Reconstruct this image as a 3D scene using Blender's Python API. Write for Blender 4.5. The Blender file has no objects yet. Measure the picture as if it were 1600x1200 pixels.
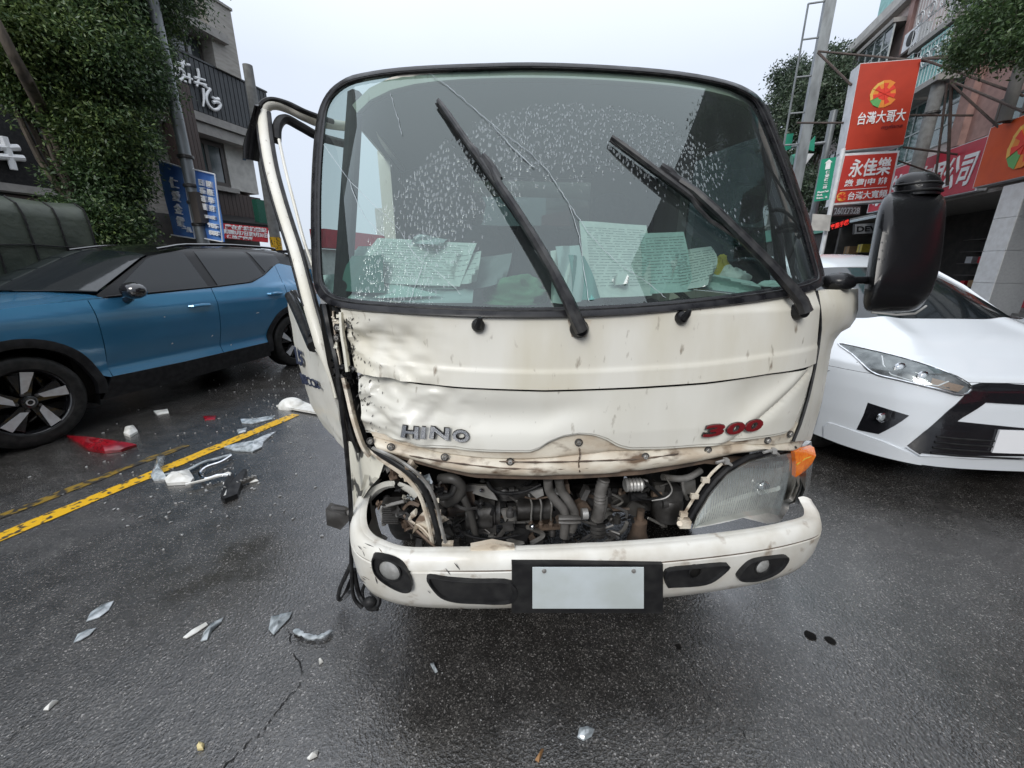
import bpy, math, random
import numpy as np
from mathutils import Vector, Matrix, noise
from math import radians, sin, cos, pi, atan2, hypot, sqrt
random.seed(7)
SC = bpy.context.scene
COL = SC.collection
V = Vector
# ------------------------------------------------------------------ camera
F = 620.0; PT = radians(16.6); H = 1.38
cd = bpy.data.cameras.new('camera'); cam = bpy.data.objects.new('camera', cd); COL.objects.link(cam)
cam.location = (0, 0, H); cam.rotation_euler = (radians(90) - PT, 0, 0)
cd.sensor_width = 36; cd.lens = 36 * F / 1600; cd.clip_start = .02; cd.clip_end = 900
SC.camera = cam
# ------------------------------------------------------------------ sky (overcast) and soft sun
SUN_EL, SUN_AZ = radians(35), radians(200)       # azimuth clockwise from +Y
w = bpy.data.worlds.new("World"); SC.world = w; w.use_nodes = True
nt = w.node_tree; nt.nodes.clear()
wo = nt.nodes.new('ShaderNodeOutputWorld'); bg = nt.nodes.new('ShaderNodeBackground')
sky = nt.nodes.new('ShaderNodeTexSky'); sky.sky_type = 'NISHITA'; sky.sun_disc = False
sky.sun_elevation = SUN_EL; sky.sun_rotation = SUN_AZ
tc = nt.nodes.new('ShaderNodeTexCoord'); sx = nt.nodes.new('ShaderNodeSeparateXYZ')
nt.links.new(tc.outputs['Generated'], sx.inputs[0])
rp = nt.nodes.new('ShaderNodeValToRGB')          # cloud layer: paler overhead than at the horizon
rp.color_ramp.elements[0].position = 0.0; rp.color_ramp.elements[0].color = (5.4, 5.95, 6.75, 1)
rp.color_ramp.elements[1].position = 1.0; rp.color_ramp.elements[1].color = (14.5, 15.3, 16.6, 1)
e = rp.color_ramp.elements.new(.35); e.color = (6.3, 6.9, 7.95, 1)
nt.links.new(sx.outputs[2], rp.inputs[0])
nz = nt.nodes.new('ShaderNodeTexNoise'); nz.inputs['Scale'].default_value = 2.2; nz.inputs['Detail'].default_value = 4
nt.links.new(tc.outputs['Generated'], nz.inputs[0])
mr = nt.nodes.new('ShaderNodeMapRange'); mr.inputs[3].default_value = .93; mr.inputs[4].default_value = 1.07
nt.links.new(nz.outputs[0], mr.inputs[0])
mul = nt.nodes.new('ShaderNodeVectorMath'); mul.operation = 'SCALE'
nt.links.new(rp.outputs[0], mul.inputs[0]); nt.links.new(mr.outputs[0], mul.inputs['Scale'])
mx = nt.nodes.new('ShaderNodeMix'); mx.data_type = 'RGBA'; mx.inputs[0].default_value = .95
nt.links.new(sky.outputs[0], mx.inputs[6]); nt.links.new(mul.outputs[0], mx.inputs[7])
nt.links.new(mx.outputs[2], bg.inputs[0]); bg.inputs[1].default_value = .10
nt.links.new(bg.outputs[0], wo.inputs[0])
sl = bpy.data.lights.new('sun', 'SUN'); so = bpy.data.objects.new('sun', sl); COL.objects.link(so)
sl.energy = 1.5; sl.angle = radians(20); sl.color = (1, .97, .92)
sd = V((sin(SUN_AZ) * cos(SUN_EL), cos(SUN_AZ) * cos(SUN_EL), sin(SUN_EL)))
so.rotation_euler = sd.to_track_quat('Z', 'Y').to_euler(); so.location = (0, 0, 30)
SC.view_settings.view_transform = 'Standard'; SC.view_settings.look = 'None'
SC.view_settings.gamma = 1; SC.view_settings.exposure = 0.4
SC.view_settings.use_curve_mapping = False
try:
    SC.cycles.max_bounces = 8; SC.cycles.transparent_max_bounces = 12
    SC.cycles.caustics_reflective = False; SC.cycles.caustics_refractive = False
except Exception: pass
# ------------------------------------------------------------------ geometry of the place, measured
def ray(px, py):
    x = (px - 800) / F; y = -(py - 600) / F
    return V((x, cos(PT) + y * sin(PT), y * cos(PT) - sin(PT)))
CAM = V((0, 0, H))
def P(px, py, t): return CAM + ray(px, py) * t
def G(px, py, z=0.0):
    d = ray(px, py); return CAM + d * ((z - H) / d.z)
SA = radians(16)                                   # direction of the street
D = V((sin(SA), cos(SA), 0)); N = V((cos(SA), -sin(SA), 0)); Z = V((0, 0, 1))
def ST(s, p, z=0): return D * s + N * p + Z * z    # along the street, across the street, height
def PL(px, py, p):                                 # point on the facade plane p metres across
    d = ray(px, py); t = p / d.dot(N); return CAM + d * t
def PLs(px, py, p): q = PL(px, py, p); return q.dot(D), q.z
def PS(px, py, s):
    d = ray(px, py); t = s / d.dot(D); return CAM + d * t
class Surf:
    """upright surface: a runs along ax, depth = fn(a, z) away from the viewer"""
    def __init__(s, o, ang, fn):
        s.o = V(o); s.ax = V((cos(ang), sin(ang), 0)); s.ay = V((-sin(ang), cos(ang), 0)); s.fn = fn; s.ang = ang
    def pt(s, a, z, d=0.0): return s.o + s.ax * a + s.ay * (s.fn(a, z) + d) + Z * z
    def raw(s, a, y, z): return s.o + s.ax * a + s.ay * y + Z * z
    def inv(s, px, py, d=0.0):
        r = ray(px, py)
        def g(t):
            q = CAM + r * t - s.o; return q.dot(s.ay) - s.fn(q.dot(s.ax), q.z) - d
        t0 = .3; g0 = g(t0)
        t = t0
        while t < 14:
            t += .05
            if g(t) > 0: break
        lo, hi = t - .05, t
        for _ in range(24):
            m = (lo + hi) / 2
            if g(m) > 0: hi = m
            else: lo = m
        q = CAM + r * hi - s.o
        return (q.dot(s.ax), q.z)
    def px(s, px, py, d=0.0):
        a, z = s.inv(px, py, d); return s.pt(a, z, d)
    def nrm(s, a, z):
        e = .01
        u = s.pt(a + e, z) - s.pt(a - e, z); v = s.pt(a, z + e) - s.pt(a, z - e)
        n = u.cross(v).normalized()
        return n if n.dot(s.ay) < 0 else -n
# ------------------------------------------------------------------ mesh builder
class MB:
    def __init__(s): s.v = []; s.f = []
    def add(s, vs, fs):
        b = len(s.v); s.v += [tuple(x) for x in vs]; s.f += [tuple(i + b for i in f) for f in fs]; return s
    def hexa(s, p):   # 8 corners: bottom 4, top 4
        return s.add(p, [(3, 2, 1, 0), (4, 5, 6, 7), (0, 1, 5, 4), (1, 2, 6, 5), (2, 3, 7, 6), (3, 0, 4, 7)])
    def box(s, x0, x1, y0, y1, z0, z1, fn=None):
        c = [(x0, y0, z0), (x1, y0, z0), (x1, y1, z0), (x0, y1, z0), (x0, y0, z1), (x1, y0, z1), (x1, y1, z1), (x0, y1, z1)]
        if fn: c = [fn(*q) for q in c]
        return s.hexa(c)
    def st(s, s0, s1, p0, p1, z0, z1): return s.box(s0, s1, p0, p1, z0, z1, ST)
    def prism(s, pts, vec):
        n = len(pts); vec = V(vec); a = [V(p) for p in pts]; b = [p + vec for p in a]
        fs = [tuple(range(n)), tuple(reversed(range(n, 2 * n)))]
        for i in range(n): j = (i + 1) % n; fs.append((j, i, i + n, j + n))
        return s.add(a + b, fs)
    def grid(s, rows, closed=False):
        n = len(rows[0]); vs = [p for r in rows for p in r]; fs = []
        for i in range(len(rows) - 1):
            for j in range(n - (0 if closed else 1)):
                k = (j + 1) % n
                fs.append((i * n + j, i * n + k, (i + 1) * n + k, (i + 1) * n + j))
        return s.add(vs, fs)
    def sheet(s, rows, off):  # grid with thickness; off is a vector or fn(point)->vector
        m = len(rows); n = len(rows[0])
        o = off if callable(off) else (lambda p, _o=V(off): _o)
        back = [[V(p) + o(p) for p in r] for r in rows]
        s.grid(rows); s.grid([list(reversed(r)) for r in back])
        ring = rows[0] + [r[-1] for r in rows[1:]] + list(reversed(rows[-1]))[1:] + [r[0] for r in reversed(rows[1:-1])]
        rb = back[0] + [r[-1] for r in back[1:]] + list(reversed(back[-1]))[1:] + [r[0] for r in reversed(back[1:-1])]
        k = len(ring); vs = ring + rb
        return s.add(vs, [((i + 1) % k, i, i + k, (i + 1) % k + k) for i in range(k)])
    def tube(s, pts, r, n=8, flat=None, caps=True):
        pts = [V(p) for p in pts]; m = len(pts)
        rs = (list(r) + [r[-1]] * m)[:m] if isinstance(r, (list, tuple)) else [r] * m
        rows = []; up = None
        for i, p in enumerate(pts):
            t = (pts[min(i + 1, m - 1)] - pts[max(i - 1, 0)])
            t = t.normalized() if t.length > 1e-9 else V((0, 0, 1))
            if up is None:
                up = V((0, 0, 1)) if abs(t.z) < .9 else V((1, 0, 0))
                if flat is not None: up = V(flat[0])
            u = (up - t * up.dot(t)); u = u.normalized() if u.length > 1e-6 else t.orthogonal().normalized()
            up = u; v = t.cross(u)
            k = flat[1] if flat else 1.0
            rows.append([p + (u * cos(2 * pi * j / n) * k + v * sin(2 * pi * j / n)) * rs[i] for j in range(n)])
        s.grid(rows, True)
        if caps:
            b = len(s.v) - m * n
            s.f.append(tuple(b + j for j in reversed(range(n)))); s.f.append(tuple(b + (m - 1) * n + j for j in range(n)))
        return s
    def lathe(s, o, ax, prof, n=24, caps=True, a0=0, a1=2 * pi):
        o = V(o); ax = V(ax).normalized(); u = ax.orthogonal().normalized(); v = ax.cross(u)
        full = abs(a1 - a0 - 2 * pi) < 1e-6
        k = n if full else n + 1
        rows = [[o + ax * h + (u * cos(a0 + (a1 - a0) * j / n) + v * sin(a0 + (a1 - a0) * j / n)) * r for j in range(k)] for r, h in prof]
        b = len(s.v); s.grid(rows, full)
        if caps and full:
            m = len(prof)
            if prof[0][0] > 1e-5: s.f.append(tuple(b + j for j in reversed(range(n))))
            if prof[-1][0] > 1e-5: s.f.append(tuple(b + (m - 1) * n + j for j in range(n)))
        return s
    def ball(s, c, r, n=12, rot=None):
        c = V(c); r = (r, r, r) if not isinstance(r, (tuple, list)) else r
        rows = []
        for i in range(n // 2 + 1):
            th = pi * i / (n // 2)
            row = []
            for j in range(n):
                q = V((r[0] * sin(th) * cos(2 * pi * j / n), r[1] * sin(th) * sin(2 * pi * j / n), r[2] * cos(th)))
                if rot: q = rot @ q
                row.append(c + q)
            rows.append(row)
        return s.grid(rows, True)
    def build(s, name, m, parent=None, smooth=True, ang=38, **k):
        vs = np.array(s.v, dtype=np.float64)
        if parent is None:
            org = V((float((vs[:, 0].min() + vs[:, 0].max()) / 2), float((vs[:, 1].min() + vs[:, 1].max()) / 2), float(vs[:, 2].min())))
            vs = vs - np.array(org)
        else:
            mi = np.array(WM(parent).inverted())
            vs = vs @ mi[:3, :3].T + mi[:3, 3]
        me = bpy.data.meshes.new(name); me.from_pydata(vs.tolist(), [], s.f); me.materials.append(m)
        if smooth:
            me.polygons.foreach_set('use_smooth', [True] * len(me.polygons)); me.set_sharp_from_angle(angle=radians(ang))
        me.update()
        o = bpy.data.objects.new(name, me); COL.objects.link(o)
        if parent is None: o.location = org
        else: o.parent = parent
        tag(o, **k)
        return o
def WM(o):
    m = Matrix.Translation(o.location) @ o.rotation_euler.to_matrix().to_4x4()
    return WM(o.parent) @ m if o.parent else m
def tag(o, label=None, cat=None, group=None, kind=None):
    if label: o['label'] = label
    if cat: o['category'] = cat
    if group: o['group'] = group
    if kind: o['kind'] = kind
    return o
def thing(name, loc, rz=0, **k):
    o = bpy.data.objects.new(name, None); COL.objects.link(o); o.location = loc; o.rotation_euler = (0, 0, rz)
    o.empty_display_size = .2
    return tag(o, **k)
def lerp(a, b, t): return a + (b - a) * t
def interp(x, xs, ys): return float(np.interp(x, xs, ys))
def resample(pts, n):
    pts = [tuple(p) for p in pts]; d = [0]
    for a, b in zip(pts, pts[1:]): d.append(d[-1] + sqrt(sum((x - y) ** 2 for x, y in zip(a, b))))
    out = []
    for i in range(n + 1):
        q = d[-1] * i / n
        out.append(tuple(interp(q, d, [p[k] for p in pts]) for k in range(len(pts[0]))))
    return out
def smooth_curve(pts, n):   # catmull-rom
    pts = [V(p) for p in pts]; out = []
    m = len(pts)
    for i in range(m - 1):
        p0, p1, p2, p3 = pts[max(i - 1, 0)], pts[i], pts[i + 1], pts[min(i + 2, m - 1)]
        for k in range(n):
            t = k / n
            out.append(.5 * ((2 * p1) + (p2 - p0) * t + (2 * p0 - 5 * p1 + 4 * p2 - p3) * t * t + (3 * p1 - p0 - 3 * p2 + p3) * t ** 3))
    out.append(pts[-1]); return out
def patch(S, top, bot, ns, ntt, disp=None, d=0.0):
    T = resample(top, ns); B = resample(bot, ns); rows = []
    for j in range(ntt + 1):
        t = j / ntt; row = []
        for i in range(ns + 1):
            a = lerp(T[i][0], B[i][0], t); z = lerp(T[i][1], B[i][1], t)
            dd = d + (disp(a, z, i / ns, t) if disp else 0)
            row.append(S.pt(a, z, dd))
        rows.append(row)
    return rows
def pxs(S, pts, d=0.0): return [S.inv(x, y, d) for x, y in pts]
# ------------------------------------------------------------------ materials
MATS = {}
def pm(name, col, rough=.5, metal=0.0, n=None, col2=None, bump=None, spec=.5, coat=0.0, st=(1, 1, 1), lo=.4, hi=.65, rn=0.0, emit=None, trans=0, n2=None):
    if name in MATS: return MATS[name]
    m = bpy.data.materials.new(name); m.use_nodes = True; t = m.node_tree; b = t.nodes['Principled BSDF']
    b.inputs['Base Color'].default_value = (*col, 1); b.inputs['Roughness'].default_value = rough
    b.inputs['Metallic'].default_value = metal; b.inputs['Specular IOR Level'].default_value = spec
    b.inputs['Coat Weight'].default_value = coat; b.inputs['Coat Roughness'].default_value = .05
    if trans: b.inputs['Transmission Weight'].default_value = trans
    tcn = t.nodes.new('ShaderNodeTexCoord'); mp = t.nodes.new('ShaderNodeMapping'); mp.inputs['Scale'].default_value = st
    t.links.new(tcn.outputs['Object'], mp.inputs[0])
    last = None
    def layer(sc, c2, lo, hi, prev, seed=0):
        nn = t.nodes.new('ShaderNodeTexNoise'); nn.inputs['Scale'].default_value = sc; nn.inputs['Detail'].default_value = 6
        nn.noise_dimensions = '4D'; nn.inputs['W'].default_value = seed
        t.links.new(mp.outputs[0], nn.inputs[0])
        r = t.nodes.new('ShaderNodeMapRange'); r.inputs[1].default_value = lo; r.inputs[2].default_value = hi
        t.links.new(nn.outputs[0], r.inputs[0])
        x = t.nodes.new('ShaderNodeMix'); x.data_type = 'RGBA'; x.inputs[7].default_value = (*c2, 1)
        if prev: t.links.new(prev, x.inputs[6])
        else: x.inputs[6].default_value = (*col, 1)
        t.links.new(r.outputs[0], x.inputs[0])
        return x.outputs[2], r.outputs[0]
    if n:
        last, fac = layer(n, col2 or tuple(c * .7 for c in col), lo, hi, None)
        if n2: last, fac2 = layer(n2[0], n2[1], n2[2], n2[3], last, 5)
        t.links.new(last, b.inputs['Base Color'])
        if rn:
            r2 = t.nodes.new('ShaderNodeMapRange'); r2.inputs[3].default_value = rough; r2.inputs[4].default_value = rough + rn
            t.links.new(fac, r2.inputs[0]); t.links.new(r2.outputs[0], b.inputs['Roughness'])
    if bump:
        nn = t.nodes.new('ShaderNodeTexNoise'); nn.inputs['Scale'].default_value = bump[0]; nn.inputs['Detail'].default_value = 5
        t.links.new(mp.outputs[0], nn.inputs[0])
        bn = t.nodes.new('ShaderNodeBump'); bn.inputs['Strength'].default_value = bump[1]; bn.inputs['Distance'].default_value = bump[2] if len(bump) > 2 else .01
        t.links.new(nn.outputs[0], bn.inputs['Height']); t.links.new(bn.outputs[0], b.inputs['Normal'])
    if emit:
        b.inputs['Emission Color'].default_value = (*emit[0], 1); b.inputs['Emission Strength'].default_value = emit[1]
    MATS[name] = m; return m
def drops(m, scale=90, strength=.5, thr=.32):  # standing rain drops as bump
    t = m.node_tree; b = t.nodes['Principled BSDF']
    tcn = t.nodes.new('ShaderNodeTexCoord'); vo = t.nodes.new('ShaderNodeTexVoronoi'); vo.inputs['Scale'].default_value = scale
    t.links.new(tcn.outputs['Object'], vo.inputs[0])
    r = t.nodes.new('ShaderNodeMapRange'); r.inputs[1].default_value = thr; r.inputs[2].default_value = thr * .3; r.interpolation_type = 'SMOOTHSTEP'
    t.links.new(vo.outputs['Distance'], r.inputs[0])
    bn = t.nodes.new('ShaderNodeBump'); bn.inputs['Strength'].default_value = strength; bn.inputs['Distance'].default_value = .004
    t.links.new(r.outputs[0], bn.inputs['Height'])
    t.links.new(bn.outputs[0], b.inputs['Normal']); t.links.new(bn.outputs[0], b.inputs['Coat Normal'])
    return m
def nodes_mat(name):
    m = bpy.data.materials.new(name); m.use_nodes = True; m.node_tree.nodes.clear(); MATS[name] = m
    t = m.node_tree
    def N_(typ, **k):
        n = t.nodes.new(typ)
        for a, v in k.items():
            if hasattr(n, a): setattr(n, a, v)
            else: n.inputs[a.replace('_', ' ')].default_value = v
        return n
    return m, t, N_, t.links.new
def asphalt_mat():
    m, t, n, L = nodes_mat('wet asphalt')
    out = n('ShaderNodeOutputMaterial'); b = n('ShaderNodeBsdfPrincipled'); L(b.outputs[0], out.inputs[0])
    g = n('ShaderNodeNewGeometry')
    v1 = n('ShaderNodeTexVoronoi'); v1.inputs['Scale'].default_value = 230; L(g.outputs['Position'], v1.inputs[0])
    v2 = n('ShaderNodeTexVoronoi'); v2.inputs['Scale'].default_value = 95; L(g.outputs['Position'], v2.inputs[0])
    sp = n('ShaderNodeSeparateColor'); L(v1.outputs['Color'], sp.inputs[0])
    cr = n('ShaderNodeValToRGB'); L(sp.outputs[0], cr.inputs[0])
    el = cr.color_ramp.elements; el[0].color = (.017, .0165, .016, 1); el[1].color = (.22, .21, .20, 1); el[1].position = 1
    for p_, c_ in ((.55, .034), (.86, .058), (.955, .10)):
        q = el.new(p_); q.color = (c_, c_ * .94, c_ * .87, 1)
    n1 = n('ShaderNodeTexNoise'); n1.inputs['Scale'].default_value = .9; n1.inputs['Detail'].default_value = 7; n1.inputs['Roughness'].default_value = .6
    L(g.outputs['Position'], n1.inputs[0])
    n3 = n('ShaderNodeTexNoise'); n3.inputs['Scale'].default_value = 9; n3.inputs['Detail'].default_value = 6; L(g.outputs['Position'], n3.inputs[0])
    mrr = n('ShaderNodeMapRange'); mrr.inputs[1].default_value = .3; mrr.inputs[2].default_value = .7; mrr.inputs[3].default_value = .65; mrr.inputs[4].default_value = 1.35
    L(n3.outputs[0], mrr.inputs[0])
    sc = n('ShaderNodeVectorMath', operation='SCALE'); L(cr.outputs[0], sc.inputs[0]); L(mrr.outputs[0], sc.inputs['Scale'])
    L(sc.outputs[0], b.inputs['Base Color'])
    rr = n('ShaderNodeMapRange'); rr.inputs[1].default_value = .36; rr.inputs[2].default_value = .62; rr.inputs[3].default_value = .08; rr.inputs[4].default_value = .30
    L(n1.outputs[0], rr.inputs[0]); L(rr.outputs[0], b.inputs['Roughness'])
    bh = n('ShaderNodeMath', operation='ADD'); L(v1.outputs['Distance'], bh.inputs[0]); L(v2.outputs['Distance'], bh.inputs[1])
    bs = n('ShaderNodeMapRange'); bs.inputs[1].default_value = .36; bs.inputs[2].default_value = .62; bs.inputs[3].default_value = .10; bs.inputs[4].default_value = .36
    L(n1.outputs[0], bs.inputs[0])
    bp = n('ShaderNodeBump'); bp.inputs['Distance'].default_value = .006; L(bs.outputs[0], bp.inputs['Strength']); L(bh.outputs[0], bp.inputs['Height'])
    L(bp.outputs[0], b.inputs['Normal']); b.inputs['Specular IOR Level'].default_value = 1.0
    b.inputs['Coat Weight'].default_value = 1.0; b.inputs['Coat IOR'].default_value = 1.36
    cro = n('ShaderNodeMapRange'); cro.inputs[1].default_value = .36; cro.inputs[2].default_value = .62; cro.inputs[3].default_value = .07; cro.inputs[4].default_value = .26; L(n1.outputs[0], cro.inputs[0]); L(cro.outputs[0], b.inputs['Coat Roughness'])
    b2 = n('ShaderNodeBump'); b2.inputs['Distance'].default_value = .005; L(bs.outputs[0], b2.inputs['Strength']); L(v2.outputs['Distance'], b2.inputs['Height']); L(b2.outputs[0], b.inputs['Coat Normal'])
    return m
def glass_mat(name, tint=(.75, .88, .84), refl=1.0, haze=0.0, wet=False):
    m, t, n, L = nodes_mat(name)
    out = n('ShaderNodeOutputMaterial'); tr = n('ShaderNodeBsdfTransparent'); tr.inputs[0].default_value = (*tint, 1)
    gl = n('ShaderNodeBsdfGlossy'); gl.inputs['Roughness'].default_value = .01; gl.inputs['Color'].default_value = (.90, 1, .98, 1)
    lw = n('ShaderNodeLayerWeight'); lw.inputs[0].default_value = .5
    pw = n('ShaderNodeMath', operation='POWER'); L(lw.outputs['Facing'], pw.inputs[0]); pw.inputs[1].default_value = 4.0
    mu = n('ShaderNodeMath', operation='MULTIPLY_ADD'); mu.use_clamp = True; L(pw.outputs[0], mu.inputs[0]); mu.inputs[1].default_value = .9; mu.inputs[2].default_value = .15 * refl
    mix = n('ShaderNodeMixShader'); L(mu.outputs[0], mix.inputs[0]); L(tr.outputs[0], mix.inputs[1]); L(gl.outputs[0], mix.inputs[2])
    last = mix
    df = n('ShaderNodeBsdfDiffuse'); df.inputs[0].default_value = (.62, .68, .72, 1)
    m2 = n('ShaderNodeMixShader'); L(last.outputs[0], m2.inputs[1]); L(df.outputs[0], m2.inputs[2]); m2.inputs[0].default_value = haze
    if wet:
        tcn = n('ShaderNodeTexCoord'); mp = n('ShaderNodeMapping'); mp.inputs['Scale'].default_value = (1, .6, .26)
        L(tcn.outputs['Object'], mp.inputs[0])
        vo = n('ShaderNodeTexVoronoi'); vo.inputs['Scale'].default_value = 150; L(mp.outputs[0], vo.inputs[0])
        st = n('ShaderNodeMapRange'); st.inputs[1].default_value = .42; st.inputs[2].default_value = .30; L(vo.outputs['Distance'], st.inputs[0])
        spc = n('ShaderNodeSeparateColor'); L(vo.outputs['Color'], spc.inputs[0])
        # zone: band of rain left by the wiper arc, ragged by noise
        mp2 = n('ShaderNodeMapping'); mp2.inputs['Scale'].default_value = (1.6, 1, .55); L(tcn.outputs['Object'], mp2.inputs[0])
        zn = n('ShaderNodeTexNoise'); zn.inputs['Scale'].default_value = 5; zn.inputs['Detail'].default_value = 8; zn.inputs['Roughness'].default_value = .7; L(mp2.outputs[0], zn.inputs[0])
        sx_ = n('ShaderNodeSeparateXYZ'); L(tcn.outputs['Object'], sx_.inputs[0])
        # distance from the wiper pivot in the glass plane
        dx = n('ShaderNodeMath', operation='SUBTRACT'); L(sx_.outputs[0], dx.inputs[0]); dx.inputs[1].default_value = .0
        dz = n('ShaderNodeMath', operation='SUBTRACT'); L(sx_.outputs[2], dz.inputs[0]); dz.inputs[1].default_value = 1.24
        dx2 = n('ShaderNodeMath', operation='MULTIPLY'); L(dx.outputs[0], dx2.inputs[0]); L(dx.outputs[0], dx2.inputs[1])
        dz2 = n('ShaderNodeMath', operation='MULTIPLY'); L(dz.outputs[0], dz2.inputs[0]); L(dz.outputs[0], dz2.inputs[1])
        dza = n('ShaderNodeMath', operation='MULTIPLY_ADD'); L(dz2.outputs[0], dza.inputs[0]); dza.inputs[1].default_value = 1.25; L(dx2.outputs[0], dza.inputs[2])
        rr = n('ShaderNodeMath', operation='SQRT'); L(dza.outputs[0], rr.inputs[0])
        cr = n('ShaderNodeValToRGB'); L(rr.outputs[0], cr.inputs[0]); el = cr.color_ramp.elements
        el[0].position = .30; el[0].color = (.0, .0, .0, 1); el[1].position = 1.0; el[1].color = (.14,) * 3 + (1,)
        for p_, c_ in ((.40, .26), (.47, .46), (.56, .72), (.715, .82), (.735, .30), (.76, .12)):
            q = el.new(p_); q.color = (c_, c_, c_, 1)
        # only the left and middle of the glass keep the band
        xr = n('ShaderNodeMapRange'); xr.inputs[1].default_value = .18; xr.inputs[2].default_value = .5; xr.inputs[3].default_value = 1; xr.inputs[4].default_value = .35; L(sx_.outputs[0], xr.inputs[0])
        zm = n('ShaderNodeMath', operation='MULTIPLY'); L(cr.outputs[0], zm.inputs[0]); L(xr.outputs[0], zm.inputs[1])
        ad = n('ShaderNodeMath', operation='ADD'); L(zm.outputs[0], ad.inputs[0]); L(zn.outputs[0], ad.inputs[1])
        zz = n('ShaderNodeMapRange'); zz.inputs[1].default_value = .80; zz.inputs[2].default_value = 1.06; L(ad.outputs[0], zz.inputs[0])
        lt = n('ShaderNodeMath', operation='LESS_THAN'); L(spc.outputs[0], lt.inputs[0]); L(zz.outputs[0], lt.inputs[1])
        dm = n('ShaderNodeMath', operation='MULTIPLY'); L(lt.outputs[0], dm.inputs[0]); L(st.outputs[0], dm.inputs[1])
        fac = n('ShaderNodeMath', operation='MULTIPLY_ADD'); L(dm.outputs[0], fac.inputs[0]); fac.inputs[1].default_value = .20; fac.inputs[2].default_value = haze
        L(fac.outputs[0], m2.inputs[0])
        bp = n('ShaderNodeBump'); bp.inputs['Distance'].default_value = .003; bp.inputs['Strength'].default_value = .35; L(dm.outputs[0], bp.inputs['Height'])
        L(bp.outputs[0], gl.inputs['Normal'])
    L(m2.outputs[0], out.inputs[0])
    return m
def leaf_mat(name, dark, light, hi):
    m, t, n, L = nodes_mat(name)
    out = n('ShaderNodeOutputMaterial'); b = n('ShaderNodeBsdfPrincipled'); g = n('ShaderNodeNewGeometry')
    cr = n('ShaderNodeValToRGB'); L(g.outputs['Random Per Island'], cr.inputs[0]); el = cr.color_ramp.elements
    el[0].color = (*dark, 1); el[1].color = (*hi, 1); q = el.new(.6); q.color = (*light, 1)
    ln = n('ShaderNodeTexNoise'); ln.inputs['Scale'].default_value = .55; ln.inputs['Detail'].default_value = 3; L(g.outputs['Position'], ln.inputs[0])
    la = n('ShaderNodeMath', operation='MULTIPLY_ADD'); L(ln.outputs[0], la.inputs[0]); la.inputs[1].default_value = 2.4; la.inputs[2].default_value = -1.15
    lb_ = n('ShaderNodeMath', operation='ADD'); L(la.outputs[0], lb_.inputs[0]); L(g.outputs['Random Per Island'], lb_.inputs[1]); L(lb_.outputs[0], cr.inputs[0])
    L(cr.outputs[0], b.inputs['Base Color']); b.inputs['Roughness'].default_value = .42
    tl = n('ShaderNodeBsdfTranslucent'); L(cr.outputs[0], tl.inputs[0])
    mx_ = n('ShaderNodeMixShader'); mx_.inputs[0].default_value = .25; L(b.outputs[0], mx_.inputs[1]); L(tl.outputs[0], mx_.inputs[2]); L(mx_.outputs[0], out.inputs[0])
    return m
M_asph = asphalt_mat()
M_cream = pm('dirty cream paint', (.72, .705, .64), .40, n=5, col2=(.60, .565, .46), n2=(42, (.26, .22, .17), .63, .74), coat=.1, st=(1, 1, .35), lo=.42, hi=.68, rn=.2, bump=(30, .05, .01))
M_creamlow = pm('white front panel paint', (.71, .70, .64), .32, n=4, col2=(.60, .58, .50), n2=(45, (.28, .25, .2), .64, .76), coat=.1, st=(1, 1, .4), lo=.42, hi=.7, rn=.2)
M_flange = pm('stained inner flange paint', (.68, .63, .53), .45, n=9, col2=(.52, .44, .34), n2=(13, (.15, .10, .065), .54, .68), lo=.42, hi=.62, bump=(60, .12, .01), st=(1, 1, 2.0))
M_bump = pm('scuffed white bumper', (.72, .71, .66), .33, n=7, col2=(.56, .53, .46), n2=(14, (.30, .24, .18), .59, .70), coat=.15, lo=.42, hi=.66, rn=.25)
M_scuff = pm('scraped cream paint', (.68, .66, .57), .45, n=14, col2=(.08, .08, .075), lo=.56, hi=.6, st=(1, 1, .5), n2=(30, (.35, .04, .05), .67, .7), bump=(40, .3, .01))
M_rub = pm('black rubber', (.009, .009, .010), .38, spec=.22, n=30, col2=(.03, .03, .03), bump=(120, .05, .003))
M_seal = pm('glossy black windscreen surround', (.007, .007, .009), .22, spec=.3, n=20, col2=(.022, .022, .024), rn=.2)
M_blk = drops(pm('wet black plastic', (.007, .007, .008), .26, spec=.3), 70, .15)
M_plast = pm('matt black plastic', (.012, .012, .013), .45, spec=.22, n=25, col2=(.025, .025, .025))
M_wiper = pm('faded black wiper metal', (.014, .014, .016), .35, spec=.35, n=25, col2=(.05, .05, .05))
M_chrome = pm('chrome', (.75, .77, .8), .12, 1.0, n=30, col2=(.5, .5, .5))
M_silver = pm('silver letter plating', (.30, .31, .33), .25, .85)
M_red300 = pm('dark red letter paint', (.17, .010, .014), .3, coat=.5)
M_steel = pm('greasy dark steel', (.125, .122, .12), .42, .35, n=12, col2=(.03, .028, .026), lo=.35, hi=.6, bump=(60, .2, .006))
M_alu = pm('dull cast aluminium', (.46, .455, .44), .42, .45, n=10, col2=(.17, .16, .145), lo=.4, hi=.62, bump=(50, .2, .006))
M_rust = pm('rusty steel', (.15, .105, .075), .7, n=15, col2=(.06, .045, .035), bump=(60, .3, .006))
M_hose = pm('dusty rubber hose', (.075, .072, .068), .5, n=18, col2=(.05, .048, .045))
M_hoseg = pm('grey dusty hose', (.15, .143, .135), .5, n=18, col2=(.06, .057, .052))
M_dark = pm('grimy black recess', (.006, .006, .006), .8, spec=.08, n=9, col2=(.012, .011, .010))
M_interior = pm('grey cab trim', (.085, .088, .09), .7, n=8, col2=(.06, .06, .062))
M_head = pm('cab headlining', (.20, .20, .195), .9)
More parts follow.
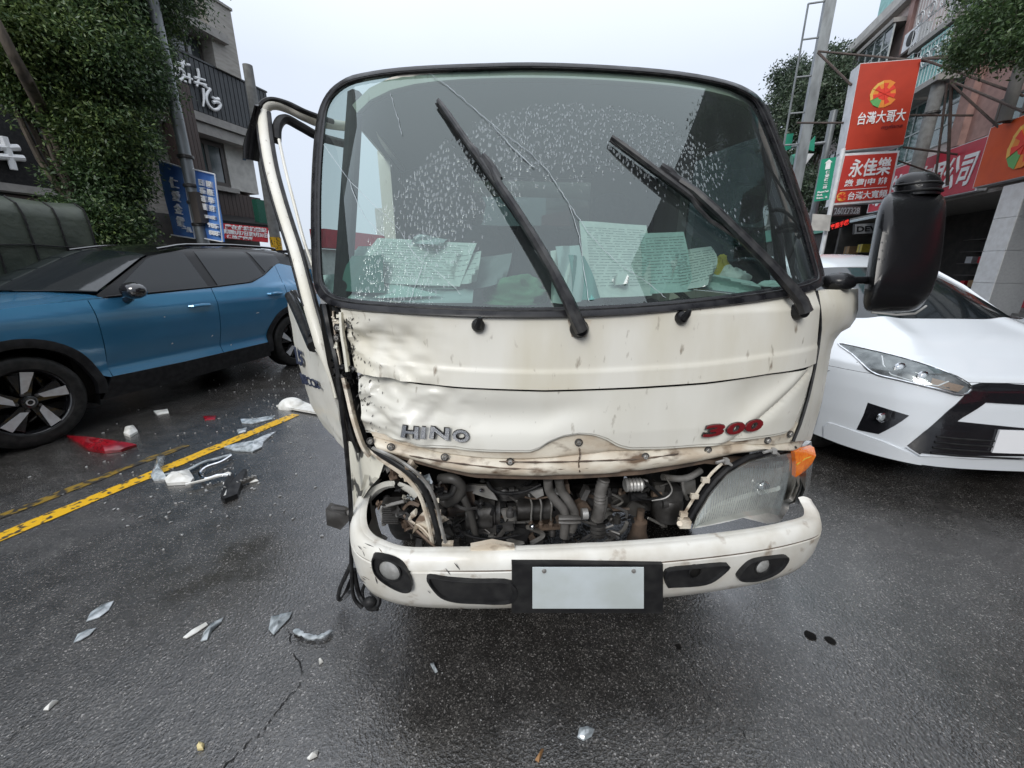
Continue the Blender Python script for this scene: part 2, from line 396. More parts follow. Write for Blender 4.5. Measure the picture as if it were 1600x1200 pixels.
M_seat = pm('grey seat fabric', (.05, .052, .056), .9, n=40, col2=(.07, .07, .075))
M_wind = glass_mat('wet windscreen glass', (.54, .65, .62), .62, .022, wet=True)
M_glass = glass_mat('clear car glass', (.40, .45, .45), 1.0, 0)
M_dwin = glass_mat('dim side glass', (.22, .26, .26), 1.0, 0)
M_crk = pm('dark crack filling', (.014, .014, .014), .7, spec=.2)
M_sidef = pm('black pillar film', (.010, .010, .011), .4, spec=.35)
M_lens = glass_mat('clear lamp lens', (.86, .88, .86), 1.2, .10)
M_crack = pm('glass crack', (.42, .47, .5), .3)
M_paper = pm('printed paper', (.66, .70, .66), .8, n=60, col2=(.58, .63, .6))
M_ink = pm('grey print', (.26, .3, .3), .8)
M_green = pm('green cloth', (.13, .30, .17), .9, n=12, col2=(.09, .22, .12))
M_yel = pm('yellow bag', (.62, .50, .06), .6, n=10, col2=(.45, .36, .05))
M_orange = pm('orange indicator plastic', (.85, .17, .01), .15, coat=.6, n=60, col2=(.95, .32, .03), emit=((1, .2, .02), .15))
M_blue = drops(pm('wet blue car paint', (.045, .19, .35), .22, .35, n=3, col2=(.05, .205, .37), coat=1.0), 60, .06, .25)
M_black = drops(pm('glossy black car trim', (.008, .008, .010), .12, coat=.8), 60, .08)
M_dglass = drops(pm('dark tinted car glass', (.008, .011, .013), .05, spec=.4, coat=.15), 75, .05)
M_clad = pm('black sill cladding', (.010, .010, .011), .42, spec=.25, n=20, col2=(.022, .022, .024))
M_tyre = pm('wet tyre rubber', (.012, .012, .012), .5, spec=.25, n=20, col2=(.03, .029, .028))
M_rim = pm('machined silver spoke', (.62, .63, .65), .24, .35, n=25, col2=(.52, .52, .53))
M_rimb = pm('gloss black wheel', (.01, .01, .011), .18, coat=.5)
M_white = drops(pm('wet white car paint', (.60, .63, .66), .2, coat=.6), 60, .08, .25)
M_hlb = pm('headlight reflector', (.82, .82, .79), .18, .12, n=7, col2=(.45, .44, .41), coat=.5)
M_hlw = pm('dark headlight housing', (.20, .205, .21), .2, .2, n=16, col2=(.04, .04, .045))
M_lensw = glass_mat('car lamp lens', (.86, .88, .88), .35, .03)
M_tarp = pm('dark green tarpaulin', (.05, .062, .045), .5, n=3, col2=(.035, .045, .034), bump=(5, .4, .05))
M_yline = pm('worn yellow road paint', (.62, .36, .015), .32, n=26, col2=(.05, .045, .035), lo=.53, hi=.60, bump=(150, .3, .006))
M_yold = pm('old worn yellow paint', (.20, .13, .02), .35, n=20, col2=(.028, .027, .026), lo=.46, hi=.52, bump=(150, .3, .006))
M_concr = pm('wet concrete', (.20, .20, .19), .5, n=5, col2=(.13, .13, .125), bump=(40, .2, .01))
M_pole = pm('grey galvanised pole', (.24, .26, .27), .42, .4, n=6, col2=(.16, .17, .175), st=(1, 1, .3))
M_cpole = pm('concrete utility pole', (.20, .205, .20), .75, n=8, col2=(.14, .14, .135))
M_bark = pm('brown bark', (.10, .08, .06), .85, n=14, col2=(.04, .033, .026), st=(1, 1, .3), bump=(20, .6, .02))
M_leafL = leaf_mat('dark evergreen leaves', (.036, .068, .030), (.070, .125, .046), (.15, .21, .065))
M_leafR = leaf_mat('mid green leaves', (.04, .08, .03), (.08, .14, .05), (.13, .2, .075))
M_leafF = leaf_mat('grey green leaves', (.035, .055, .035), (.06, .09, .055), (.10, .14, .085))
M_beige = pm('grey beige wall tile', (.34, .32, .29), .6, n=4, col2=(.26, .245, .22), bump=(18, .3, .01), st=(1, 1, 4))
M_band = pm('dark corrugated cladding', (.045, .05, .055), .5, n=4, col2=(.035, .038, .042))
M_brown = pm('brown stained planks', (.060, .040, .034), .55, n=6, col2=(.04, .028, .024), st=(6, 6, .5), bump=(20, .3, .01))
M_soff = pm('pale soffit board', (.30, .29, .27), .7, n=6, col2=(.24, .23, .22))
M_wallw = pm('off white render', (.50, .49, .46), .7, n=4, col2=(.38, .37, .35))
M_wing = drops(pm('window pane', (.05, .065, .07), .06, spec=.9, coat=.5), 3, .02)
M_teal = pm('teal window pane', (.06, .13, .125), .08, spec=.9, coat=.5, n=4, col2=(.03, .07, .07))
M_frame = pm('brown window frame', (.07, .06, .055), .5)
M_framew = pm('pale window frame', (.50, .55, .54), .45, n=6, col2=(.35, .38, .38))
M_white2 = pm('white sign lettering', (.82, .83, .84), .5)
M_redb = pm('red banner cloth', (.62, .025, .04), .6, n=4, col2=(.5, .02, .03))
M_redf = pm('crimson fascia board', (.50, .02, .045), .45, n=4, col2=(.42, .018, .04))
M_oran = pm('orange red sign face', (.46, .038, .014), .42, n=3, col2=(.41, .032, .012))
M_oranf = pm('orange shop fascia', (.60, .085, .016), .42, n=3, col2=(.54, .07, .014))
M_red2 = pm('red sign face', (.50, .035, .026), .42, n=3, col2=(.52, .045, .03))
M_wsign = pm('white sign casing', (.72, .74, .76), .4, n=5, col2=(.6, .62, .64))
M_bban = pm('royal blue banner', (.05, .14, .44), .5, n=3, col2=(.09, .22, .52))
M_greens = pm('green road sign', (.01, .26, .16), .4)
M_pink = pm('pinkish wall tile', (.54, .45, .42), .6, n=3, col2=(.44, .37, .345), bump=(25, .3, .01))
M_brick = pm('pink brick tile', (.36, .22, .19), .6, n=6, col2=(.28, .17, .15))
M_grey = pm('grey granite cladding', (.34, .35, .36), .35, n=20, col2=(.29, .3, .31))
M_whitep = pm('white pillar tile', (.68, .69, .69), .4, n=6, col2=(.58, .58, .57))
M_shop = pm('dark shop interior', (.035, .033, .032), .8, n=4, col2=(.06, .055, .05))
M_darkbld = pm('dark weathered facade', (.12, .115, .11), .8, n=2, col2=(.07, .07, .068))
M_card = pm('cardboard', (.42, .28, .16), .8, n=8, col2=(.34, .22, .12))
M_redlens = pm('broken red lamp plastic', (.22, .006, .012), .2, coat=.4, n=20, col2=(.12, .004, .008))
M_shard = pm('clear plastic shard', (.42, .46, .48), .08, coat=.8, n=30, col2=(.16, .18, .19), spec=.8)
M_shardw = pm('white plastic shard', (.70, .70, .67), .35, n=15, col2=(.5, .49, .45))
M_iron = pm('rusty sign bracket', (.09, .065, .055), .65, .3, n=10, col2=(.05, .04, .035))
M_rail = pm('white painted railing', (.6, .62, .62), .5)
M_aqua = pm('aqua corrugated sheet', (.28, .55, .52), .5, n=5, col2=(.2, .42, .4))
# ------------------------------------------------------------------ lettering
def glyphs(text, bold=0.0, shear=0.0, sp=1.0):
    c = bpy.data.curves.new('lettering', 'FONT'); c.body = text; c.resolution_u = 3; c.offset = bold; c.shear = shear; c.space_character = sp
    c.space_line = 1.15
    o = bpy.data.objects.new('lettering', c); COL.objects.link(o); bpy.context.view_layer.update()
    me = o.to_mesh(); vs = np.array([v.co[:2] for v in me.vertices]); fs = [tuple(p.vertices) for p in me.polygons]
    o.to_mesh_clear(); bpy.data.objects.remove(o); bpy.data.curves.remove(c)
    mn = vs.min(0); mxx = vs.max(0); vs = (vs - mn) / (mxx - mn)
    return vs, fs
def text_mb(text, q, thick, bold=0.0, shear=0.0, fn=None, mb=None, sp=1.0, pad=0.0):
    """letters fitted on the quad q = (top left, top right, bottom right, bottom left); thick is the vector towards the viewer"""
    vs, fs = glyphs(text, bold, shear, sp); mb = mb or MB()
    TL, TR, BR, BL = [V(x) for x in q]; out = []
    for x, y in vs:
        x = -pad + x * (1 + 2 * pad); y = -pad + y * (1 + 2 * pad)
        p = (BL.lerp(BR, x)).lerp(TL.lerp(TR, x), y)
        out.append(fn(p) if fn else p)
    n = len(out); th = V(thick) if not callable(thick) else None
    front = [p + th for p in out]
    mb.add(out + front, [])
    b = len(mb.v) - 2 * n; edges = {}
    for f in fs:
        mb.f.append(tuple(b + n + i for i in f))
        for i in range(len(f)):
            a, c = f[i], f[(i + 1) % len(f)]; edges[(a, c)] = 1
    for (a, c) in edges:
        if (c, a) not in edges: mb.f.append((b + a, b + c, b + n + c, b + n + a))
    return mb
#@@SETTING
# ================================================================== SETTING
def gsheet(rows, z):  # flat sheet
    return rows
mb = MB()
rows = []
ys = [-60, -20, -8, -2, 0, 2, 4, 8, 14, 25, 60, 160, 400]; xs = [-300, -120, -40, -16, -6, 0, 6, 16, 40, 120, 300]
mb.grid([[V((x, y, 0)) for x in xs] for y in ys])
mb.build('road', M_asph, kind='structure', smooth=False)
# far ground beyond the road
# pavements with kerbs (raised), both sides of the street
for nm, p0, p1, s0, s1 in (('pavement', 8.35, 14.5, -25, 60), ('pavement', -19, -7.6, -25, 70)):
    near = p0 if p0 > 0 else p1
    sg = 1 if p0 > 0 else -1
    pv = MB(); pv.st(s0, s1, *sorted((near + sg * .16, p1 if p0 > 0 else p0)), -.05, .135)
    po = pv.build(nm, M_concr, kind='structure', smooth=False)
    k = 0; s = s0
    while s < s1 - .01:
        kb = MB(); kb.st(s + .006, s + .994, *sorted((near, near + sg * .154)), -.05, .150 + .002 * (k % 3))
        if -2 < s < 26: kb.build('kerb_stone', M_concr, po, smooth=False)
        elif k % 1 == 0: kb.build('kerb_stone', M_concr, po, smooth=False) if s < 40 else None
        s += 1; k += 1
    # paving slabs near enough to be told apart
    if p0 > 0:
        base = None
        for i in range(9, 22):
            for j in range(7):
                sl_ = MB(); q = 8.53 + j * .6
                sl_.st(i + .01, i + .99, q, q + .585, .12, .139 + .002 * ((i * 7 + j * 3) % 3))
                sl_.build('paving_slab', M_concr, po, smooth=False)
# road markings
def ground_strip(a, b, wdt, z, segs=30, jag=.006):
    a = V(a); b = V(b); d = (b - a).normalized(); n = V((-d.y, d.x, 0)); r1 = []; r2 = []
    for i in range(segs + 1):
        p = a.lerp(b, i / segs); p.z = z
        r1.append(p + n * (wdt / 2 + random.uniform(-jag, jag))); r2.append(p - n * (wdt / 2 + random.uniform(-jag, jag)))
    return MB().grid([r2, r1])
ya = G(0, 840); yb = G(462, 648); yd = (yb - ya).normalized()
ground_strip(ya - yd * 3, yb - yd * .0, .105, .004, 90, .004).build('yellow_line', M_yline, kind='structure', smooth=False)
yn = V((-yd.y, yd.x, 0))
ground_strip(ya + yn * .27 - yd * 1.2, ya + yn * .27 + yd * 1.1, .07, .004, 20, .012).build('worn_yellow_line', M_yold, kind='structure', smooth=False)
# cracks in the asphalt: thin recessed dark seams, real narrow strips
def crack(pts, wd=.0022, name='road_crack'):
    q = [G(x, y, .003) for x, y in pts]; q = smooth_curve(q, 6); r1 = []; r2 = []
    for i, p in enumerate(q):
        d = (q[min(i + 1, len(q) - 1)] - q[max(i - 1, 0)]).normalized(); n = V((-d.y, d.x, 0))
        p = p + n * random.uniform(-.006, .006); ww = wd * random.uniform(.3, 1.2)
        r1.append(p + n * ww); r2.append(p - n * ww)
    q = MB()
    for i in range(len(r1) - 1):
        if random.random() < .78: q.add([r2[i], r2[i + 1], r1[i + 1], r1[i]], [(0, 1, 2, 3)])
    q.build(name, M_crk, kind='structure', smooth=False)
crack([(452, 985), (455, 1010), (470, 1040), (468, 1070), (440, 1100), (415, 1135), (385, 1165), (350, 1199), (320, 1260)])
crack([(1040, 985), (1075, 1030), (1100, 1075), (1130, 1110), (1165, 1150), (1190, 1200)], .0013)
crack([(0, 1170), (30, 1140), (55, 1118)], .0013)
# patch covers / oil spots on the wet road: two small round plugs at right
for (x, y, r) in ((1266, 992, .020), (1298, 1000, .018), (1060, 1010, .012)):
    c = G(x, y, .004); MB().add([c + V((r * cos(a) * random.uniform(.8, 1.2), r * sin(a) * random.uniform(.8, 1.2), 0)) for a in [i * pi / 6 for i in range(12)]], [tuple(range(12))]).build('tar_spot', M_dark, kind='structure', smooth=False)

# ------------------------------------------------------------------ buildings: a helper working along the street
def win_unit(par, s0, s1, pf, z0, z1, glass, frame, nx=2, nz=1, fw=.06, sgn=1):
    """window part with its frame and panes; pf = plane of the wall face (towards the street), sgn +1 right side, -1 left side"""
    o = -sgn * .05
    fr = MB()
    for a, b, c, d_ in ((s0, s1, z0, z0 + fw), (s0, s1, z1 - fw, z1), (s0, s0 + fw, z0 + fw, z1 - fw), (s1 - fw, s1, z0 + fw, z1 - fw)):
        fr.st(a, b, *sorted((pf, pf + o)), c, d_)
    for i in range(1, nx):
        x = lerp(s0, s1, i / nx); fr.st(x - fw / 2, x + fw / 2, *sorted((pf, pf + o * .95)), z0 + fw, z1 - fw)
    for i in range(1, nz):
        x = lerp(z0, z1, i / nz); fr.st(s0 + fw, s1 - fw, *sorted((pf, pf + o * .9)), x - fw / 2, x + fw / 2)
    f = fr.build('window', frame, par, smooth=False)
    for i in range(nx):
        for k in range(nz):
            a, b = lerp(s0, s1, i / nx) + .01, lerp(s0, s1, (i + 1) / nx) - .01
            c, d_ = lerp(z0, z1, k / nz) + .01, lerp(z0, z1, (k + 1) / nz) - .01
            g = MB().st(a, b, *sorted((pf - sgn * .008, pf - sgn * .02)), c, d_)
            g.build('pane', glass, f, smooth=False)
    return f
# ---- left building (dark restaurant block)
LB = thing('restaurant_building', ST(7, -13.2, .13), radians(90) - SA, label='grey beige tiled building with dark corrugated sign band, behind the blue car', cat='building')
P0 = -13.0
def lb(name, m, *bx, **k):
    q = MB()
    for b in bx: q.st(*b)
    return q.build(name, m, LB, smooth=False, **k)
lb('wall', M_beige, (1, 11.0, -21, P0 - .35, 7.5, 13.5), (11.55, 12.42, -20, P0 + .12, 7.3, 9.15), (1, 12.9, -21, P0 - .9, .13, 7.3))
lb('parapet', M_soff, (11.5, 12.46, -20, P0 + .16, 9.15, 9.22))
lb('ledge', M_soff, (9.0, 12.0, P0 - 1.2, P0 + .3, 8.05, 8.28))
for k in range(9): lb('louver', M_band, (10.95, 11.5, P0 - .33, P0 - .25, 8.34 + k * .11, 8.39 + k * .11))
win_unit(LB, 9.2, 10.5, P0 - .34, 7.45, 8.03, M_wing, M_frame, 2, 1, .06, -1)
win_unit(LB, 10.55, 11.5, P0 - .34, 7.45, 8.03, M_wing, M_frame, 2, 1, .06, -1)
# sign band: backing plus separate ribs
lb('sign_band', M_band, (6.5, 13.45, P0 - .6, P0 + .02, 5.85, 7.28))
for k in range(46):
    s = 6.52 + k * .151; lb('rib', M_band, (s, s + .125, P0 + .02, P0 + .045, 5.87, 7.26))
lb('coping', M_band, (6.5, 13.47, P0 - .6, P0 + .07, 7.28, 7.33))
lb('beam', M_soff, (6.5, 13.45, P0 - .7, P0 + .06, 5.62, 5.85))
for i, s in enumerate([8.5, 9.75, 11.0, 12.25]):
    lb('soffit_panel', M_soff, (s + .01, s + 1.23, P0 - 1.0, P0 - .02, 5.28, 5.32)) if False else None
lb('soffit', M_soff, (9.0, 13.4, P0 - 1.0, P0 - .02, 5.3, 5.6))
# plank fin
lb('fin', M_brown, (9.75, 10.30, P0 - .2, P0 + .38, 4.05, 6.35))
for k in range(5): lb('plank', M_brown, (9.76 + k * .108, 9.76 + k * .108 + .098, P0 + .38, P0 + .405, 4.07, 6.33))
for k in range(5): lb('plank', M_brown, (9.725, 9.75, P0 - .2 + k * .116, P0 - .2 + k * .116 + .106, 4.07, 6.33))
win_unit(LB, 10.55, 11.75, P0 - .5, 3.95, 5.25, M_wing, M_frame, 2, 1, .12, -1)
lb('panel', M_wallw, (11.78, 12.86, P0 - .9, P0 - .42, 3.9, 5.3))
lb('sill', M_soff, (10.3, 11.95, P0 - .9, P0 - .28, 3.78, 3.92))
lb('wainscot', M_brown, (10.2, 12.9, P0 - .9, P0 - .44, 3.0, 3.78))
for k in range(18): lb('plank', M_brown, (10.22 + k * .149, 10.22 + k * .149 + .138, P0 - .44, P0 - .42, 3.02, 3.77))
# awning
aw = MB(); a = [ST(s, p, z) for s, p, z in ((9.6, P0 - .4, 3.05), (12.4, P0 - .4, 3.05), (12.4, P0 + .9, 2.72), (9.6, P0 + .9, 2.72))]
aw.prism(a, (0, 0, -.05)); aw.st(9.6, 12.4, P0 + .86, P0 + .9, 2.55, 2.7); aw.build('awning', M_plast, LB, smooth=False)
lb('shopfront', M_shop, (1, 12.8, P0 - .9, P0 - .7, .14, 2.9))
# calligraphy on the band
def stroke_sign(strokes, plane, rad, name, mat, parent, thick=.09, **k):
    q = MB()
    for st_ in strokes:
        ws = st_[0]; pts = [PL(x, y, plane) for x, y in st_[1]]
        pts = smooth_curve(pts, 5) if len(pts) > 2 else [pts[0].lerp(pts[1], i / 4) for i in range(5)]
        n = len(pts); rr = [rad * (lerp(ws[0], ws[1], i / (n - 1))) for i in range(n)]
        q.tube(pts, rr, 8)
    return q.build(name, mat, parent, **k)
z6 = lambda x, y: (200 + x / 3.0, y / 3.0)
S6 = [((1, .7), [z6(222, 292), z6(255, 300), z6(290, 304)]), ((1, .8), [z6(258, 282), z6(255, 318)]),
      ((1, 1), [z6(222, 312), z6(236, 325), z6(232, 345), z6(218, 352)]), ((.8, 1), [z6(240, 318), z6(262, 340), z6(255, 368), z6(228, 378)]),
      ((1, .8), [z6(255, 355), z6(302, 372)]), ((1, .7), [z6(285, 345), z6(290, 392)]), ((.7, .9), [z6(262, 380), z6(272, 384)]),
      ((1, .8), [z6(326, 322), z6(332, 360), z6(322, 405)]), ((1, .7), [z6(312, 362), z6(362, 376)]), ((1, .7), [z6(310, 385), z6(368, 398)]),
      ((1, .8), [z6(345, 392), z6(388, 425)]), ((1, .6), [z6(352, 415), z6(356, 460), z6(352, 500)]),
      ((1, 1.2), [z6(385, 415), z6(366, 452), z6(378, 492), z6(402, 514), z6(425, 508), z6(432, 488), z6(415, 478), z6(398, 480)]),
      ((1.6, .9), [z6(425, 466), z6(412, 466), z6(395, 455)])]
stroke_sign(S6, P0 + .12, .040, 'sign_lettering', M_white2, LB)
# ---- far left dark shop with white character
LS = thing('beef_shop_front', ST(4, -12.6, .13), radians(90) - SA, label='dark shop front with one big white character, at the far left behind the tree', cat='shop front')
def ls(name, m, *bx):
    q = MB()
    for b in bx: q.st(*b)
    return q.build(name, m, LS, smooth=False)
ls('wall', M_darkbld, (-6, 7.6, -12.95, -12.7, .13, 9))
ls('fascia_board', M_plast, (-6, 7.3, -12.68, -12.42, 3.0, 4.45))
ls('shelf_lip', M_soff, (-6, 7.35, -12.7, -12.3, 2.84, 2.99))
ls('shop_window', M_wing, (-2, 6.9, -12.69, -12.6, .8, 2.8))
ls('mullion', M_frame, (5.2, 5.28, -12.6, -12.55, .8, 2.8), (3.4, 3.48, -12.6, -12.55, .8, 2.8))
z1_ = lambda x, y: (x / 3.0, y / 3.0)
NS = [((1, 1), [z1_(-60, 670), z1_(0, 690), z1_(88, 692)]), ((1, 1), [z1_(-90, 728), z1_(20, 735), z1_(112, 742)]), ((1.1, .9), [z1_(12, 640), z1_(38, 710), z1_(66, 796)]), ((1, .8), [z1_(-70, 640), z1_(-75, 700)])]
stroke_sign(NS, -12.36, .062, 'sign_lettering', M_white2, LS)
# ---- red banner on the restaurant building
rb = MB(); q = [PL(x, y, -12.05) for x, y in ((349, 349), (419, 356), (419, 379), (349, 372))]
ban = thing('red_banner', ST(11, -12.05, 2.1), radians(90) - SA, label='red cloth banner with white writing and dates, hanging under the awning left of the truck', cat='banner')
rb.prism(q, -N * .03); rb.build('cloth', M_redb, ban, smooth=False)
def qsub(q, u0, u1, v0, v1):   # sub-quad of TL,TR,BR,BL (v from the top)
    TL, TR, BR, BL = q; f = lambda u, v: (TL.lerp(TR, u)).lerp(BL.lerp(BR, u), v)
    return [f(u0, v0), f(u1, v0), f(u1, v1), f(u0, v1)]
nb = N * .02
for tx, uv in (('費在此諮詢登記', (.02, .95, .04, .34)), ('期間5月7日至9月31日', (.0, .98, .38, .70)), ('保險費優惠', (.06, .62, .74, .97))):
    text_mb(tx, qsub(q, *uv), nb, bold=.03).build('lettering', M_white2, ban, smooth=False)
# green mesh screen and far low buildings
gs0 = PLs(398, 320, -12.5); gs1 = PLs(433, 330, -12.5); gm = MB().st(gs0[0], gs1[0], -12.6, -12.4, 2.75, 3.55); gm.build('green_screen', pm('green mesh', (.01, .11, .07), .7, n=30, col2=(.006, .06, .04)), label='dark green mesh screen behind the grey pole left of the truck door', cat='screen')
FB = thing('far_building', ST(36, -13, 0), radians(90) - SA, label='low beige building seen far off through the open truck door', cat='building')
q = MB().st(33, 46, -22, -13.5, 0, 6.2); q.build('wall', M_wallw, FB, smooth=False)
q = MB().st(32.9, 34, -18, -13.45, 6.2, 7.0); q.st(38, 42, -18, -14, 6.2, 7.4); q.build('roof_hut', M_wallw, FB, smooth=False)
for i in range(4):
    win_unit(FB, 34 + i * 2.7, 35.6 + i * 2.7, -13.5, 3.6, 5.2, M_wing, M_framew, 2, 1, .08, -1)
q = MB()
for s in range(33, 46): q.tube([ST(s, -13.6, 6.2), ST(s, -13.6, 7.1)], .03, 5)
q.tube([ST(33, -13.6, 7.1), ST(45, -13.6, 7.1)], .03, 5); q.build('roof_railing', M_rail, FB)
RFc = thing('far_red_shop', ST(20, -13, 0), radians(90) - SA, label='long white shop front with a crimson fascia far behind the truck door', cat='shop front')
q = MB().st(15.7, 30, -14.4, -13.4, .13, 2.1); q.build('wall', M_whitep, RFc, smooth=False)
q = MB().st(15.7, 30, -13.9, -13.1, 2.15, 2.95); q.build('fascia_board', M_redf, RFc, smooth=False)
# ---- poles on the left
def pole(px, py, p, r0, r1, h, m, name='lamp_pole', **k):
    b = PL(px, py, p); b = V((b.x, b.y, .13))
    t = thing(name, b, **k)
    MB().tube([b, b + Z * h], [r0, r1], 14).build('shaft', m, t)
    MB().lathe(b + Z * .0, Z, [(r0 * 1.9, 0), (r0 * 1.9, .03), (r0 * 1.15, .06), (r0 * 1.1, .3)], 14).build('base_plate', m, t)
    return t, b
tp, bp_ = pole(318, 380, -8.3, .115, .07, 9, M_pole, label='tall grey street lamp pole carrying two blue banners beside the big tree', cat='lamp pole')
MB().box(-.09, .09, -.09, .09, 0, .55, lambda x, y, z: bp_ + ST(x - .05, y + .15, z + 2.05)).build('junction_box', M_frame, tp, smooth=False)
for z in (2.0, 2.4, 2.7, 3.2): MB().lathe(bp_ + Z * z, Z, [(.125, 0), (.135, .01), (.135, .05), (.125, .06)], 14).build('clamp_band', M_steel, tp)
tp2, bp2 = pole(432, 385, -9.5, .14, .11, 6.0, M_cpole, label='grey concrete pole behind the truck door mirror', cat='utility pole')
MB().tube([bp2 + Z * .6, bp2 + Z * 2.0], .142, 14).build('yellow_band', M_yline, tp2)
# blue banners
def banner(q, label, texts):
    c = (q[2] + q[3]) / 2
    t = thing('blue_banner', c, label=label, cat='banner', group='blue banners on the lamp pole')
    rows = [[q[0].lerp(q[1], i / 8).lerp(q[3].lerp(q[2], i / 8), j / 12) + D * (-.02 * sin(i * .9 + j * .4)) for i in range(9)] for j in range(13)]
    MB().sheet(rows, D * .008).build('cloth', M_bban, t)
    e1 = MB()
    for a, b in ((q[0], q[1]), (q[3], q[2]), (q[1], q[2])): e1.tube([a - D * .03, b - D * .03], .012, 6)
    e1.build('border', M_wsign, t)
    for tx, uv in texts: text_mb(tx, qsub(q, *uv), -D * .05, bold=.01).build('lettering', M_white2, t, smooth=False)
sB = PL(318, 380, -8.3).dot(D)
banner([PS(x, y, sB) for x, y in ((247, 250), (287, 262), (307, 373), (270, 367))], 'left blue banner on the lamp pole, one column of large white characters',
       [('仁\n愛\n金\n鑽', (.38, .68, .18, .86)), ('一八', (.55, .9, .84, .92))])
banner([PS(x, y, sB) for x, y in ((304, 265), (338, 273), (350, 378), (322, 373))], 'right blue banner on the lamp pole, two columns of small white characters',
       [('國\n際\n學\n府', (.56, .84, .12, .56)), ('日\n系\n選\n樓', (.18, .44, .12, .56)), ('2B-3房', (.2, .8, .62, .68)), ('985\n888', (.35, .85, .74, .92))])
# ------------------------------------------------------------------ right-hand building
RBd = thing('pink_tiled_building', ST(20, 9.5, .13), radians(90) - SA, label='four storey pinkish tiled building with caged balconies above the red signs', cat='building')
RP = 9.5
def rbx(name, m, *bx, **k):
    q = MB()
    for b in bx: q.st(*b)
    return q.build(name, m, RBd, smooth=False, **k)
rbx('wall', M_pink, (9.2, 27.3, RP, RP + 9, 4.9, 11.0), (13.6, 27.3, RP + 3.2, RP + 9, .14, 4.9))
rbx('shop_soffit', M_soff, (8, 27.3, RP + .02, RP + 3.2, 3.35, 3.45))
rbx('roof_cornice', M_soff, (9.2, 27.6, RP - .28, RP + 9, 11.0, 11.16))
rbx('parapet', M_wallw, (9.2, 27.5, RP - .05, RP + .12, 11.16, 11.75))
rbx('roof_hut', M_aqua, (22.5, 25.3, RP + .2, RP + 4, 11.75, 15.0)); rbx('roof_hut', M_aqua, (9.5, 21.0, RP + .6, RP + 5, 11.2, 14.5))
rbx('roof_canopy', M_framew, (20.0, 22.3, RP + .0, RP + 2, 13.2, 13.35))
# brick tile panels between the windows, courses as pieces
rbx('tile_panel', M_brick, (14.0, 16.9, RP - .04, RP, 4.95, 7.6))
rbx('pier', M_brick, (16.9, 17.35, RP - .22, RP, 4.9, 10.98)); rbx('pier', M_brick, (21.6, 21.9, RP - .12, RP, 4.9, 10.98))
rbx('wall_bare', M_wallw, (9.3, 12.9, RP - .05, RP, 4.9, 10.98))
for z in (7.75, ): rbx('string_course', M_soff, (9.2, 27.3, RP - .1, RP, z, z + .12))
# windows
win_unit(RBd, 17.5, 18.9, RP, 5.2, 6.9, M_teal, M_framew, 2, 3, .05); win_unit(RBd, 19.2, 21.2, RP, 5.0, 6.9, M_teal, M_framew, 3, 2, .05)
win_unit(RBd, 22.3, 24.2, RP, 5.2, 6.9, M_teal, M_framew, 3, 2, .05); win_unit(RBd, 24.8, 26.8, RP, 5.2, 6.9, M_teal, M_framew, 3, 2, .05)
win_unit(RBd, 13.3, 15.9, RP - .04, 5.0, 5.75, M_teal, M_frame, 3, 1, .06)
win_unit(RBd, 14.0, 15.6, RP - .04, 8.2, 9.4, M_wing, M_frame, 2, 1, .06)
win_unit(RBd, 9.9, 12.3, RP - .05, 5.4, 6.9, M_wing, M_frame, 3, 1, .06); win_unit(RBd, 9.9, 12.3, RP - .05, 8.3, 9.9, M_wing, M_frame, 3, 1, .06)
# projecting bay window, third floor far end
rbx('bay', M_soff, (21.9, 24.6, RP - .5, RP, 8.85, 9.0), (21.9, 24.6, RP - .55, RP, 10.35, 10.5))
win_unit(RBd, 21.95, 24.55, RP - .42, 9.0, 10.35, M_wing, M_framew, 4, 2, .05)
win_unit(RBd, 25.1, 26.9, RP, 8.9, 10.3, M_wing, M_framew, 2, 2, .05)
# caged balconies with scroll railings
def balcony(s0, s1, z0, z1, aqua=False):
    rbx('balcony_slab', M_soff, (s0, s1, RP - .85, RP, z0 - .16, z0))
    win_unit(RBd, s0 + .15, s1 - .15, RP, z0 + .1, z1 - .1, M_teal if aqua else M_wing, M_framew, 3, 2, .05)
    cg = MB(); pr = RP - .82
    for z in (z0 + .02, z0 + .55, z0 + .95, z1): cg.tube([ST(s0, pr, z), ST(s1, pr, z)], .018, 5); cg.tube([ST(s0, pr, z), ST(s0, RP, z)], .018, 5)
    n = int((s1 - s0) / .16)
    for i in range(n + 1):
        s = lerp(s0, s1, i / n); cg.tube([ST(s, pr, z0), ST(s, pr, z1)], .011, 4)
    for i in range(4):
        s = lerp(s0, s1, (i + .5) / 4)
        for r in (.2, .12):
            cg.tube([ST(s + r * cos(a) * .9, pr - .02, z0 + .75 + r * sin(a)) for a in [k * pi / 6 for k in range(13)]], .014, 4)
    cg.build('balcony_cage', M_rail, RBd)
    if aqua:
        ql = MB()
        for i in range(int((s1 - s0) / .12)): ql.st(s0 + i * .12 + .01, s0 + i * .12 + .11, pr + .03, pr + .05, z0, z0 + 1.25)
        ql.build('corrugated_sheet', M_aqua, RBd, smooth=False)
balcony(17.4, 19.6, 8.55, 10.6); balcony(17.5, 19.0, 7.0 + .05, 8.2, True); balcony(19.3, 21.3, 7.05, 8.3, True); balcony(15.4, 16.7, 9.6, 11.0)
# air conditioner
ac = thing('air_conditioner', ST(20.2, RP - .4, 8.7), radians(90) - SA, label='white air conditioner box on a bracket beside the upper balcony cage', cat='air conditioner')
MB().st(19.75, 20.6, RP - .62, RP - .28, 8.78, 9.36).build('casing', M_wsign, ac, smooth=False)
MB().st(19.65, 20.7, RP - .66, RP, 8.68, 8.76).build('bracket', M_iron, ac, smooth=False)
MB().lathe(ST(20.15, RP - .62, 9.07), -N, [(.22, 0), (.22, .02), (.18, .025), (.03, .03)], 18).build('fan_grille', M_plast, ac)
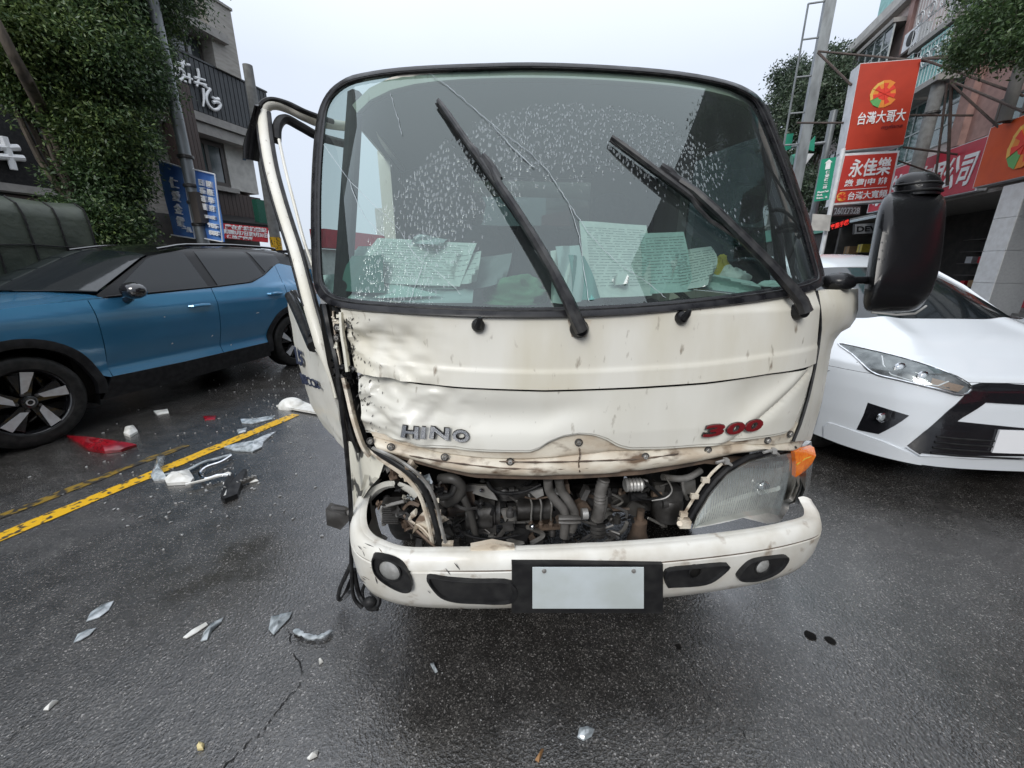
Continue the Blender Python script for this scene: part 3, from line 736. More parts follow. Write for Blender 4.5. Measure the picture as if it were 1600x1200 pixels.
# ground floor: arcade pillars, shop interior
def pillar(s0, p0, s1, p1):
    t = thing('shop_pillar', ST((s0 + s1) / 2, (p0 + p1) / 2, .14), radians(90) - SA, label='white and grey tiled arcade pillar standing on the pavement right of the truck mirror', cat='pillar')
    MB().st(s0 + .02, s1 - .02, p0 + .02, p1 - .02, .14, 3.34).build('core', M_whitep, t, smooth=False)
    zz = [.14, .95, 1.75, 2.55, 3.34]
    for a, b in zip(zz, zz[1:]):
        MB().st(s0, s0 + .02, p0 + .02, p1, a + .006, b - .006).build('cladding_panel', M_grey, t, smooth=False)
        MB().st(s0, s1, p0, p0 + .02, a + .006, b - .006).build('cladding_panel', M_whitep, t, smooth=False)
s0_, _ = PLs(1537, 492, 9.05); s1_, _ = PLs(1505, 488, 9.05); p1_ = PS(1592, 490, s0_).dot(N)
pillar(s0_, 9.05, s1_, p1_)
SHP = thing('phone_shop', ST(17, 12, .14), radians(90) - SA, label='dim open shop under the arcade with goods on shelves, behind the white car', cat='shop')
def shp(name, m, *bx):
    q = MB()
    for b in bx: q.st(*b)
    return q.build(name, m, SHP, smooth=False)
shp('back_wall', M_shop, (13.6, 27, 12.45, 12.6, .14, 3.34)); shp('floor_slab', M_concr, (8, 27, 9.6, 12.6, .14, .20))
shp('side_wall', M_darkbld, (24.0, 24.2, 9.6, 12.5, .2, 3.3))
for k in range(5): shp('shelf', M_frame, (14.0, 20.0, 12.0, 12.4, .6 + k * .42, .63 + k * .42))
for k in range(26):
    gs = MB(); s = 14.1 + (k % 13) * .44; z = .63 + (k // 13) * .84
    gs.st(s, s + random.uniform(.15, .3), 12.05, 12.3, z + .002, z + random.uniform(.15, .32))
    gs.build('package', random.choice([M_wsign, M_card, M_bban, M_redb, M_plast]), SHP, smooth=False)
shp('counter', M_redf, (14.3, 17.2, 11.2, 11.6, .2, .95)); shp('counter_top', M_wsign, (14.25, 17.25, 11.15, 11.65, .95, 1.0))
shp('poster', M_wsign, (14.4, 17.0, 11.17, 11.19, .45, .9))
shp('shutter_box', M_grey, (8.0, 13.2, 11.9, 12.4, 2.9, 3.3))
for k in range(34): shp('shutter_slat', M_darkbld, (8.0, 13.2, 12.0 - .01 * (k % 2), 12.06, .2 + k * .08, .272 + k * .08))
# fascia boards (each a sign)
def sign_board(name, label, cat, q, vec, face, casing, items, frame=.0, **k):
    c = (q[2] + q[3]) / 2
    t = thing(name, c, label=label, cat=cat, **k)
    MB().prism(q, vec).build('casing', casing, t, smooth=False)
    f = -V(vec).normalized()
    qi = qsub(q, frame, 1 - frame, frame * 1.3, 1 - frame * 1.3)
    MB().prism([x + f * .012 for x in qi], -f * .01).build('face', face, t, smooth=False)
    for tx, uv, m, bo, sh in items:
        text_mb(tx, qsub(q, *uv), f * .03, bold=bo, shear=sh).build('lettering', m, t, smooth=False)
    return t, f
qf = [ST(15.6, 9.25, 4.85), ST(15.6, 9.25, 4.85)]
q = [ST(21.2, 9.25, 4.88), ST(15.5, 9.25, 4.84), ST(15.5, 9.25, 3.42), ST(21.2, 9.25, 3.47)]
sign_board('red_fascia_sign', 'long crimson fascia board with white brush lettering above the shop, behind the truck mirror', 'sign', q, N * .22, M_redf, M_wsign,
           [('有限公司', (.50, .955, .20, .86), M_white2, .02, .25), ('永佳', (.06, .36, .2, .86), M_white2, .02, .25)], .012)
tgl = MB()
def globe(t, c, ux, uy, f, R):
    """round logo: a crescent ring of orange, yellow and green facets round a red heart"""
    cols = [pm('logo orange', (.75, .25, .04), .4), pm('logo yellow', (.72, .45, .10), .4), pm('logo red', (.72, .05, .03), .4), pm('logo green', (.12, .38, .12), .4), pm('logo blue', (.05, .2, .45), .4)]
    seg = 14
    for i in range(seg):
        a0 = 2 * pi * i / seg; a1 = 2 * pi * (i + 1) / seg
        for k, (r0, r1) in enumerate(((.0, .45), (.45, .8), (.8, 1.0))):
            if k == 2 and i in (0, 1, 13): continue
            col = cols[2] if k == 0 else (cols[(0 if (i + k) % 2 else 2)] if k == 1 else cols[1 if 3 < i < 10 else 0])
            if i in (8, 9) and k > 0: col = cols[3] if R > .35 else cols[1]
            pp = [c + ux * (R * r * cos(a)) + uy * (R * r * sin(a)) + f * (.02 + .012 * (i % 2)) for r, a in ((r0, a0), (r1, a0), (r1, a1), (r0, a1))]
            if k == 0: pp = pp[1:]
            MB().prism(pp, -f * .015).build('logo_facet', col, t, smooth=False)
q = [PL(1546, 206, 9.02), PL(1546, 206, 9.02), None, None]
so_, zo_ = PLs(1546, 206, 9.0); sb_, zb_ = PLs(1525, 294, 9.0)
q = [ST(so_, 9.0, 4.93), ST(10.6, 9.0, 4.93), ST(10.6, 9.0, 3.45), ST(so_, 9.0, 3.45)]
t_, f_ = sign_board('orange_fascia_sign', 'orange shop fascia with a big round logo at the right edge of the photo', 'sign', q, N * .25, M_oranf, M_wsign,
                    [('台灣大哥大', (.52, .96, .28, .72), M_white2, .02, 0)], .008)
sg_, zg_ = PLs(1602, 233, 8.97)
globe(t_, ST(sg_, 8.97, 4.22), -D * .9, Z, -N, .56)
# hanging billboards facing the traffic
s0 = 16.5
def QS(pts, s): return [PS(x, y, s) for x, y in pts]
q = QS(((1344, 99), (1440, 91), (1411, 227), (1319, 236)), s0)
t_, f_ = sign_board('large_orange_billboard', 'large orange red hanging billboard with a round logo, the upper of two above the pavement', 'billboard', q, D * .55, M_oran, M_wsign,
                    [('台灣大哥大', (.13, .93, .56, .705), M_white2, .012, 0), ('myfone', (.56, .92, .735, .79), pm('dark red print', (.18, .01, .01), .5), .015, .2)], .006)
cc = q[0].lerp(q[1], .5).lerp(q[3].lerp(q[2], .5), .37); ux = (q[1] - q[0]).normalized()
globe(t_, cc, ux, Z, f_, .36)
q = QS(((1318, 240), (1406, 235), (1389, 314), (1300, 321)), s0)
t_, f_ = sign_board('cable_shop_billboard', 'smaller red rounded sign with three rows of white characters under the large billboard', 'billboard', q, D * .5, M_red2, M_wsign,
                    [('永佳樂', (.17, .90, .12, .47), M_white2, .02, 0), ('繳 費|申 辦', (.14, .88, .51, .67), M_white2, .015, 0), ('台灣大寬頻', (.25, .93, .76, .92), M_white2, .015, 0)], .035)
lo = MB().prism([x + f_ * .03 for x in qsub(q, .08, .90, .705, .716)], -f_ * .01); lo.build('rule', M_white2, t_, smooth=False)
globe(t_, q[0].lerp(q[1], .14).lerp(q[3].lerp(q[2], .14), .84), ux, Z, f_, .14)
q = QS(((1302, 322), (1346, 322), (1344, 336), (1300, 338)), s0 + 1.5)
sign_board('phone_number_sign', 'small dark strip sign showing a telephone number under the billboards', 'sign', q, D * .1, pm('mauve grey board', (.22, .17, .17), .6), M_plast, [('26027328', (.05, .95, .15, .85), M_white2, .02, 0)], .02)
q = QS(((1335, 350), (1375, 348), (1374, 364), (1334, 366)), s0 + 3)
sign_board('grey_name_sign', 'grey sign with dark capital letters over the far shop door', 'sign', q, D * .1, M_grey, M_plast, [('DEVI', (.1, .95, .25, .8), M_plast, .03, 0)], .02)
q = QS(((1296, 350), (1328, 340), (1327, 352), (1295, 362)), s0 + 2)
sign_board('red_led_sign', 'narrow black sign with glowing red characters beside the green road sign post', 'sign', q, D * .1, M_plast, M_plast, [('專業手機', (.05, .95, .15, .85), pm('red led', (.5, .02, .02), .5, emit=((1, .05, .04), .6)), .02, 0)], .02)
aw = MB().prism([ST(18, 8.6, 3.15), ST(23, 8.6, 3.15), ST(23, 9.6, 3.4), ST(18, 9.6, 3.4)], (0, 0, -.06))
aw.build('shop_canopy', pm('pale blue canopy', (.42, .5, .53), .5), label='pale blue sheet canopy over the shop below the telephone number sign', cat='canopy', smooth=False)
# boxes stacked in the shop
for i, (px, py, wd, hh, m, lab) in enumerate(((1322, 391, .55, .34, M_card, 'tan cardboard box on top of the stack by the shop door'), (1343, 388, .4, .34, M_yel, 'yellow box beside the tan cardboard box by the shop door'), (1330, 414, .5, .55, M_wsign, 'white box at the bottom of the stack by the shop door'))):
    c = PL(px, py, 9.9); s, z = c.dot(D), c.z
    t = thing('carton', c, radians(90) - SA, label=lab, cat='box')
    MB().st(s - wd / 2, s + wd / 2, 9.9, 10.3, z - hh / 2, z + hh / 2).build('box_body', m, t, smooth=False)
    MB().st(s - .03, s + .03, 9.895, 9.9, z - hh / 2, z + hh / 2).build('tape', M_soff, t, smooth=False)
tb = MB(); c = PL(1332, 430, 9.9); s = c.dot(D); tb.st(s - .8, s + .8, 9.8, 10.5, .95, 1.0); tb.st(s - .7, s - .64, 9.85, 9.9, .2, .95); tb.st(s + .64, s + .7, 9.85, 9.9, .2, .95)
tb.build('display_table', M_darkbld, smooth=False, label='plain table under the stacked boxes by the shop door', cat='table')
# steel brackets and trusses holding the billboards
tr = MB()
def bar(a, b, r=.03): tr.tube([a, b], r, 6)
pm1 = PS(1440, 92, s0 + .1); pm2 = PS(1411, 230, s0 + .1)
bar(pm1, ST(16.6, 9.3, 7.2), .035); bar(pm1 + Z * .0, ST(14.2, 9.4, 6.1), .03); bar(PS(1420, 180, s0 + .1), ST(16.6, 9.3, 5.6), .03)
bar(pm2, ST(16.7, 9.3, 4.6), .03); bar(PS(1400, 250, s0 + .2), ST(17.2, 9.3, 4.1), .025)
bar(PS(1485, 130, 16.0), PS(1600, 235, 14.5), .03); bar(PS(1487, 120, 16.0), PS(1480, 290, 16.0), .04); bar(PS(1480, 130, 16), PS(1455, 330, 16), .03)
bar(PS(1490, 128, 15.6), PS(1600, 175, 13.5), .03); bar(PS(1440, 92, 16.4), PS(1600, 150, 14.5), .03)
bar(PS(1278, 80, 17.5), PS(1450, 96, 16.6), .03); bar(PS(1278, 82, 17.5), PS(1330, 133, 16.8), .035); bar(PS(1245, 192, 17.5), PS(1318, 192, 16.9), .03)
tr.build('sign_truss', M_iron, label='thin rusty steel truss bars tying the billboards to the pink building', cat='bracket')
# poles on the right
q = PL(1423, 300, 8.9); t = thing('utility_pole', V((q.x, q.y, .13)), label='thick grey concrete utility pole passing behind the large billboard', cat='utility pole')
b = V((q.x, q.y, .13)); MB().tube([b, b + Z * 13], [.20, .15], 16).build('shaft', M_cpole, t)
for z in (3.4, 5.9, 8.2): MB().lathe(b + Z * z, Z, [(.21, 0), (.225, .01), (.225, .06), (.21, .07)], 16).build('strap', M_steel, t)
q = PL(1541, 240, 8.7); b = V((q.x, q.y, .13)); t = thing('utility_pole', b, label='dark leaning-looking steel post behind the orange fascia at the right', cat='utility pole')
b2 = ST(14.6, 8.85, 4.9); MB().tube([b2, b2 + Z * 1.6], .13, 12).build('shaft', M_darkbld, t)
MB().tube([b2 - Z * .0, ST(14.6, 9.2, 4.9)], .05, 8).build('bracket', M_iron, t)
# tall lattice post with ladder
b = PS(1254, 232, 18.5); b = V((b.x, b.y, 0)); t = thing('steel_mast', b, label='tall bare steel mast with a narrow ladder frame, against the sky right of the truck', cat='mast')
MB().box(-.16, .16, -.12, .12, 0, 10.0, lambda x, y, z: b + ST(y, x, z)).build('post', M_pole, t, smooth=False)
ld = MB(); o = b - N * .62
ld.tube([o + Z * 4.2, o + Z * 9.8], .035, 6)
for z in (5.6, 6.6, 7.7, 8.8, 9.8): ld.tube([o + Z * z, b + Z * z], .03, 6)
ld.build('ladder', M_pole, t)
# street-name sign on its post, with traffic-light arm
b = PS(1297, 330, 15.0); b = V((b.x, b.y, .0)); t = thing('street_name_post', b, label='thin white post carrying the green street name sign beside the billboards', cat='sign post')
MB().tube([b, b + Z * 4.6], .06, 10).build('post', M_wsign, t)
q = QS(((1284, 249), (1307, 245), (1295, 312), (1272, 315)), 14.9)
MB().prism(q, D * .04).build('sign_panel', M_greens, t, smooth=False)
MB().prism([x - D * .01 for x in qsub(q, .35, .68, .1, .26)], D * .008).build('arrow_plate', M_white2, t, smooth=False)
MB().prism([x - D * .01 for x in [q[0].lerp(q[1], .25).lerp(q[3].lerp(q[2], .25), .11), q[0].lerp(q[1], .52).lerp(q[3].lerp(q[2], .52), .03), q[0].lerp(q[1], .78).lerp(q[3].lerp(q[2], .78), .11)]], D * .008).build('arrow_tip', M_white2, t, smooth=False)
text_mb('仁\n愛\n路\n二\n段', qsub(q, .42, .72, .29, .72), -D * .02, bold=.02).build('lettering', M_white2, t, smooth=False)
text_mb("Ren'ai\nRd.\nSec. 2", qsub(q, .1, .85, .76, .95), -D * .02, bold=.03).build('lettering', M_white2, t, smooth=False)
q = QS(((1270, 334), (1299, 336), (1296, 361), (1267, 360)), 14.8)
nt_ = MB().prism(q, D * .03).build('notice_board', M_wallw, label='small cream notice board under the green street sign', cat='sign', smooth=False)
# traffic arm with two small green signs, seen edge of the windscreen
b = PS(1295, 215, 20); bq = V((b.x, b.y, 0)); t = thing('traffic_sign_arm', bq, label='grey pole with a horizontal arm carrying small green road signs, right of the windscreen', cat='sign post')
MB().tube([bq, bq + Z * (b.z + .9)], .12, 10).build('post', M_pole, t)
MB().tube([PS(1296, 222, 20), PS(1225, 231, 20), PS(1180, 236, 20)], .06, 8).build('arm', M_pole, t)
MB().prism(QS(((1226, 210), (1240, 208), (1236, 232), (1226, 236)), 19.9), D * .05).build('sign_panel', M_greens, t, smooth=False)
MB().prism(QS(((1256, 232), (1274, 212), (1272, 236)), 19.9), D * .05).build('sign_panel', M_greens, t, smooth=False)
MB().prism(QS(((1256, 240), (1272, 240), (1258, 258)), 19.9), D * .05).build('sign_panel', M_wsign, t, smooth=False)
MB().tube([PS(1237, 250, 19.8), PS(1256, 243, 19.8)], .18, 12).build('signal_lamp', M_greens, t)
# the street goes on behind the photographer (it shows in the windscreen)
def block(s0, s1, p, h, m, label, sgn=1, dep=9):
    t = thing('street_building', ST((s0 + s1) / 2, p, .13), radians(90) - SA, label=label, cat='building')
    MB().st(s0 + .03, s1 - .03, *sorted((p, p + sgn * dep)), .13, h).build('wall', m, t, smooth=False)
    n = max(2, int((s1 - s0) / 3.2)); fl = int((h - 3.6) / 3)
    for i in range(n):
        for k in range(fl):
            a = s0 + (s1 - s0) * (i + .25) / n; b_ = a + (s1 - s0) / n * .55
            win_unit(t, a, b_, p, 4.6 + k * 3, 6.2 + k * 3, M_wing, M_framew, 2, 1, .06, sgn)
            MB().st(a - .1, b_ + .1, *sorted((p, p - sgn * .5)), 4.3 + k * 3, 4.45 + k * 3).build('ledge', M_soff, t, smooth=False)
    MB().st(s0, s1, *sorted((p, p - sgn * .25)), 3.2, 4.1).build('fascia_board', M_redf if h > 12 else M_greens, t, smooth=False)
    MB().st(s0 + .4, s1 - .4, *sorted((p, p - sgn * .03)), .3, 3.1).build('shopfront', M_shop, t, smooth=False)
block(27.9, 50, 10.6, 8.5, M_darkbld, 'dark low shop row beyond the pink tiled building')
block(-4, 9.15, 10.5, 18, M_darkbld, 'dark weathered shop house beside the camera, next to the pink building')
block(-16, -4.1, 10.5, 15, M_pink, 'taller pinkish shop house behind the camera on the right side')
block(-17, -5, -13.4, 10, M_darkbld, 'dark shop house behind the camera on the left side', -1)
# ================================================================== TREES
def leaves(blobs, n, size, seed, squash=.8, clump=.16, droop=.3):
    rg = np.random.default_rng(seed)
    wts = np.array([b[1] ** 2 for b in blobs]); wts = wts / wts.sum()
    nc = max(40, n // 60)
    idx = rg.choice(len(blobs), nc, p=wts)
    d = rg.normal(size=(nc, 3)); d /= np.linalg.norm(d, axis=1)[:, None]
    rad = rg.uniform(.45, 1.18, nc) ** .7
    C = np.array([list(blobs[i][0]) for i in idx]); R = np.array([blobs[i][1] for i in idx])
    cc = C + d * (R * rad)[:, None] * np.array([1, 1, squash])
    k = rg.integers(0, nc, n)
    off = rg.normal(size=(n, 3)) * clump * (.5 + R[k][:, None] * .6)
    off[:, 2] -= np.abs(off[:, 2]) * droop
    p = cc[k] + off
    a = rg.normal(size=(n, 3)); a += d[k] * .8; a[:, 2] -= .3; a /= np.linalg.norm(a, axis=1)[:, None]
    b = np.cross(a, rg.normal(size=(n, 3))); b /= np.linalg.norm(b, axis=1)[:, None]
    s = size * rg.uniform(.6, 1.3, n)[:, None]
    nn = np.cross(a, b)
    v = np.empty((n, 4, 3)); v[:, 0] = p; v[:, 1] = p + a * s * .5 + b * s * .2 + nn * s * .08; v[:, 2] = p + a * s; v[:, 3] = p + a * s * .5 - b * s * .2 + nn * s * .08
    return v.reshape(-1, 3)
def tree(name, base, blobs, n, size, mleaf, seed, trunk_r, trunks=None, squash=.85, clump=.16, **k):
    t = thing(name, base, **k)
    vs = leaves(blobs, n, size, seed, squash, clump) - np.array(base)
    me = bpy.data.meshes.new('crown'); me.vertices.add(n * 4); me.vertices.foreach_set('co', vs.ravel())
    me.loops.add(n * 4); me.polygons.add(n); me.loops.foreach_set('vertex_index', np.arange(n * 4)); me.polygons.foreach_set('loop_start', np.arange(0, n * 4, 4))
    me.update(calc_edges=True); me.materials.append(mleaf)
    o = bpy.data.objects.new('crown', me); COL.objects.link(o); o.parent = t
    b = V(base); rr = random.Random(seed); tk = MB(); limbs = MB()
    cz = min(q[0][2] for q in blobs); top = V(blobs[len(blobs) // 2][0])
    fork = b.lerp(V((top.x, top.y, max(cz, b.z + 1.6))), .8)
    pts = smooth_curve([b, b.lerp(fork, .35) + V((rr.uniform(-.08, .08), rr.uniform(-.08, .08), 0)), fork], 5)
    tk.tube(pts, [lerp(trunk_r * 1.25, trunk_r * .75, i / (len(pts) - 1)) for i in range(len(pts))], 12)
    tk.build('trunk', M_bark, t)
    for c, r in blobs:
        c = V(c); m = fork.lerp(c, .5) + V((rr.uniform(-.2, .2), rr.uniform(-.2, .2), -.15))
        pp = smooth_curve([fork, m, c], 4); limbs.tube(pp, [lerp(trunk_r * .45, .015, i / (len(pp) - 1)) for i in range(len(pp))], 7)
        for q in range(4):
            e_ = c + V((rr.gauss(0, 1), rr.gauss(0, 1), rr.gauss(0, 1))).normalized() * r * .8
            limbs.tube([m.lerp(c, .6), c.lerp(e_, .5) + Z * .05, e_], [.03, .018, .006], 5)
    limbs.build('limb', M_bark, t)
    return t
def PB(px, py, rpx, p):
    c = PL(px, py, p); t = ray(px, py); dep = (c - CAM).length / t.length
    return (tuple(c), rpx / F * dep)
bl = [PB(x, y, r, p) for x, y, r, p in ((55, 60, 75, -8.9), (150, 90, 80, -8.7), (205, 60, 46, -9.1), (203, 130, 38, -9.0), (88, 130, 46, -9.0), (15, 105, 38, -9.2), (48, 150, 32, -9.2), (162, 200, 55, -8.7), (190, 215, 36, -8.9),
     (152, 285, 44, -8.9), (178, 275, 38, -8.9), (192, 350, 32, -9.0), (155, 350, 50, -8.8), (128, 340, 34, -9.0), (-20, 50, 55, -9.2), (-30, 0, 80, -9.2), (90, -40, 90, -9), (200, -50, 80, -9))]
bp0 = PL(150, 420, -8.9); base = (bp0.x, bp0.y, .13)
TL_ = tree('broadleaf_tree', base, bl, 210000, .070, M_leafL, 3, .17, clump=.13, label='big dense dark green tree filling the upper left, beside the blue car', cat='tree')
bt = MB(); bt.tube([V(base) + Z * 1.6, PL(75, 190, -9.1), PL(40, 122, -8.2), PL(20, 85, -8.1), PL(-4, 38, -8.1), PL(-30, -10, -8.3)], [.09, .08, .07, .06, .055, .05], 10)
bt.build('limb', M_bark, TL_)
# trees right of the truck, far
bl = [PB(x, y, r, p) for x, y, r, p in ((1232, 120, 22, 7.5), (1228, 165, 26, 7.3), (1262, 125, 24, 8), (1302, 90, 20, 8.5), (1300, 130, 34, 8.3), (1262, 185, 32, 8), (1310, 185, 30, 8.6), (1245, 225, 30, 7.6), (1215, 200, 18, 7), (1230, 290, 30, 7.4), (1262, 300, 30, 7.8))]
c0 = PL(1262, 200, 7.9); tree('roadside_tree', (c0.x, c0.y, 0), bl, 42000, .17, M_leafF, 5, .22, clump=.2, label='grey green tree far behind the steel mast, right of the windscreen', cat='tree')
# near tree at the top right corner
bl = [PB(x, y, r, p) for x, y, r, p in ((1590, 30, 62, 7.2), (1540, 60, 42, 7.1), (1662, 45, 55, 7.3), (1575, 62, 30, 7.0), (1650, -30, 90, 7.4), (1560, -20, 52, 7.3), (1508, 72, 20, 7.2), (1720, 0, 90, 7.6))]
bl += [((ST(s_, p_, z_)).to_tuple(), r_) for s_, p_, z_, r_ in ((3.2, 7.2, 6.6, 1.3), (2.0, 6.4, 7.2, 1.2), (4.2, 6.0, 7.6, 1.2), (1.0, 7.6, 6.4, 1.2), (3.0, 5.2, 7.9, 1.0), (.2, 6.4, 7.4, 1.1))]
c0 = ST(5.5, 9.2, .14); tree('broadleaf_tree', tuple(c0), bl, 100000, .085, M_leafR, 8, .2, clump=.11, label='leafy branch end hanging into the top right corner before the pink building', cat='tree')
# ================================================================== VEHICLE HELPERS
def wheel(par, c, axis, r, w_, style='suv', name='wheel'):
    """c = centre of the outer face, axis points outwards"""
    axis = V(axis).normalized(); c = V(c)
    t = MB(); rr = r * .70
    t.lathe(c, axis, [(rr, -w_), (r * .95, -w_), (r, -w_ * .85), (r, -.035), (r * .985, -.015), (r * .95, -.002), (r * .86, .006), (rr * 1.04, .002), (rr, -.012), (rr, -.03)], 48, caps=False)
    to = t.build(name, M_tyre, par); 
    g = MB()
    for k in range(3): g.lathe(c, axis, [(r * 1.001, -.06 - k * w_ * .25), (r * 1.001, -.07 - k * w_ * .25)], 32, caps=False)
    rim = MB(); rim.lathe(c, axis, [(rr * 1.0, -.012), (rr * .97, -.02), (rr * .93, -.05), (rr * .9, -w_ * .7), (.02, -w_ * .7)], 40, caps=False)
    ro = rim.build('rim', M_rimb, to)
    u = axis.cross(Z).normalized(); v = u.cross(axis).normalized()
    def pt(a, rad, d): return c + (u * cos(a) + v * sin(a)) * rad + axis * d
    if style == 'suv':
        for i in range(5):
            a = 2 * pi * i / 5 + .35
            q = MB(); q.prism([pt(a - .55, rr * .2, -.03), pt(a + .55, rr * .2, -.03), pt(a + .33, rr * .93, -.022), pt(a - .33, rr * .93, -.022)], -axis * .03); q.build('spoke', M_rimb, to, smooth=False)
            q = MB(); q.prism([pt(a - .42, rr * .30, -.022), pt(a + .12, rr * .36, -.024), pt(a + .30, rr * .94, -.014), pt(a - .02, rr * .96, -.014), ], axis * .006); q.build('spoke_face', M_rim, to, smooth=False)
    else:
        for i in range(10):
            a = 2 * pi * i / 10
            q = MB(); q.prism([pt(a - .25, rr * .2, -.03), pt(a + .25, rr * .2, -.03), pt(a + .07, rr * .95, -.025), pt(a - .07, rr * .95, -.025)], -axis * .02); q.build('spoke', M_rim, to, smooth=False)
    h = MB(); h.lathe(c, axis, [(rr * .19, -.03), (rr * .19, -.012), (rr * .15, -.006), (.0, -.004)], 20); h.build('hub_cap', M_rimb, to)
    h = MB(); h.lathe(c, axis, [(rr * .10, -.006), (rr * .10, -.001), (rr * .07, -.001), (rr * .07, -.006)], 20, caps=False); h.build('emblem', M_rim, to)
    b_ = MB(); 
    for i in range(5):
        a = 2 * pi * i / 5; b_.lathe(pt(a, rr * .27, -.02), axis, [(.012, -.01), (.012, .004), (.0, .005)], 8)
    b_.build('wheel_nut', M_steel, to)
    return to
# ================================================================== BLUE CAR
ga = G(45, 706); gb = G(458, 575); cang = atan2(gb.y - ga.y, gb.x - ga.x)
def bside(x, z):
    y = interp(z, [0, .2, .32, .42, .5, .58, .70, .85, .98, 1.10, 1.18, 1.52, 1.6], [.10, .06, .03, .02, .045, .035, .012, .0, .004, .05, .085, .26, .36])
    if x < -.2: y += .30 * ((-.2 - x) / .66) ** 2.2
    if x > 2.75: y += .16 * ((x - 2.75) / .9) ** 2
    if z > 1.15 and x > 2.5: y += .05 * (x - 2.5)
    return y
CB = Surf(ga, cang, bside)
BC = thing('suv_car', ga + CB.ay * .93 + CB.ax * 1.35, cang, label='blue compact sport utility car with glossy black roof, parked left of the truck', cat='car')
def cpanel(name, S, top, bot, ns, nt_, mat, par, d=0.0, th=.012, disp=None, **k):
    rows = patch(S, top, bot, ns, nt_, disp, d); return MB().sheet(rows, S.ay * th).build(name, mat, par, **k)
def arc(cx, cz, r, a0, a1, n=16): return [(cx + r * cos(radians(lerp(a0, a1, i / n))), cz + r * sin(radians(lerp(a0, a1, i / n)))) for i in range(n + 1)]
W2 = 1.86
def both(fn):  # helper for grids over the width: fn(x) -> (y, z) from near side to far side
    return fn
# dark inner shell (floor, wheel wells)
q = MB(); q.box(-.75, 3.4, .10, W2 - .10, .24, .30, CB.raw); q.box(.46, 2.24, .09, W2 - .09, .28, 1.05, CB.raw); q.box(-.7, -.45, .35, W2 - .35, .3, .95, CB.raw); q.box(-.5, .5, .45, W2 - .45, .3, .95, CB.raw); q.box(2.4, 3.5, .45, W2 - .45, .3, 1.1, CB.raw)
q.build('chassis', M_dark, BC, smooth=False)
AR = .435
# lower body panels, near side
fb = [(-.78, .55), (-.60, .50)] + [(x, z) for x, z in arc(.12, .36, AR + .055, 163, 10)] + [(.64, .43), (.665, .42)]
ft = [(-.80, .86), (-.5, .98), (-.1, 1.055), (.3, 1.085), (.665, 1.10)]
cpanel('front_fender', CB, ft, fb, 48, 14, M_blue, BC)
def doordisp(a, z, s, t): return .012 * math.exp(-((z - .52) / .07) ** 2)
dt1 = [(.672, 1.10), (1.2, 1.115), (1.80, 1.14)]; db1 = [(.672, .42), (1.2, .41), (1.75, .42)]
cpanel('front_door', CB, dt1, db1, 24, 26, M_blue, BC, disp=doordisp)
dt2 = [(1.808, 1.14), (2.36, 1.175), (2.62, 1.26), (2.90, 1.385)]
db2 = [(1.758, .42), (2.36, .425)] + arc(2.88, .36, AR + .055, 172, 118, 6) + [(2.80, .86)]
cpanel('rear_door', CB, dt2, db2, 24, 26, M_blue, BC, disp=doordisp)
dt3 = [(2.908, 1.39), (3.0, 1.41), (3.3, 1.37), (3.6, 1.30)]; db3 = [(2.81, .86)] + arc(2.88, .36, AR + .055, 98, 12, 12) + [(3.48, .45), (3.62, .5)]
cpanel('rear_fender', CB, dt3, db3, 26, 20, M_blue, BC)
q = MB().sheet(patch(CB, [(.66, .425), (1.3, .415), (2.38, .425)], [(.56, .24), (1.3, .22), (2.42, .24)], 20, 4, None, -.006), CB.ay * .05); q.build('sill_cladding', M_clad, BC)
for cx in (.12, 2.88):
    o_ = arc(cx, .36, AR + .06, 188, -8, 28); i_ = arc(cx, .36, AR - .01, 188, -8, 28)
    rows = [[CB.pt(a, z, -.012) for a, z in i_], [CB.pt(a, z, -.016) for a, z in [(lerp(p_[0], q_[0], .5), lerp(p_[1], q_[1], .5)) for p_, q_ in zip(i_, o_)]], [CB.pt(a, z, -.006) for a, z in o_]]
    MB().sheet(rows, CB.ay * .05).build('arch_cladding', M_clad, BC)
    rows = [[CB.raw(a, y, z) for a, z in arc(cx, .36, AR, 200, -20, 24)] for y in (.03, .42)]; MB().grid(rows).build('wheel_well', M_dark, BC)
for x in (.12, 2.88):
    wheel(BC, CB.raw(x, .035, .36), -CB.ay, .36, .235)
    wheel(BC, CB.raw(x, W2 - .035, .36), CB.ay, .36, .235)
# far side skin
rows = [[CB.raw(x, W2 - bside(x, z), z) for x in [-.8 + i * .14 for i in range(32)]] for z in (.42, .6, .85, 1.0, 1.1)]
MB().grid(rows).build('far_side_skin', M_blue, BC)
# bonnet
rows = []
for i in range(15):
    x = -.84 + 1.62 * i / 14; y0 = bside(max(x, -.8), 1.05) + .02; zt = interp(x, [-.84, -.7, -.4, 0, .4, .78], [.82, .93, 1.0, 1.06, 1.09, 1.115])
    rows.append([CB.raw(x + (-.10 * sin(pi * j / 14) if i < 3 else 0) - .12 * sin(pi * j / 14) * (i / 14), lerp(y0, W2 - y0, j / 14), zt + .055 * sin(pi * j / 14) ** .6 + (.012 if 2 < j < 12 else 0)) for j in range(15)])
MB().sheet(rows, -Z * .015).build('bonnet', M_blue, BC)
rows = [[CB.raw(-.80 - .16 * sin(pi * j / 14), lerp(.33, W2 - .33, j / 14), z) for j in range(15)] for z in (.25, .45, .7, .86)]
MB().sheet(rows, CB.ax * .03).build('front_bumper', M_blue, BC)
rows = [[CB.raw(3.60 + .05 * sin(pi * j / 14), lerp(.22, W2 - .22, j / 14), z) for j in range(15)] for z in (.3, .5, .8, 1.1, 1.33)]
MB().sheet(rows, -CB.ax * .03).build('tailgate', M_blue, BC)
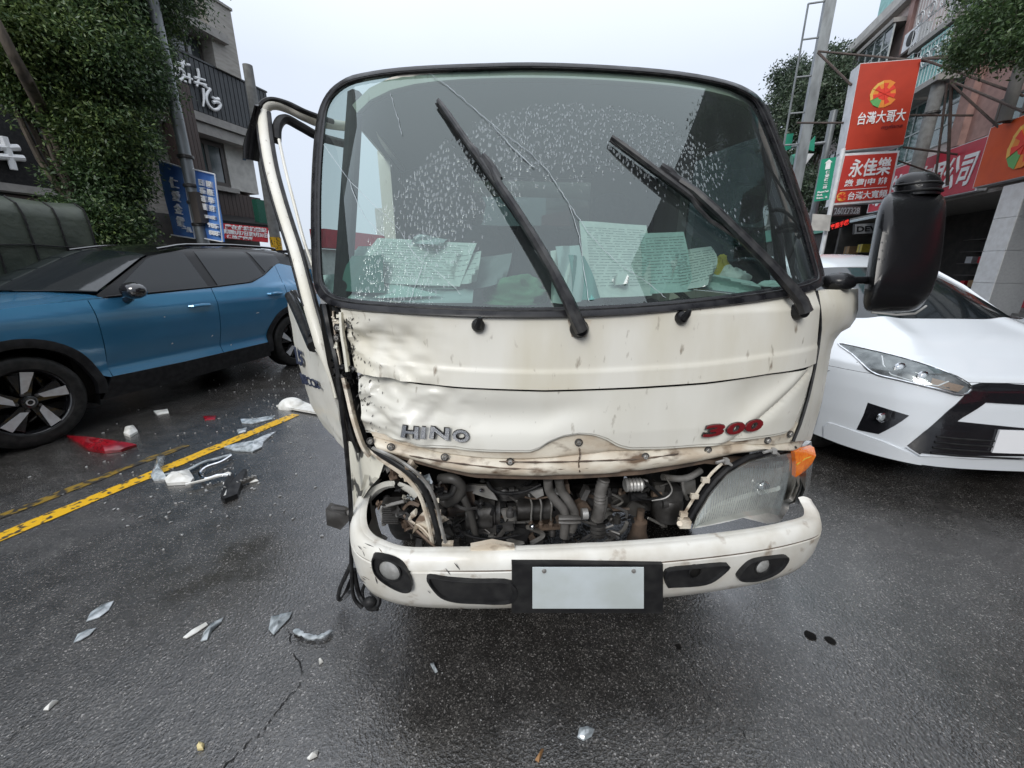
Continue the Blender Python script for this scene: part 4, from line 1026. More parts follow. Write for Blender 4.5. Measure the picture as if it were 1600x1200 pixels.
# greenhouse
def roofline(x): return interp(x, [.72, 1.0, 1.35, 1.8, 2.4, 3.05, 3.42, 3.58], [1.11, 1.27, 1.47, 1.555, 1.58, 1.575, 1.535, 1.38])
def beltline(x): return interp(x, [.7, 1.8, 2.36, 2.62, 2.9, 3.58], [1.10, 1.14, 1.175, 1.26, 1.395, 1.31])
xs_ = [.76 + (3.54 - .76) * i / 40 for i in range(41)]
rows = [[CB.pt(x, lerp(beltline(x), max(roofline(x), beltline(x) + .01), t), .004) for x in xs_] for t in (0, .2, .4, .6, .8, .92, 1)]
MB().sheet(rows, CB.ay * .02).build('side_frame', M_sidef, BC)
rows = [[CB.raw(x, W2 - bside(x, z) - .004, z) for x in xs_ for z in [lerp(beltline(x), max(roofline(x), beltline(x) + .01), t)]] for t in (0, .2, .4, .6, .8, .92, 1)]
MB().grid(rows).build('side_frame', M_sidef, BC)
rows = []
for x in [1.38 + (3.52 - 1.38) * i / 20 for i in range(21)]:
    y0 = bside(x, roofline(x)) + .012; rows.append([CB.raw(x - .10 * sin(pi * j / 14) * (1 - (x - 1.38) / 2), lerp(y0, W2 - y0, j / 14), roofline(x) + .055 * sin(pi * j / 14) ** .55) for j in range(15)])
MB().sheet(rows, -Z * .02).build('roof', M_black, BC)
rows = []
for i in range(9):
    t = i / 8; x = lerp(.80, 1.38, t); z = roofline(x); y0 = bside(x, z) + .055
    rows.append([CB.raw(x - lerp(.34, .10, t) * sin(pi * j / 14), lerp(y0, W2 - y0, j / 14), z + .01 + lerp(.02, .05, t) * sin(pi * j / 14) ** .55) for j in range(15)])
MB().sheet(rows, -Z * .008).build('windscreen', M_dglass, BC)
def win(name, top, bot, d=-.003):
    o_ = cpanel(name, CB, top, bot, 14, 8, M_dglass, BC, d=d, th=.006); return o_
win('side_window', [(.98, 1.215), (1.15, 1.33), (1.34, 1.455), (1.5, 1.50), (1.73, 1.525)], [(.98, 1.125), (1.3, 1.135), (1.78, 1.155)])
win('side_window', [(1.86, 1.535), (2.2, 1.55), (2.52, 1.55)], [(1.90, 1.165), (2.3, 1.185), (2.60, 1.265)])
win('quarter_window', [(2.57, 1.55), (2.8, 1.548), (3.0, 1.53)], [(2.67, 1.295), (2.84, 1.365), (3.04, 1.43)])
tr_ = MB(); tr_.tube([CB.pt(x, beltline(x) + .012, -.006) for x in [.8 + i * .07 for i in range(30)]], .008, 6); tr_.build('belt_trim', M_clad, BC)
tr_ = MB(); tr_.tube([CB.raw(x, bside(x, roofline(x)) + .05, roofline(x) + .045) for x in [1.5 + i * .12 for i in range(15)]], .016, 6); tr_.tube([CB.raw(x, W2 - bside(x, roofline(x)) - .05, roofline(x) + .045) for x in [1.5 + i * .12 for i in range(15)]], .016, 6); tr_.build('roof_rail', M_black, BC)
q = MB(); q.box(3.35, 3.66, .35, W2 - .35, 1.56, 1.60, CB.raw); q.build('roof_spoiler', M_black, BC)
for hx, hz in ((1.58, .97), (2.62, 1.03)):
    q = MB(); q.lathe(CB.pt(hx, hz - .008, -.001), -CB.ay, [(.045, -.01), (.05, .0), (.04, .004), (.0, -.004)], 16); q.build('handle_recess', M_clad, BC) if False else None
    q = MB(); q.tube([CB.pt(hx - .11, hz, .004), CB.pt(hx - .09, hz, -.03), CB.pt(hx, hz + .004, -.036), CB.pt(hx + .09, hz, -.03), CB.pt(hx + .11, hz, .004)], [.012, .017, .018, .017, .012], 8); q.build('door_handle', M_blue, BC)
# door mirror
mt = MB(); c = CB.raw(.93, -.10, 1.165)
R_ = Matrix.Rotation(cang, 3, 'Z')
mt.ball(c, (.085, .125, .075), 14, R_); mo = mt.build('door_mirror', M_black, BC)
q = MB(); q.tube([CB.raw(.95, .06, 1.07), CB.raw(.94, -.02, 1.09), CB.raw(.93, -.07, 1.13)], [.035, .03, .03], 8); q.build('mirror_foot', M_black, mo)
# lamps at the rear corner
q = MB().sheet(patch(CB, [(3.38, 1.30), (3.6, 1.27)], [(3.46, .98), (3.62, .95)], 5, 6, None, -.01), CB.ay * .02); q.build('tail_light', M_redlens, BC)
q = MB().sheet(patch(CB, [(-.80, .84), (-.5, .93)], [(-.82, .72), (-.55, .76)], 5, 4, None, -.01), CB.ay * .02); q.build('headlight', M_hlb, BC)
sc_ = MB()   # scuffs: torn clear film of paint on the doors
for px, py, L_, a_ in ((330, 527, .07, .6), (268, 538, .02, .3), (256, 496, .015, 0), (400, 490, .05, .1), (360, 540, .02, .3)):
    p0 = CB.px(px, py, -.003); dd = (CB.ax * cos(a_) + Z * sin(a_)) * L_; sc_.add([p0, p0 + dd, p0 + dd * .9 + Z * .008, p0 + dd * .3 + Z * .01], [(0, 1, 2, 3)])
sc_.build('scratch', M_shardw, BC, smooth=False)
# ================================================================== GREEN TARPAULIN TRUCK
q0 = PL(152, 400, -6.9); gs_ = q0.dot(D)
GT = thing('canvas_truck', ST(gs_ - 1.6, -8.0, .0), radians(90) - SA, label='dark green tarpaulin covered truck parked behind the blue car at the left edge', cat='truck')
rows = []
for i in range(13):
    s = gs_ - 3.6 * i / 12
    rows.append([ST(s + (.10 * random.uniform(-1, 1) * .2), p, z - .02 * abs(sin(i * 1.57))) for p, z in ((-6.9, .75), (-6.9, 1.4), (-6.91, 1.95), (-6.95, 2.08), (-7.1, 2.16), (-7.9, 2.2), (-8.7, 2.16), (-8.85, 2.0), (-8.9, .75))])
q = MB().grid(rows); q.add(rows[0], [tuple(range(9))]); q.add(rows[-1], [tuple(range(9))]); q.build('tarpaulin', M_tarp, GT, ang=50)
q = MB()
for i in range(13): q.tube([rows[i][k] + (rows[i][k] - rows[i][(k + 1) % 9]) * 0 + N * .012 for k in range(0, 5)], .010, 5)
for z in (1.2, 1.62): q.tube([ST(gs_ - 3.6 * i / 12, -6.885, z - .015 * abs(sin(i * 1.57))) for i in range(13)], .008, 5)
q.build('cover_rope', M_plast, GT)
q = MB().st(gs_ - 3.7, gs_ + .05, -8.9, -6.85, .6, .78); q.build('flatbed', M_clad, GT, smooth=False)
q = MB().st(gs_ - 5.4, gs_ - 3.75, -8.8, -6.95, .45, 1.95); q.build('cab', M_tarp, GT, smooth=False)
for s in (gs_ - .8, gs_ - 4.6):
    wheel(GT, ST(s, -6.95, .38), N, .38, .25, 'van'); wheel(GT, ST(s, -8.8, .38), -N, .38, .25, 'van')
# ================================================================== WHITE CAR
def wfront(u, z):
    a = abs(u); v = .07 * (a / .86) ** 2 + .42 * (a / .865) ** 5.5
    v += interp(z, [0, .12, .2, .3, .45, .60, .70, .76, .90, 1.0], [.12, .05, .01, 0, .0, .02, .05, .09, .42, .72])
    return v
WO = V((3.02, 2.10, 0)); WA = radians(-4)
CW = Surf(WO, WA, wfront)
WC = thing('hatchback_car', WO + CW.ay * 2.0, WA, label='white hatchback with slanting headlight and gaping black grille, at the right edge', cat='car')
wp = lambda pts: pxs(CW, pts)
def fill(S, loop, d, nr=8, bul=0.0, ctr=None):
    """radial grid that fills a loop given in (a, z) on surface S"""
    n = len(loop); cx = sum(p[0] for p in loop) / n; cz = sum(p[1] for p in loop) / n
    if ctr: cx, cz = ctr
    rows = []
    for j in range(nr + 1):
        t = 1 - j / nr
        if j == nr: t = .002
        rows.append([S.pt(cx + (p[0] - cx) * t, cz + (p[1] - cz) * t, d - bul * (1 - t * t)) for p in loop])
    return rows
def closed_smooth(pts, n=4):
    m = len(pts); out = []
    for i in range(m):
        p0, p1, p2, p3 = [V((*pts[(i + k) % m][:2], 0)) for k in (-1, 0, 1, 2)]
        for k in range(n):
            t = k / n; q = .5 * ((2 * p1) + (p2 - p0) * t + (2 * p0 - 5 * p1 + 4 * p2 - p3) * t * t + (3 * p1 - p0 - 3 * p2 + p3) * t ** 3)
            out.append((q.x, q.y))
    return out
def plate_on(S, loop, d, th, mat, name, par, nr=6, bul=0.0, **k):
    q = MB(); r = fill(S, loop, d, nr, bul); q.grid(r, True)
    q.grid([[p for p in r[0]], [p + S.ay * th for p in r[0]]], True)
    return q.build(name, mat, par, **k)
def dens(pts, k=4):
    out = []
    m = len(pts)
    for i in range(m):
        a, b = pts[i], pts[(i + 1) % m]
        for j in range(k): out.append((lerp(a[0], b[0], j / k), lerp(a[1], b[1], j / k)))
    return out
# skin
def wcp(name, z0, z1, nz, mat, top=None, bot=None):
    us = [-.865 + 1.73 * i / 70 for i in range(71)]
    rows = [[CW.pt(u, lerp(z0(u), z1(u), j / nz), 0) for u in us] for j in range(nz + 1)]
    return MB().sheet(rows, CW.ay * .01).build(name, mat, WC)
split = lambda u: .735 - .02 * (abs(u) / .86) ** 2
wcp('front_bumper', lambda u: .21, lambda u: split(u) - .003, 26, M_white)
# bonnet with side creases
us = [-.865 + 1.73 * i / 70 for i in range(71)]
rows = [[CW.pt(u, lerp(split(u), 1.0, j / 24), 0) + Z * (.016 * math.exp(-((abs(u) - .50 + .1 * j / 24) / .07) ** 2) + .02 * cos(u * 1.6)) * max(0, min(1, (j - 9) / 8)) for u in us] for j in range(25)]
MB().sheet(rows, CW.ay * .01).build('bonnet', M_white, WC)
for sg in (-1, 1):
    rows = []
    vs = [.2 + .1 * i for i in range(10)] + [1.2 + .3 * i for i in range(10)]
    vs = sorted(set(vs + [.80 + .36 * cos(radians(a)) for a in range(0, 181, 12)] + [3.31 + .36 * cos(radians(a)) for a in range(0, 181, 12)]))
    for j in range(11):
        row = []
        for v in vs:
            zb_ = .22
            for c_ in (.80, 3.31):
                if abs(v - c_) < .36: zb_ = max(zb_, .31 + sqrt(.36 ** 2 - (v - c_) ** 2))
            zt_ = interp(v, [0, 1.0, 2.5, 3.9], [.80, .96, .98, 1.0]); z = lerp(zb_, zt_, j / 10)
            row.append(CW.raw(sg * (.865 - .03 * ((z - .6) / .4) ** 2), max(v, wfront(.865, z) - .004), z))
        rows.append(row)
    MB().sheet(rows, CW.ax * (-sg * .01)).build('side_panel', M_white, WC)
    rows = [[CW.raw(sg * lerp(.80, .60, t) if True else 0, lerp(v0, v1, t), lerp(.97, 1.40, t)) for v0, v1 in ((1.15, 1.78), (1.7, 1.9), (2.3, 2.3), (2.9, 2.9), (3.6, 3.3))] for t in (0, .5, 1)]
    MB().sheet(rows, CW.ax * (-sg * .01)).build('side_window', M_dglass, WC)
    ap = MB(); ap.tube([CW.raw(sg * .725, 1.02, .97), CW.raw(sg * .665, 1.38, 1.2), CW.raw(sg * .588, 1.65, 1.35), CW.raw(sg * .575, 2.0, 1.42), CW.raw(sg * .57, 2.6, 1.45), CW.raw(sg * .60, 3.4, 1.36)], [.03, .03, .03, .03, .025, .03], 8); ap.build('roof_pillar', M_white, WC)
    mm = MB(); mm.ball(CW.raw(sg * .90, 1.42, 1.02), (.10, .055, .065), 14, Matrix.Rotation(WA, 3, 'Z')); mo_ = mm.build('door_mirror', M_white, WC)
    MB().tube([CW.raw(sg * .80, 1.42, .96), CW.raw(sg * .86, 1.42, .99)], .03, 8).build('mirror_foot', M_black, mo_)
    for v in (.80, 3.31): wheel(WC, CW.raw(sg * .845, v, .31), CW.ax * sg, .31, .2, 'hatch')
    for v in (.80, 3.31): MB().grid([[CW.raw(sg * y_, v + .37 * cos(radians(a)), .31 + .37 * sin(radians(a))) for a in range(-20, 201, 11)] for y_ in (.84, .5)]).build('wheel_well', M_dark, WC)
rows = [[CW.raw(u, lerp(wfront(u, 1.0) + .03, 1.66 - .10 * (1 - (u / .7) ** 2), t), lerp(.975 + .02 * (1 - (u / .8) ** 2), 1.335 + .035 * (1 - (u / .7) ** 2), t)) for k in range(15) for u in [lerp(-.72, .72, k / 14) * lerp(1, .81, t)]] for t in (0, .25, .5, .75, 1)]
MB().sheet(rows, CW.ay * .01).build('windscreen', M_dglass, WC)
rows = [[CW.raw(u, lerp(1.655 - .10 * (1 - (u / .6) ** 2), 3.4, t), 1.34 + .035 * (1 - (u / .60) ** 2) + .115 * sin(pi / 2 * min(1, t * 3.6)) - .09 * max(0, t - .6) / .4) for k in range(13) for u in [lerp(-.59, .59, k / 12)]] for t in [i / 12 for i in range(13)]]
MB().sheet(rows, -Z * .02).build('roof', M_white, WC)
rows = [[CW.raw(lerp(-.8, .8, k / 8), v, z) for k in range(9)] for v, z in ((3.4, 1.36), (3.75, 1.0), (3.9, .6), (3.85, .3))]
MB().sheet(rows, -CW.ay * .02).build('tailgate', M_white, WC)
MB().box(-.8, .8, .5, 3.8, .2, .26, CW.raw).build('floor_pan', M_dark, WC, smooth=False)
MB().box(-.60, .60, .35, 1.3, .26, .66, CW.raw).build('engine_block', M_dark, WC, smooth=False)
wpn = MB()   # wiper arms and cowl
wpn.tube([CW.raw(-.55, 1.00, 1.015), CW.raw(-.1, .93, 1.03), CW.raw(.15, .90, 1.03)], .010, 6); wpn.tube([CW.raw(.05, .93, 1.01), CW.raw(.4, .95, 1.03), CW.raw(.6, 1.0, 1.03)], .010, 6)
wpn.build('wiper', M_plast, WC)
# black grille pieces (patches on the bumper surface), mirrored
def wpatch(name, top, bot, d, mat, ns=16, ntt=6, th=.02, mir=True):
    T = pxs(CW, top, d); B = pxs(CW, bot, d)
    MB().sheet(patch(CW, T, B, ns, ntt, None, d), CW.ay * th).build(name, mat, WC)
    if mir:
        MB().sheet(patch(CW, [(-a - .06, z) for a, z in T], [(-a - .06, z) for a, z in B], ns, ntt, None, d), CW.ay * th).build(name, mat, WC)
wpatch('upper_grille', [(1512, 604), (1535, 598), (1570, 599), (1612, 602)], [(1520, 622), (1540, 629), (1575, 631), (1612, 633)], -.006, M_black)
wpatch('grille_arm', [(1418, 697), (1446, 674), (1482, 642), (1520, 604)], [(1437, 711), (1462, 686), (1500, 655), (1541, 629)], -.005, M_black)
wpatch('lower_grille', [(1484, 657), (1530, 662), (1612, 670)], [(1437, 708), (1520, 712), (1612, 713)], -.004, M_black)
wpatch('splitter', [(1287, 668), (1296, 660), (1330, 672), (1380, 690), (1440, 716)], [(1287, 684), (1310, 693), (1350, 706), (1400, 719), (1440, 727)], -.018, M_white, 24, 4)
sl_ = MB()
for k in range(4):
    z = .30 + .035 * k; sl_.tube([CW.pt(u, z, -.008) for u in [-.5 + .1 * i for i in range(10)]], .006, 5)
sl_.build('grille_bars', M_plast, WC)
cr_ = MB(); cr_.tube([CW.px(x, y, -.010) for x, y in ((1416, 699), (1438, 712), (1520, 716), (1600, 717))], .004, 5); cr_.build('chrome_strip', M_white, WC)
MB().sheet([[CW.pt(u, z, -.018) for u in (-.22, 0, .14)] for z in (.335, .475)], CW.ay * .01).build('number_plate', pm('white number plate', (.75, .76, .78), .35), WC)
# headlights
hl = [(1308, 536), (1345, 543), (1400, 556), (1450, 571), (1490, 587), (1514, 603), (1500, 616), (1460, 606), (1400, 592), (1368, 584), (1350, 572), (1330, 553)]
HL = closed_smooth(wp(hl), 3)
def mirr(lp): return [(-a - .06, z) for a, z in reversed(lp)]
for lp, sg in ((HL, 1), (mirr(HL), -1)):
    h = plate_on(CW, lp, -.006, .02, M_hlw, 'headlight', WC)
    q = MB(); q.tube([CW.pt(a, z, -.012) for a, z in lp + [lp[0]]], .006, 6, caps=False); q.build('bezel', M_chrome, h)
    def hp(px, py, d):
        a, z = CW.inv(px, py, d); a = a if sg > 0 else -a - .06; return CW.pt(a, z, d)
    for (x, y), r in (((1405, 575), .026), ((1441, 588), .024)):
        c = hp(x, y, -.004); q = MB(); q.lathe(c, -CW.ay, [(r * 1.35, 0), (r * 1.35, .006), (r * 1.05, .010), (r, .002)], 20, caps=False); q.build('lamp_ring', M_chrome, h)
        q = MB(); q.ball(c, (r, .014, r), 14); q.build('lamp', pm('lamp glass', (.6, .66, .72), .03, spec=1, coat=1), h)
    q = MB(); q.tube([hp(x, y, -.008) for x, y in ((1378, 556), (1380, 570), (1392, 585), (1430, 597), (1465, 603), (1482, 596))], .004, 6); q.build('light_strip', M_wsign, h)
    q = MB(); q.sheet(patch(CW, [CW.inv(x, y) if sg > 0 else (-CW.inv(x, y)[0] - .06, CW.inv(x, y)[1]) for x, y in ((1455, 590), (1505, 603))], [CW.inv(x, y) if sg > 0 else (-CW.inv(x, y)[0] - .06, CW.inv(x, y)[1]) for x, y in ((1452, 602), (1495, 612))], 4, 2, None, -.007), CW.ay * .003); q.build('indicator', pm('dim amber insert', (.25, .17, .12), .4), h)
    q = MB(); q.grid(fill(CW, lp, -.014, 5, .004), True); q.build('lens', M_lensw, h)
    fg = dens(wp([(1356, 629), (1420, 649), (1372, 678), (1338, 671)]), 4); fg = fg if sg > 0 else mirr(fg)
    f_ = plate_on(CW, fg, -.004, .02, M_black, 'fog_lamp_recess', WC)
    c = hp(1378, 652, -.006); q = MB(); q.lathe(c, -CW.ay, [(.032, 0), (.032, .012), (.026, .014), (.024, .004)], 20, caps=False); q.build('lamp_ring', M_chrome, f_)
    q = MB(); q.ball(c, (.025, .012, .025), 12); q.build('lamp', M_shard, f_)
q = MB(); q.tube([CW.px(x, y, -.002) for x, y in ((1293, 580), (1340, 566))], .002, 5); q.build('shut_line', M_dark, WC)
q = MB(); q.lathe(CW.pt(-.03, .69, -.012), -CW.ay, [(.05, 0), (.055, .006), (.05, .008), (.0, .006)], 20); q.build('badge', M_chrome, WC)
# ================================================================== DAMAGED TRUCK
def plan(u):
    a = abs(u)
    def f(a): return .094 * (a / .85) ** 2 + .1164 * (a / .85) ** 6
    return f(a) if a < .83 else f(.83) + (a - .83) * .95
def rake(z): return interp(z, [0, .9, 1.25, 2.4], [0, 0, .03, .03 + .6 * 1.15])
TYAW = .0884
TS = Surf((.2736, 1.0935, 0), TYAW, lambda u, z: plan(u) + rake(z))
TR = thing('delivery_truck', TS.o + TS.ay * .9, TYAW, label='dirty cream small truck with a smashed front corner, missing grille and bent open door', cat='truck')
T = lambda px, py, d=0.0: TS.px(px, py, d)
tp_ = lambda pts, d=0.0: pxs(TS, pts, d)
R = TS.raw
OUT = [(830, 98), (960, 103), (1060, 112), (1130, 125), (1165, 138), (1187, 155), (1205, 185), (1225, 235), (1245, 290), (1262, 340), (1276, 390), (1285, 423), (1285, 440), (1273, 452), (1240, 462), (1150, 476), (1050, 487), (950, 494), (870, 497), (780, 497), (690, 494), (600, 489), (545, 484), (515, 476), (498, 462), (490, 440), (487, 400), (486, 330), (488, 260), (493, 200), (501, 165), (516, 140), (541, 122), (580, 112), (650, 104), (740, 100)]
def inset(pts, fn):
    m = len(pts); out = []
    for i in range(m):
        a, b = V(pts[i - 1]), V(pts[(i + 1) % m]); t = (b - a).normalized(); n = V((-t.y, t.x)); k = fn(pts[i])
        out.append((pts[i][0] + n.x * k, pts[i][1] + n.y * k))
    return out
INN = inset(OUT, lambda p: 17 if p[1] > 440 else (11 if p[1] < 170 else 14))
MID = inset(OUT, lambda p: 8)
oo = closed_smooth(tp_(OUT), 3); ii = closed_smooth(tp_(INN), 3); mmid = closed_smooth(tp_(MID), 3)
WSC = fill(TS, ii, .004, 22)
ws = MB().grid(WSC, True).build('windscreen', M_wind, TR)
sealp = [[TS.pt(a, z, .018) for a, z in oo], [TS.pt(a, z, -.004) for a, z in oo], [TS.pt(lerp(a, b[0], .3), lerp(z, b[1], .3), -.014) for (a, z), b in zip(oo, mmid)], [TS.pt(a, z, -.014) for a, z in mmid], [TS.pt(a, z, -.004) for a, z in ii], [TS.pt(a, z, .012) for a, z in ii]]
MB().grid(sealp, True).build('windscreen_seal', M_seal, TR)
gr_ = MB(); rr = [(lerp(a, b[0], .45), lerp(z, b[1], .45)) for (a, z), b in zip(mmid, ii)]
gr_.tube([TS.pt(a, z, -.008) for a, z in rr + [rr[0]]], .0035, 6, caps=False); gr_.build('seal_bead', M_rub, TR)
# cracks in the windscreen
def wcrack(pts, w_=.0009):
    q = MB(); p = smooth_curve([T(x, y, -.001) for x, y in pts], 6)
    p = [a + V((random.uniform(-1, 1), 0, random.uniform(-1, 1))) * .0018 for a in p]
    q.tube(p, [w_ * random.uniform(.4, 1.2) for _ in p], 4); q.build('crack', M_crack, ws)
wcrack([(672, 115), (700, 135), (730, 160), (770, 195), (815, 228), (848, 258), (868, 285), (890, 320), (925, 370), (965, 410), (1010, 440), (1040, 465)])
wcrack([(505, 225), (545, 280), (585, 320), (620, 355), (650, 400), (690, 430), (720, 460)])
wcrack([(890, 320), (905, 370), (912, 420), (920, 470)]); wcrack([(770, 195), (800, 230), (835, 262)], .0012); wcrack([(545, 280), (565, 330), (600, 370)], .001)
wcrack([(610, 145), (620, 180), (628, 210)], .001); wcrack([(640, 470), (655, 430), (665, 400)], .001)
# interior
def bx(name, mat, *b, par=TR, sm=False):
    q = MB()
    for k in b: q.box(*k, R)
    return q.build(name, mat, par, smooth=sm)
rows = []
for i in range(9):
    t = i / 8
    rows.append([R(u, TS.fn(u * .98, 1.245) + .02 + t * .42, 1.218 + .03 * sin(t * 3) - .02 * t) for u in [-.80 + .1 * k for k in range(17)]])
MB().sheet(rows, -Z * .02).build('dashboard', M_interior, TR)
rows = [[R(u, TS.fn(0, 1.2) + .50 + .02 * k, 1.20 - .10 * k) for u in (-.78, 0, .78)] for k in range(5)]; MB().sheet(rows, TS.ay * .02).build('dash_face', M_interior, TR)
bx('cab_floor', M_dark, (-.80, .80, .45, 1.60, .84, .88))
for u0 in (-.42, .42, 0.0):
    q = MB(); w_ = .24 if u0 else .15
    rows = [[R(u0 + w_ * sin(a) * (1 - .25 * max(0, t - .8) / .2), 1.28 + .12 * t - .06 * cos(a), .98 + .62 * t) for a in [-1.5 + .3 * k for k in range(11)]] for t in [i / 8 for i in range(9)]]
    q.sheet(rows, TS.ay * .10); so_ = q.build('seat', M_seat, TR)
    MB().box(u0 - w_, u0 + w_, .85, 1.32, .92, 1.04, R).build('seat_base', M_seat, so_)
    if u0: q = MB(); q.ball(R(u0, 1.36, 1.70), (.12, .05, .08), 12); q.build('headrest', M_seat, so_)
sw = MB(); c = R(.42, .70, 1.20); n_ = (TS.ay * -.55 + Z * .83).normalized(); u_ = TS.ax; v_ = n_.cross(u_)
sw.tube([c + (u_ * cos(a) + v_ * sin(a)) * .20 for a in [k * pi / 16 for k in range(33)]], .014, 8, caps=False)
for a in (.3, pi - .3, -pi / 2): sw.tube([c, c + (u_ * cos(a) + v_ * sin(a)) * .2], .012, 6)
sw.ball(c, (.05, .05, .04), 10); sw.build('steering_wheel', M_plast, TR)
# cab shell
rows = []
TOPC = [p for p in oo if p[1] > 1.9]; 
zr = lambda u: 2.02 - .03 * (u / .8) ** 2
rows = []
for i in range(13):
    t = i / 12; row = []
    for k in range(21):
        u = lerp(-.80, .80, k / 20); v0 = TS.fn(u, zr(u)) - .005
        row.append(R(u * (1 + .03 * t), lerp(v0, 1.68, t), zr(u) + .03 * sin(pi / 2 * min(1, t * 2.2)) - (.03 * max(0, t - .9) / .1) - .06 * (abs(u) / .8) ** 8))
    rows.append(row)
MB().sheet(rows, -Z * .035).build('roof_panel', M_cream, TR)
rows2 = [[p - Z * .05 for p in r] for r in rows]; MB().grid(rows2).build('headlining', M_head, TR)
# rear wall with window opening
bx('rear_wall', M_interior, (-.84, -.38, 1.63, 1.67, .85, 2.0), (.38, .84, 1.63, 1.67, .85, 2.0), (-.38, .38, 1.63, 1.67, .85, 1.60), (-.38, .38, 1.63, 1.67, 1.90, 2.0))
q = MB(); q.tube([R(a, 1.625, z) for a, z in ((-.37, 1.61), (.37, 1.61), (.37, 1.89), (-.37, 1.89), (-.37, 1.61))], .012, 6); q.build('rear_window_seal', M_rub, TR)
MB().box(-.38, .38, 1.648, 1.652, 1.60, 1.90, R).build('rear_window', M_glass, TR, smooth=False)
# A pillars, right door and sides
for sg, nm in ((-1, 0), (1, 1)):
    q = MB(); pts = [R(sg * .795, TS.fn(.78, z) + .075, z) for z in (1.0, 1.25, 1.5, 1.75, 1.98)]
    q.tube(pts, [.03] * 5, 8); q.build('front_pillar', M_plast, TR)
    bx('rear_pillar', M_cream, (sg * .83 - .03, sg * .83 + .03, 1.30, 1.69, .85, 1.95))
    bx('roof_rail', M_cream, (sg * .80 - .03, sg * .80 + .03, .76, 1.6, 1.92, 1.99))
    MB().box(sg * .85 - .035, sg * .85 + .035, .60, 1.69, .62, .86, R).build('sill', M_scuff if sg < 0 else M_cream, TR, smooth=False)
dr = thing('x', (0, 0, 0)); bpy.data.objects.remove(dr)
rd = MB(); rows = [[R(.875 + .012 * sin((z - .8) * 6), v, z) for v in (.36, .55, .8, 1.1, 1.44)] for z in (.86, .95, 1.05, 1.15, 1.25)]
rd.sheet(rows, -TS.ax * .03); rdo = rd.build('door', M_cream, TR)
MB().sheet([[R(.855, v, z) for v in (.52 if z < 1.6 else .66, .9, 1.42)] for z in (1.27, 1.6, 1.93)], -TS.ax * .006).build('door_window', M_dwin, rdo)
q = MB(); q.tube([R(.862, .46, 1.26), R(.85, .74, 1.96), R(.85, 1.44, 1.97), R(.86, 1.44, 1.26)], .02, 8); q.build('window_frame', M_rub, rdo)
MB().box(.885, .90, 1.25, 1.40, 1.12, 1.15, R).build('door_handle', M_plast, rdo)
# ---- front outer panels with dents
def nz_(p, s): return noise.noise(V(p) * s)
def tri(x): return abs((x % 1) - .5) * 2
def dent_up(a, z, s, t):
    L = max(0, 1 - s * 4.6) * min(1, t * 2.6 + .08)
    d = L * (.034 * nz_((a, z, 1), 9) + .030 * abs(nz_((a, z, 7), 15)) + .012 * abs(nz_((a, z, 9), 40)) + .016 * tri(a * 6 - z * 5 + nz_((a, z, 1), 5)) + .010 * tri(a * 11 + z * 17)) + .008 * math.exp(-((s - .12) / .08) ** 2 - ((t - .55) / .3) ** 2)
    d += .004 * nz_((a, 0, z), 3)
    d = min(d, .055)
    if t > .72: d += -.006 * min(1, (t - .72) / .03) + .002        # folded step above the gap
    return d
upT = [(532, 482), (600, 486), (700, 491), (780, 494), (870, 494), (950, 491), (1050, 484), (1150, 473), (1240, 459), (1272, 452)]
upB = [(552, 584), (580, 586), (620, 594), (700, 603), (780, 607), (850, 609), (1000, 604), (1100, 597), (1200, 583), (1273, 567)]
cpanel('upper_front_panel', TS, tp_(upT), tp_(upB), 90, 34, M_cream, TR, disp=dent_up, th=.004)
def dent_lo(a, z, s, t):
    L = max(0, 1 - s * 3.7)
    d = L * (.042 * nz_((a, z, 3), 8) + .032 * abs(nz_((a, z, 9), 13)) + .012 * abs(nz_((a, z, 4), 38)) + .018 * tri(a * 5 + z * 6 + nz_((a, z, 2), 4)) + .010 * tri(a * 13 - z * 12)) + .022 * math.exp(-((s - .30) / .13) ** 2 - ((t - .42) / .28) ** 2)
    # long crease running down from the top right corner
    cz_ = s - (.99 - .17 * t); d += .012 * math.exp(-(cz_ / .018) ** 2) * (1 if cz_ < 0 else .4) - .008 * math.exp(-((cz_ + .045) / .03) ** 2)
    d += .010 * math.exp(-((s - .82) / .06) ** 2 - ((t - .25) / .3) ** 2) + .004 * nz_((a, 2, z), 4)
    d = min(d, .05)
    if t > .955: d += .006
    return d
loT = [(555, 590), (580, 591), (620, 598), (700, 607), (780, 611), (850, 613), (1000, 608), (1100, 601), (1200, 587), (1272, 571)]
loB = [(566, 684), (600, 690), (650, 698), (720, 705), (800, 708), (828, 708), (842, 703), (858, 692), (880, 683), (905, 679), (928, 681), (948, 688), (966, 699), (985, 704), (1040, 703), (1100, 698), (1180, 687), (1230, 678), (1237, 672)]
def patch2(S, top, bot, ns, ntt, disp, d=0):   # bottom matched to the top by its screen-wise a coordinate
    rows = []; T_ = resample(top, ns)
    ba = [p[0] for p in bot]; bz = [p[1] for p in bot]
    for j in range(ntt + 1):
        t = j / ntt; row = []
        for i in range(ns + 1):
            s = i / ns; a0 = lerp(T_[0][0], T_[-1][0], s); ab = lerp(ba[0], ba[-1], s); zb_ = interp(ab, ba, bz)
            zt_ = interp(a0, [p[0] for p in top], [p[1] for p in top])
            a = lerp(a0, ab, t); z = lerp(zt_, zb_, t); row.append(S.pt(a, z, d + disp(a, z, s, t)))
        rows.append(row)
    return rows
MB().sheet(patch2(TS, tp_(loT), tp_(loB), 110, 40, dent_lo), TS.ay * .004).build('lower_front_panel', M_creamlow, TR)
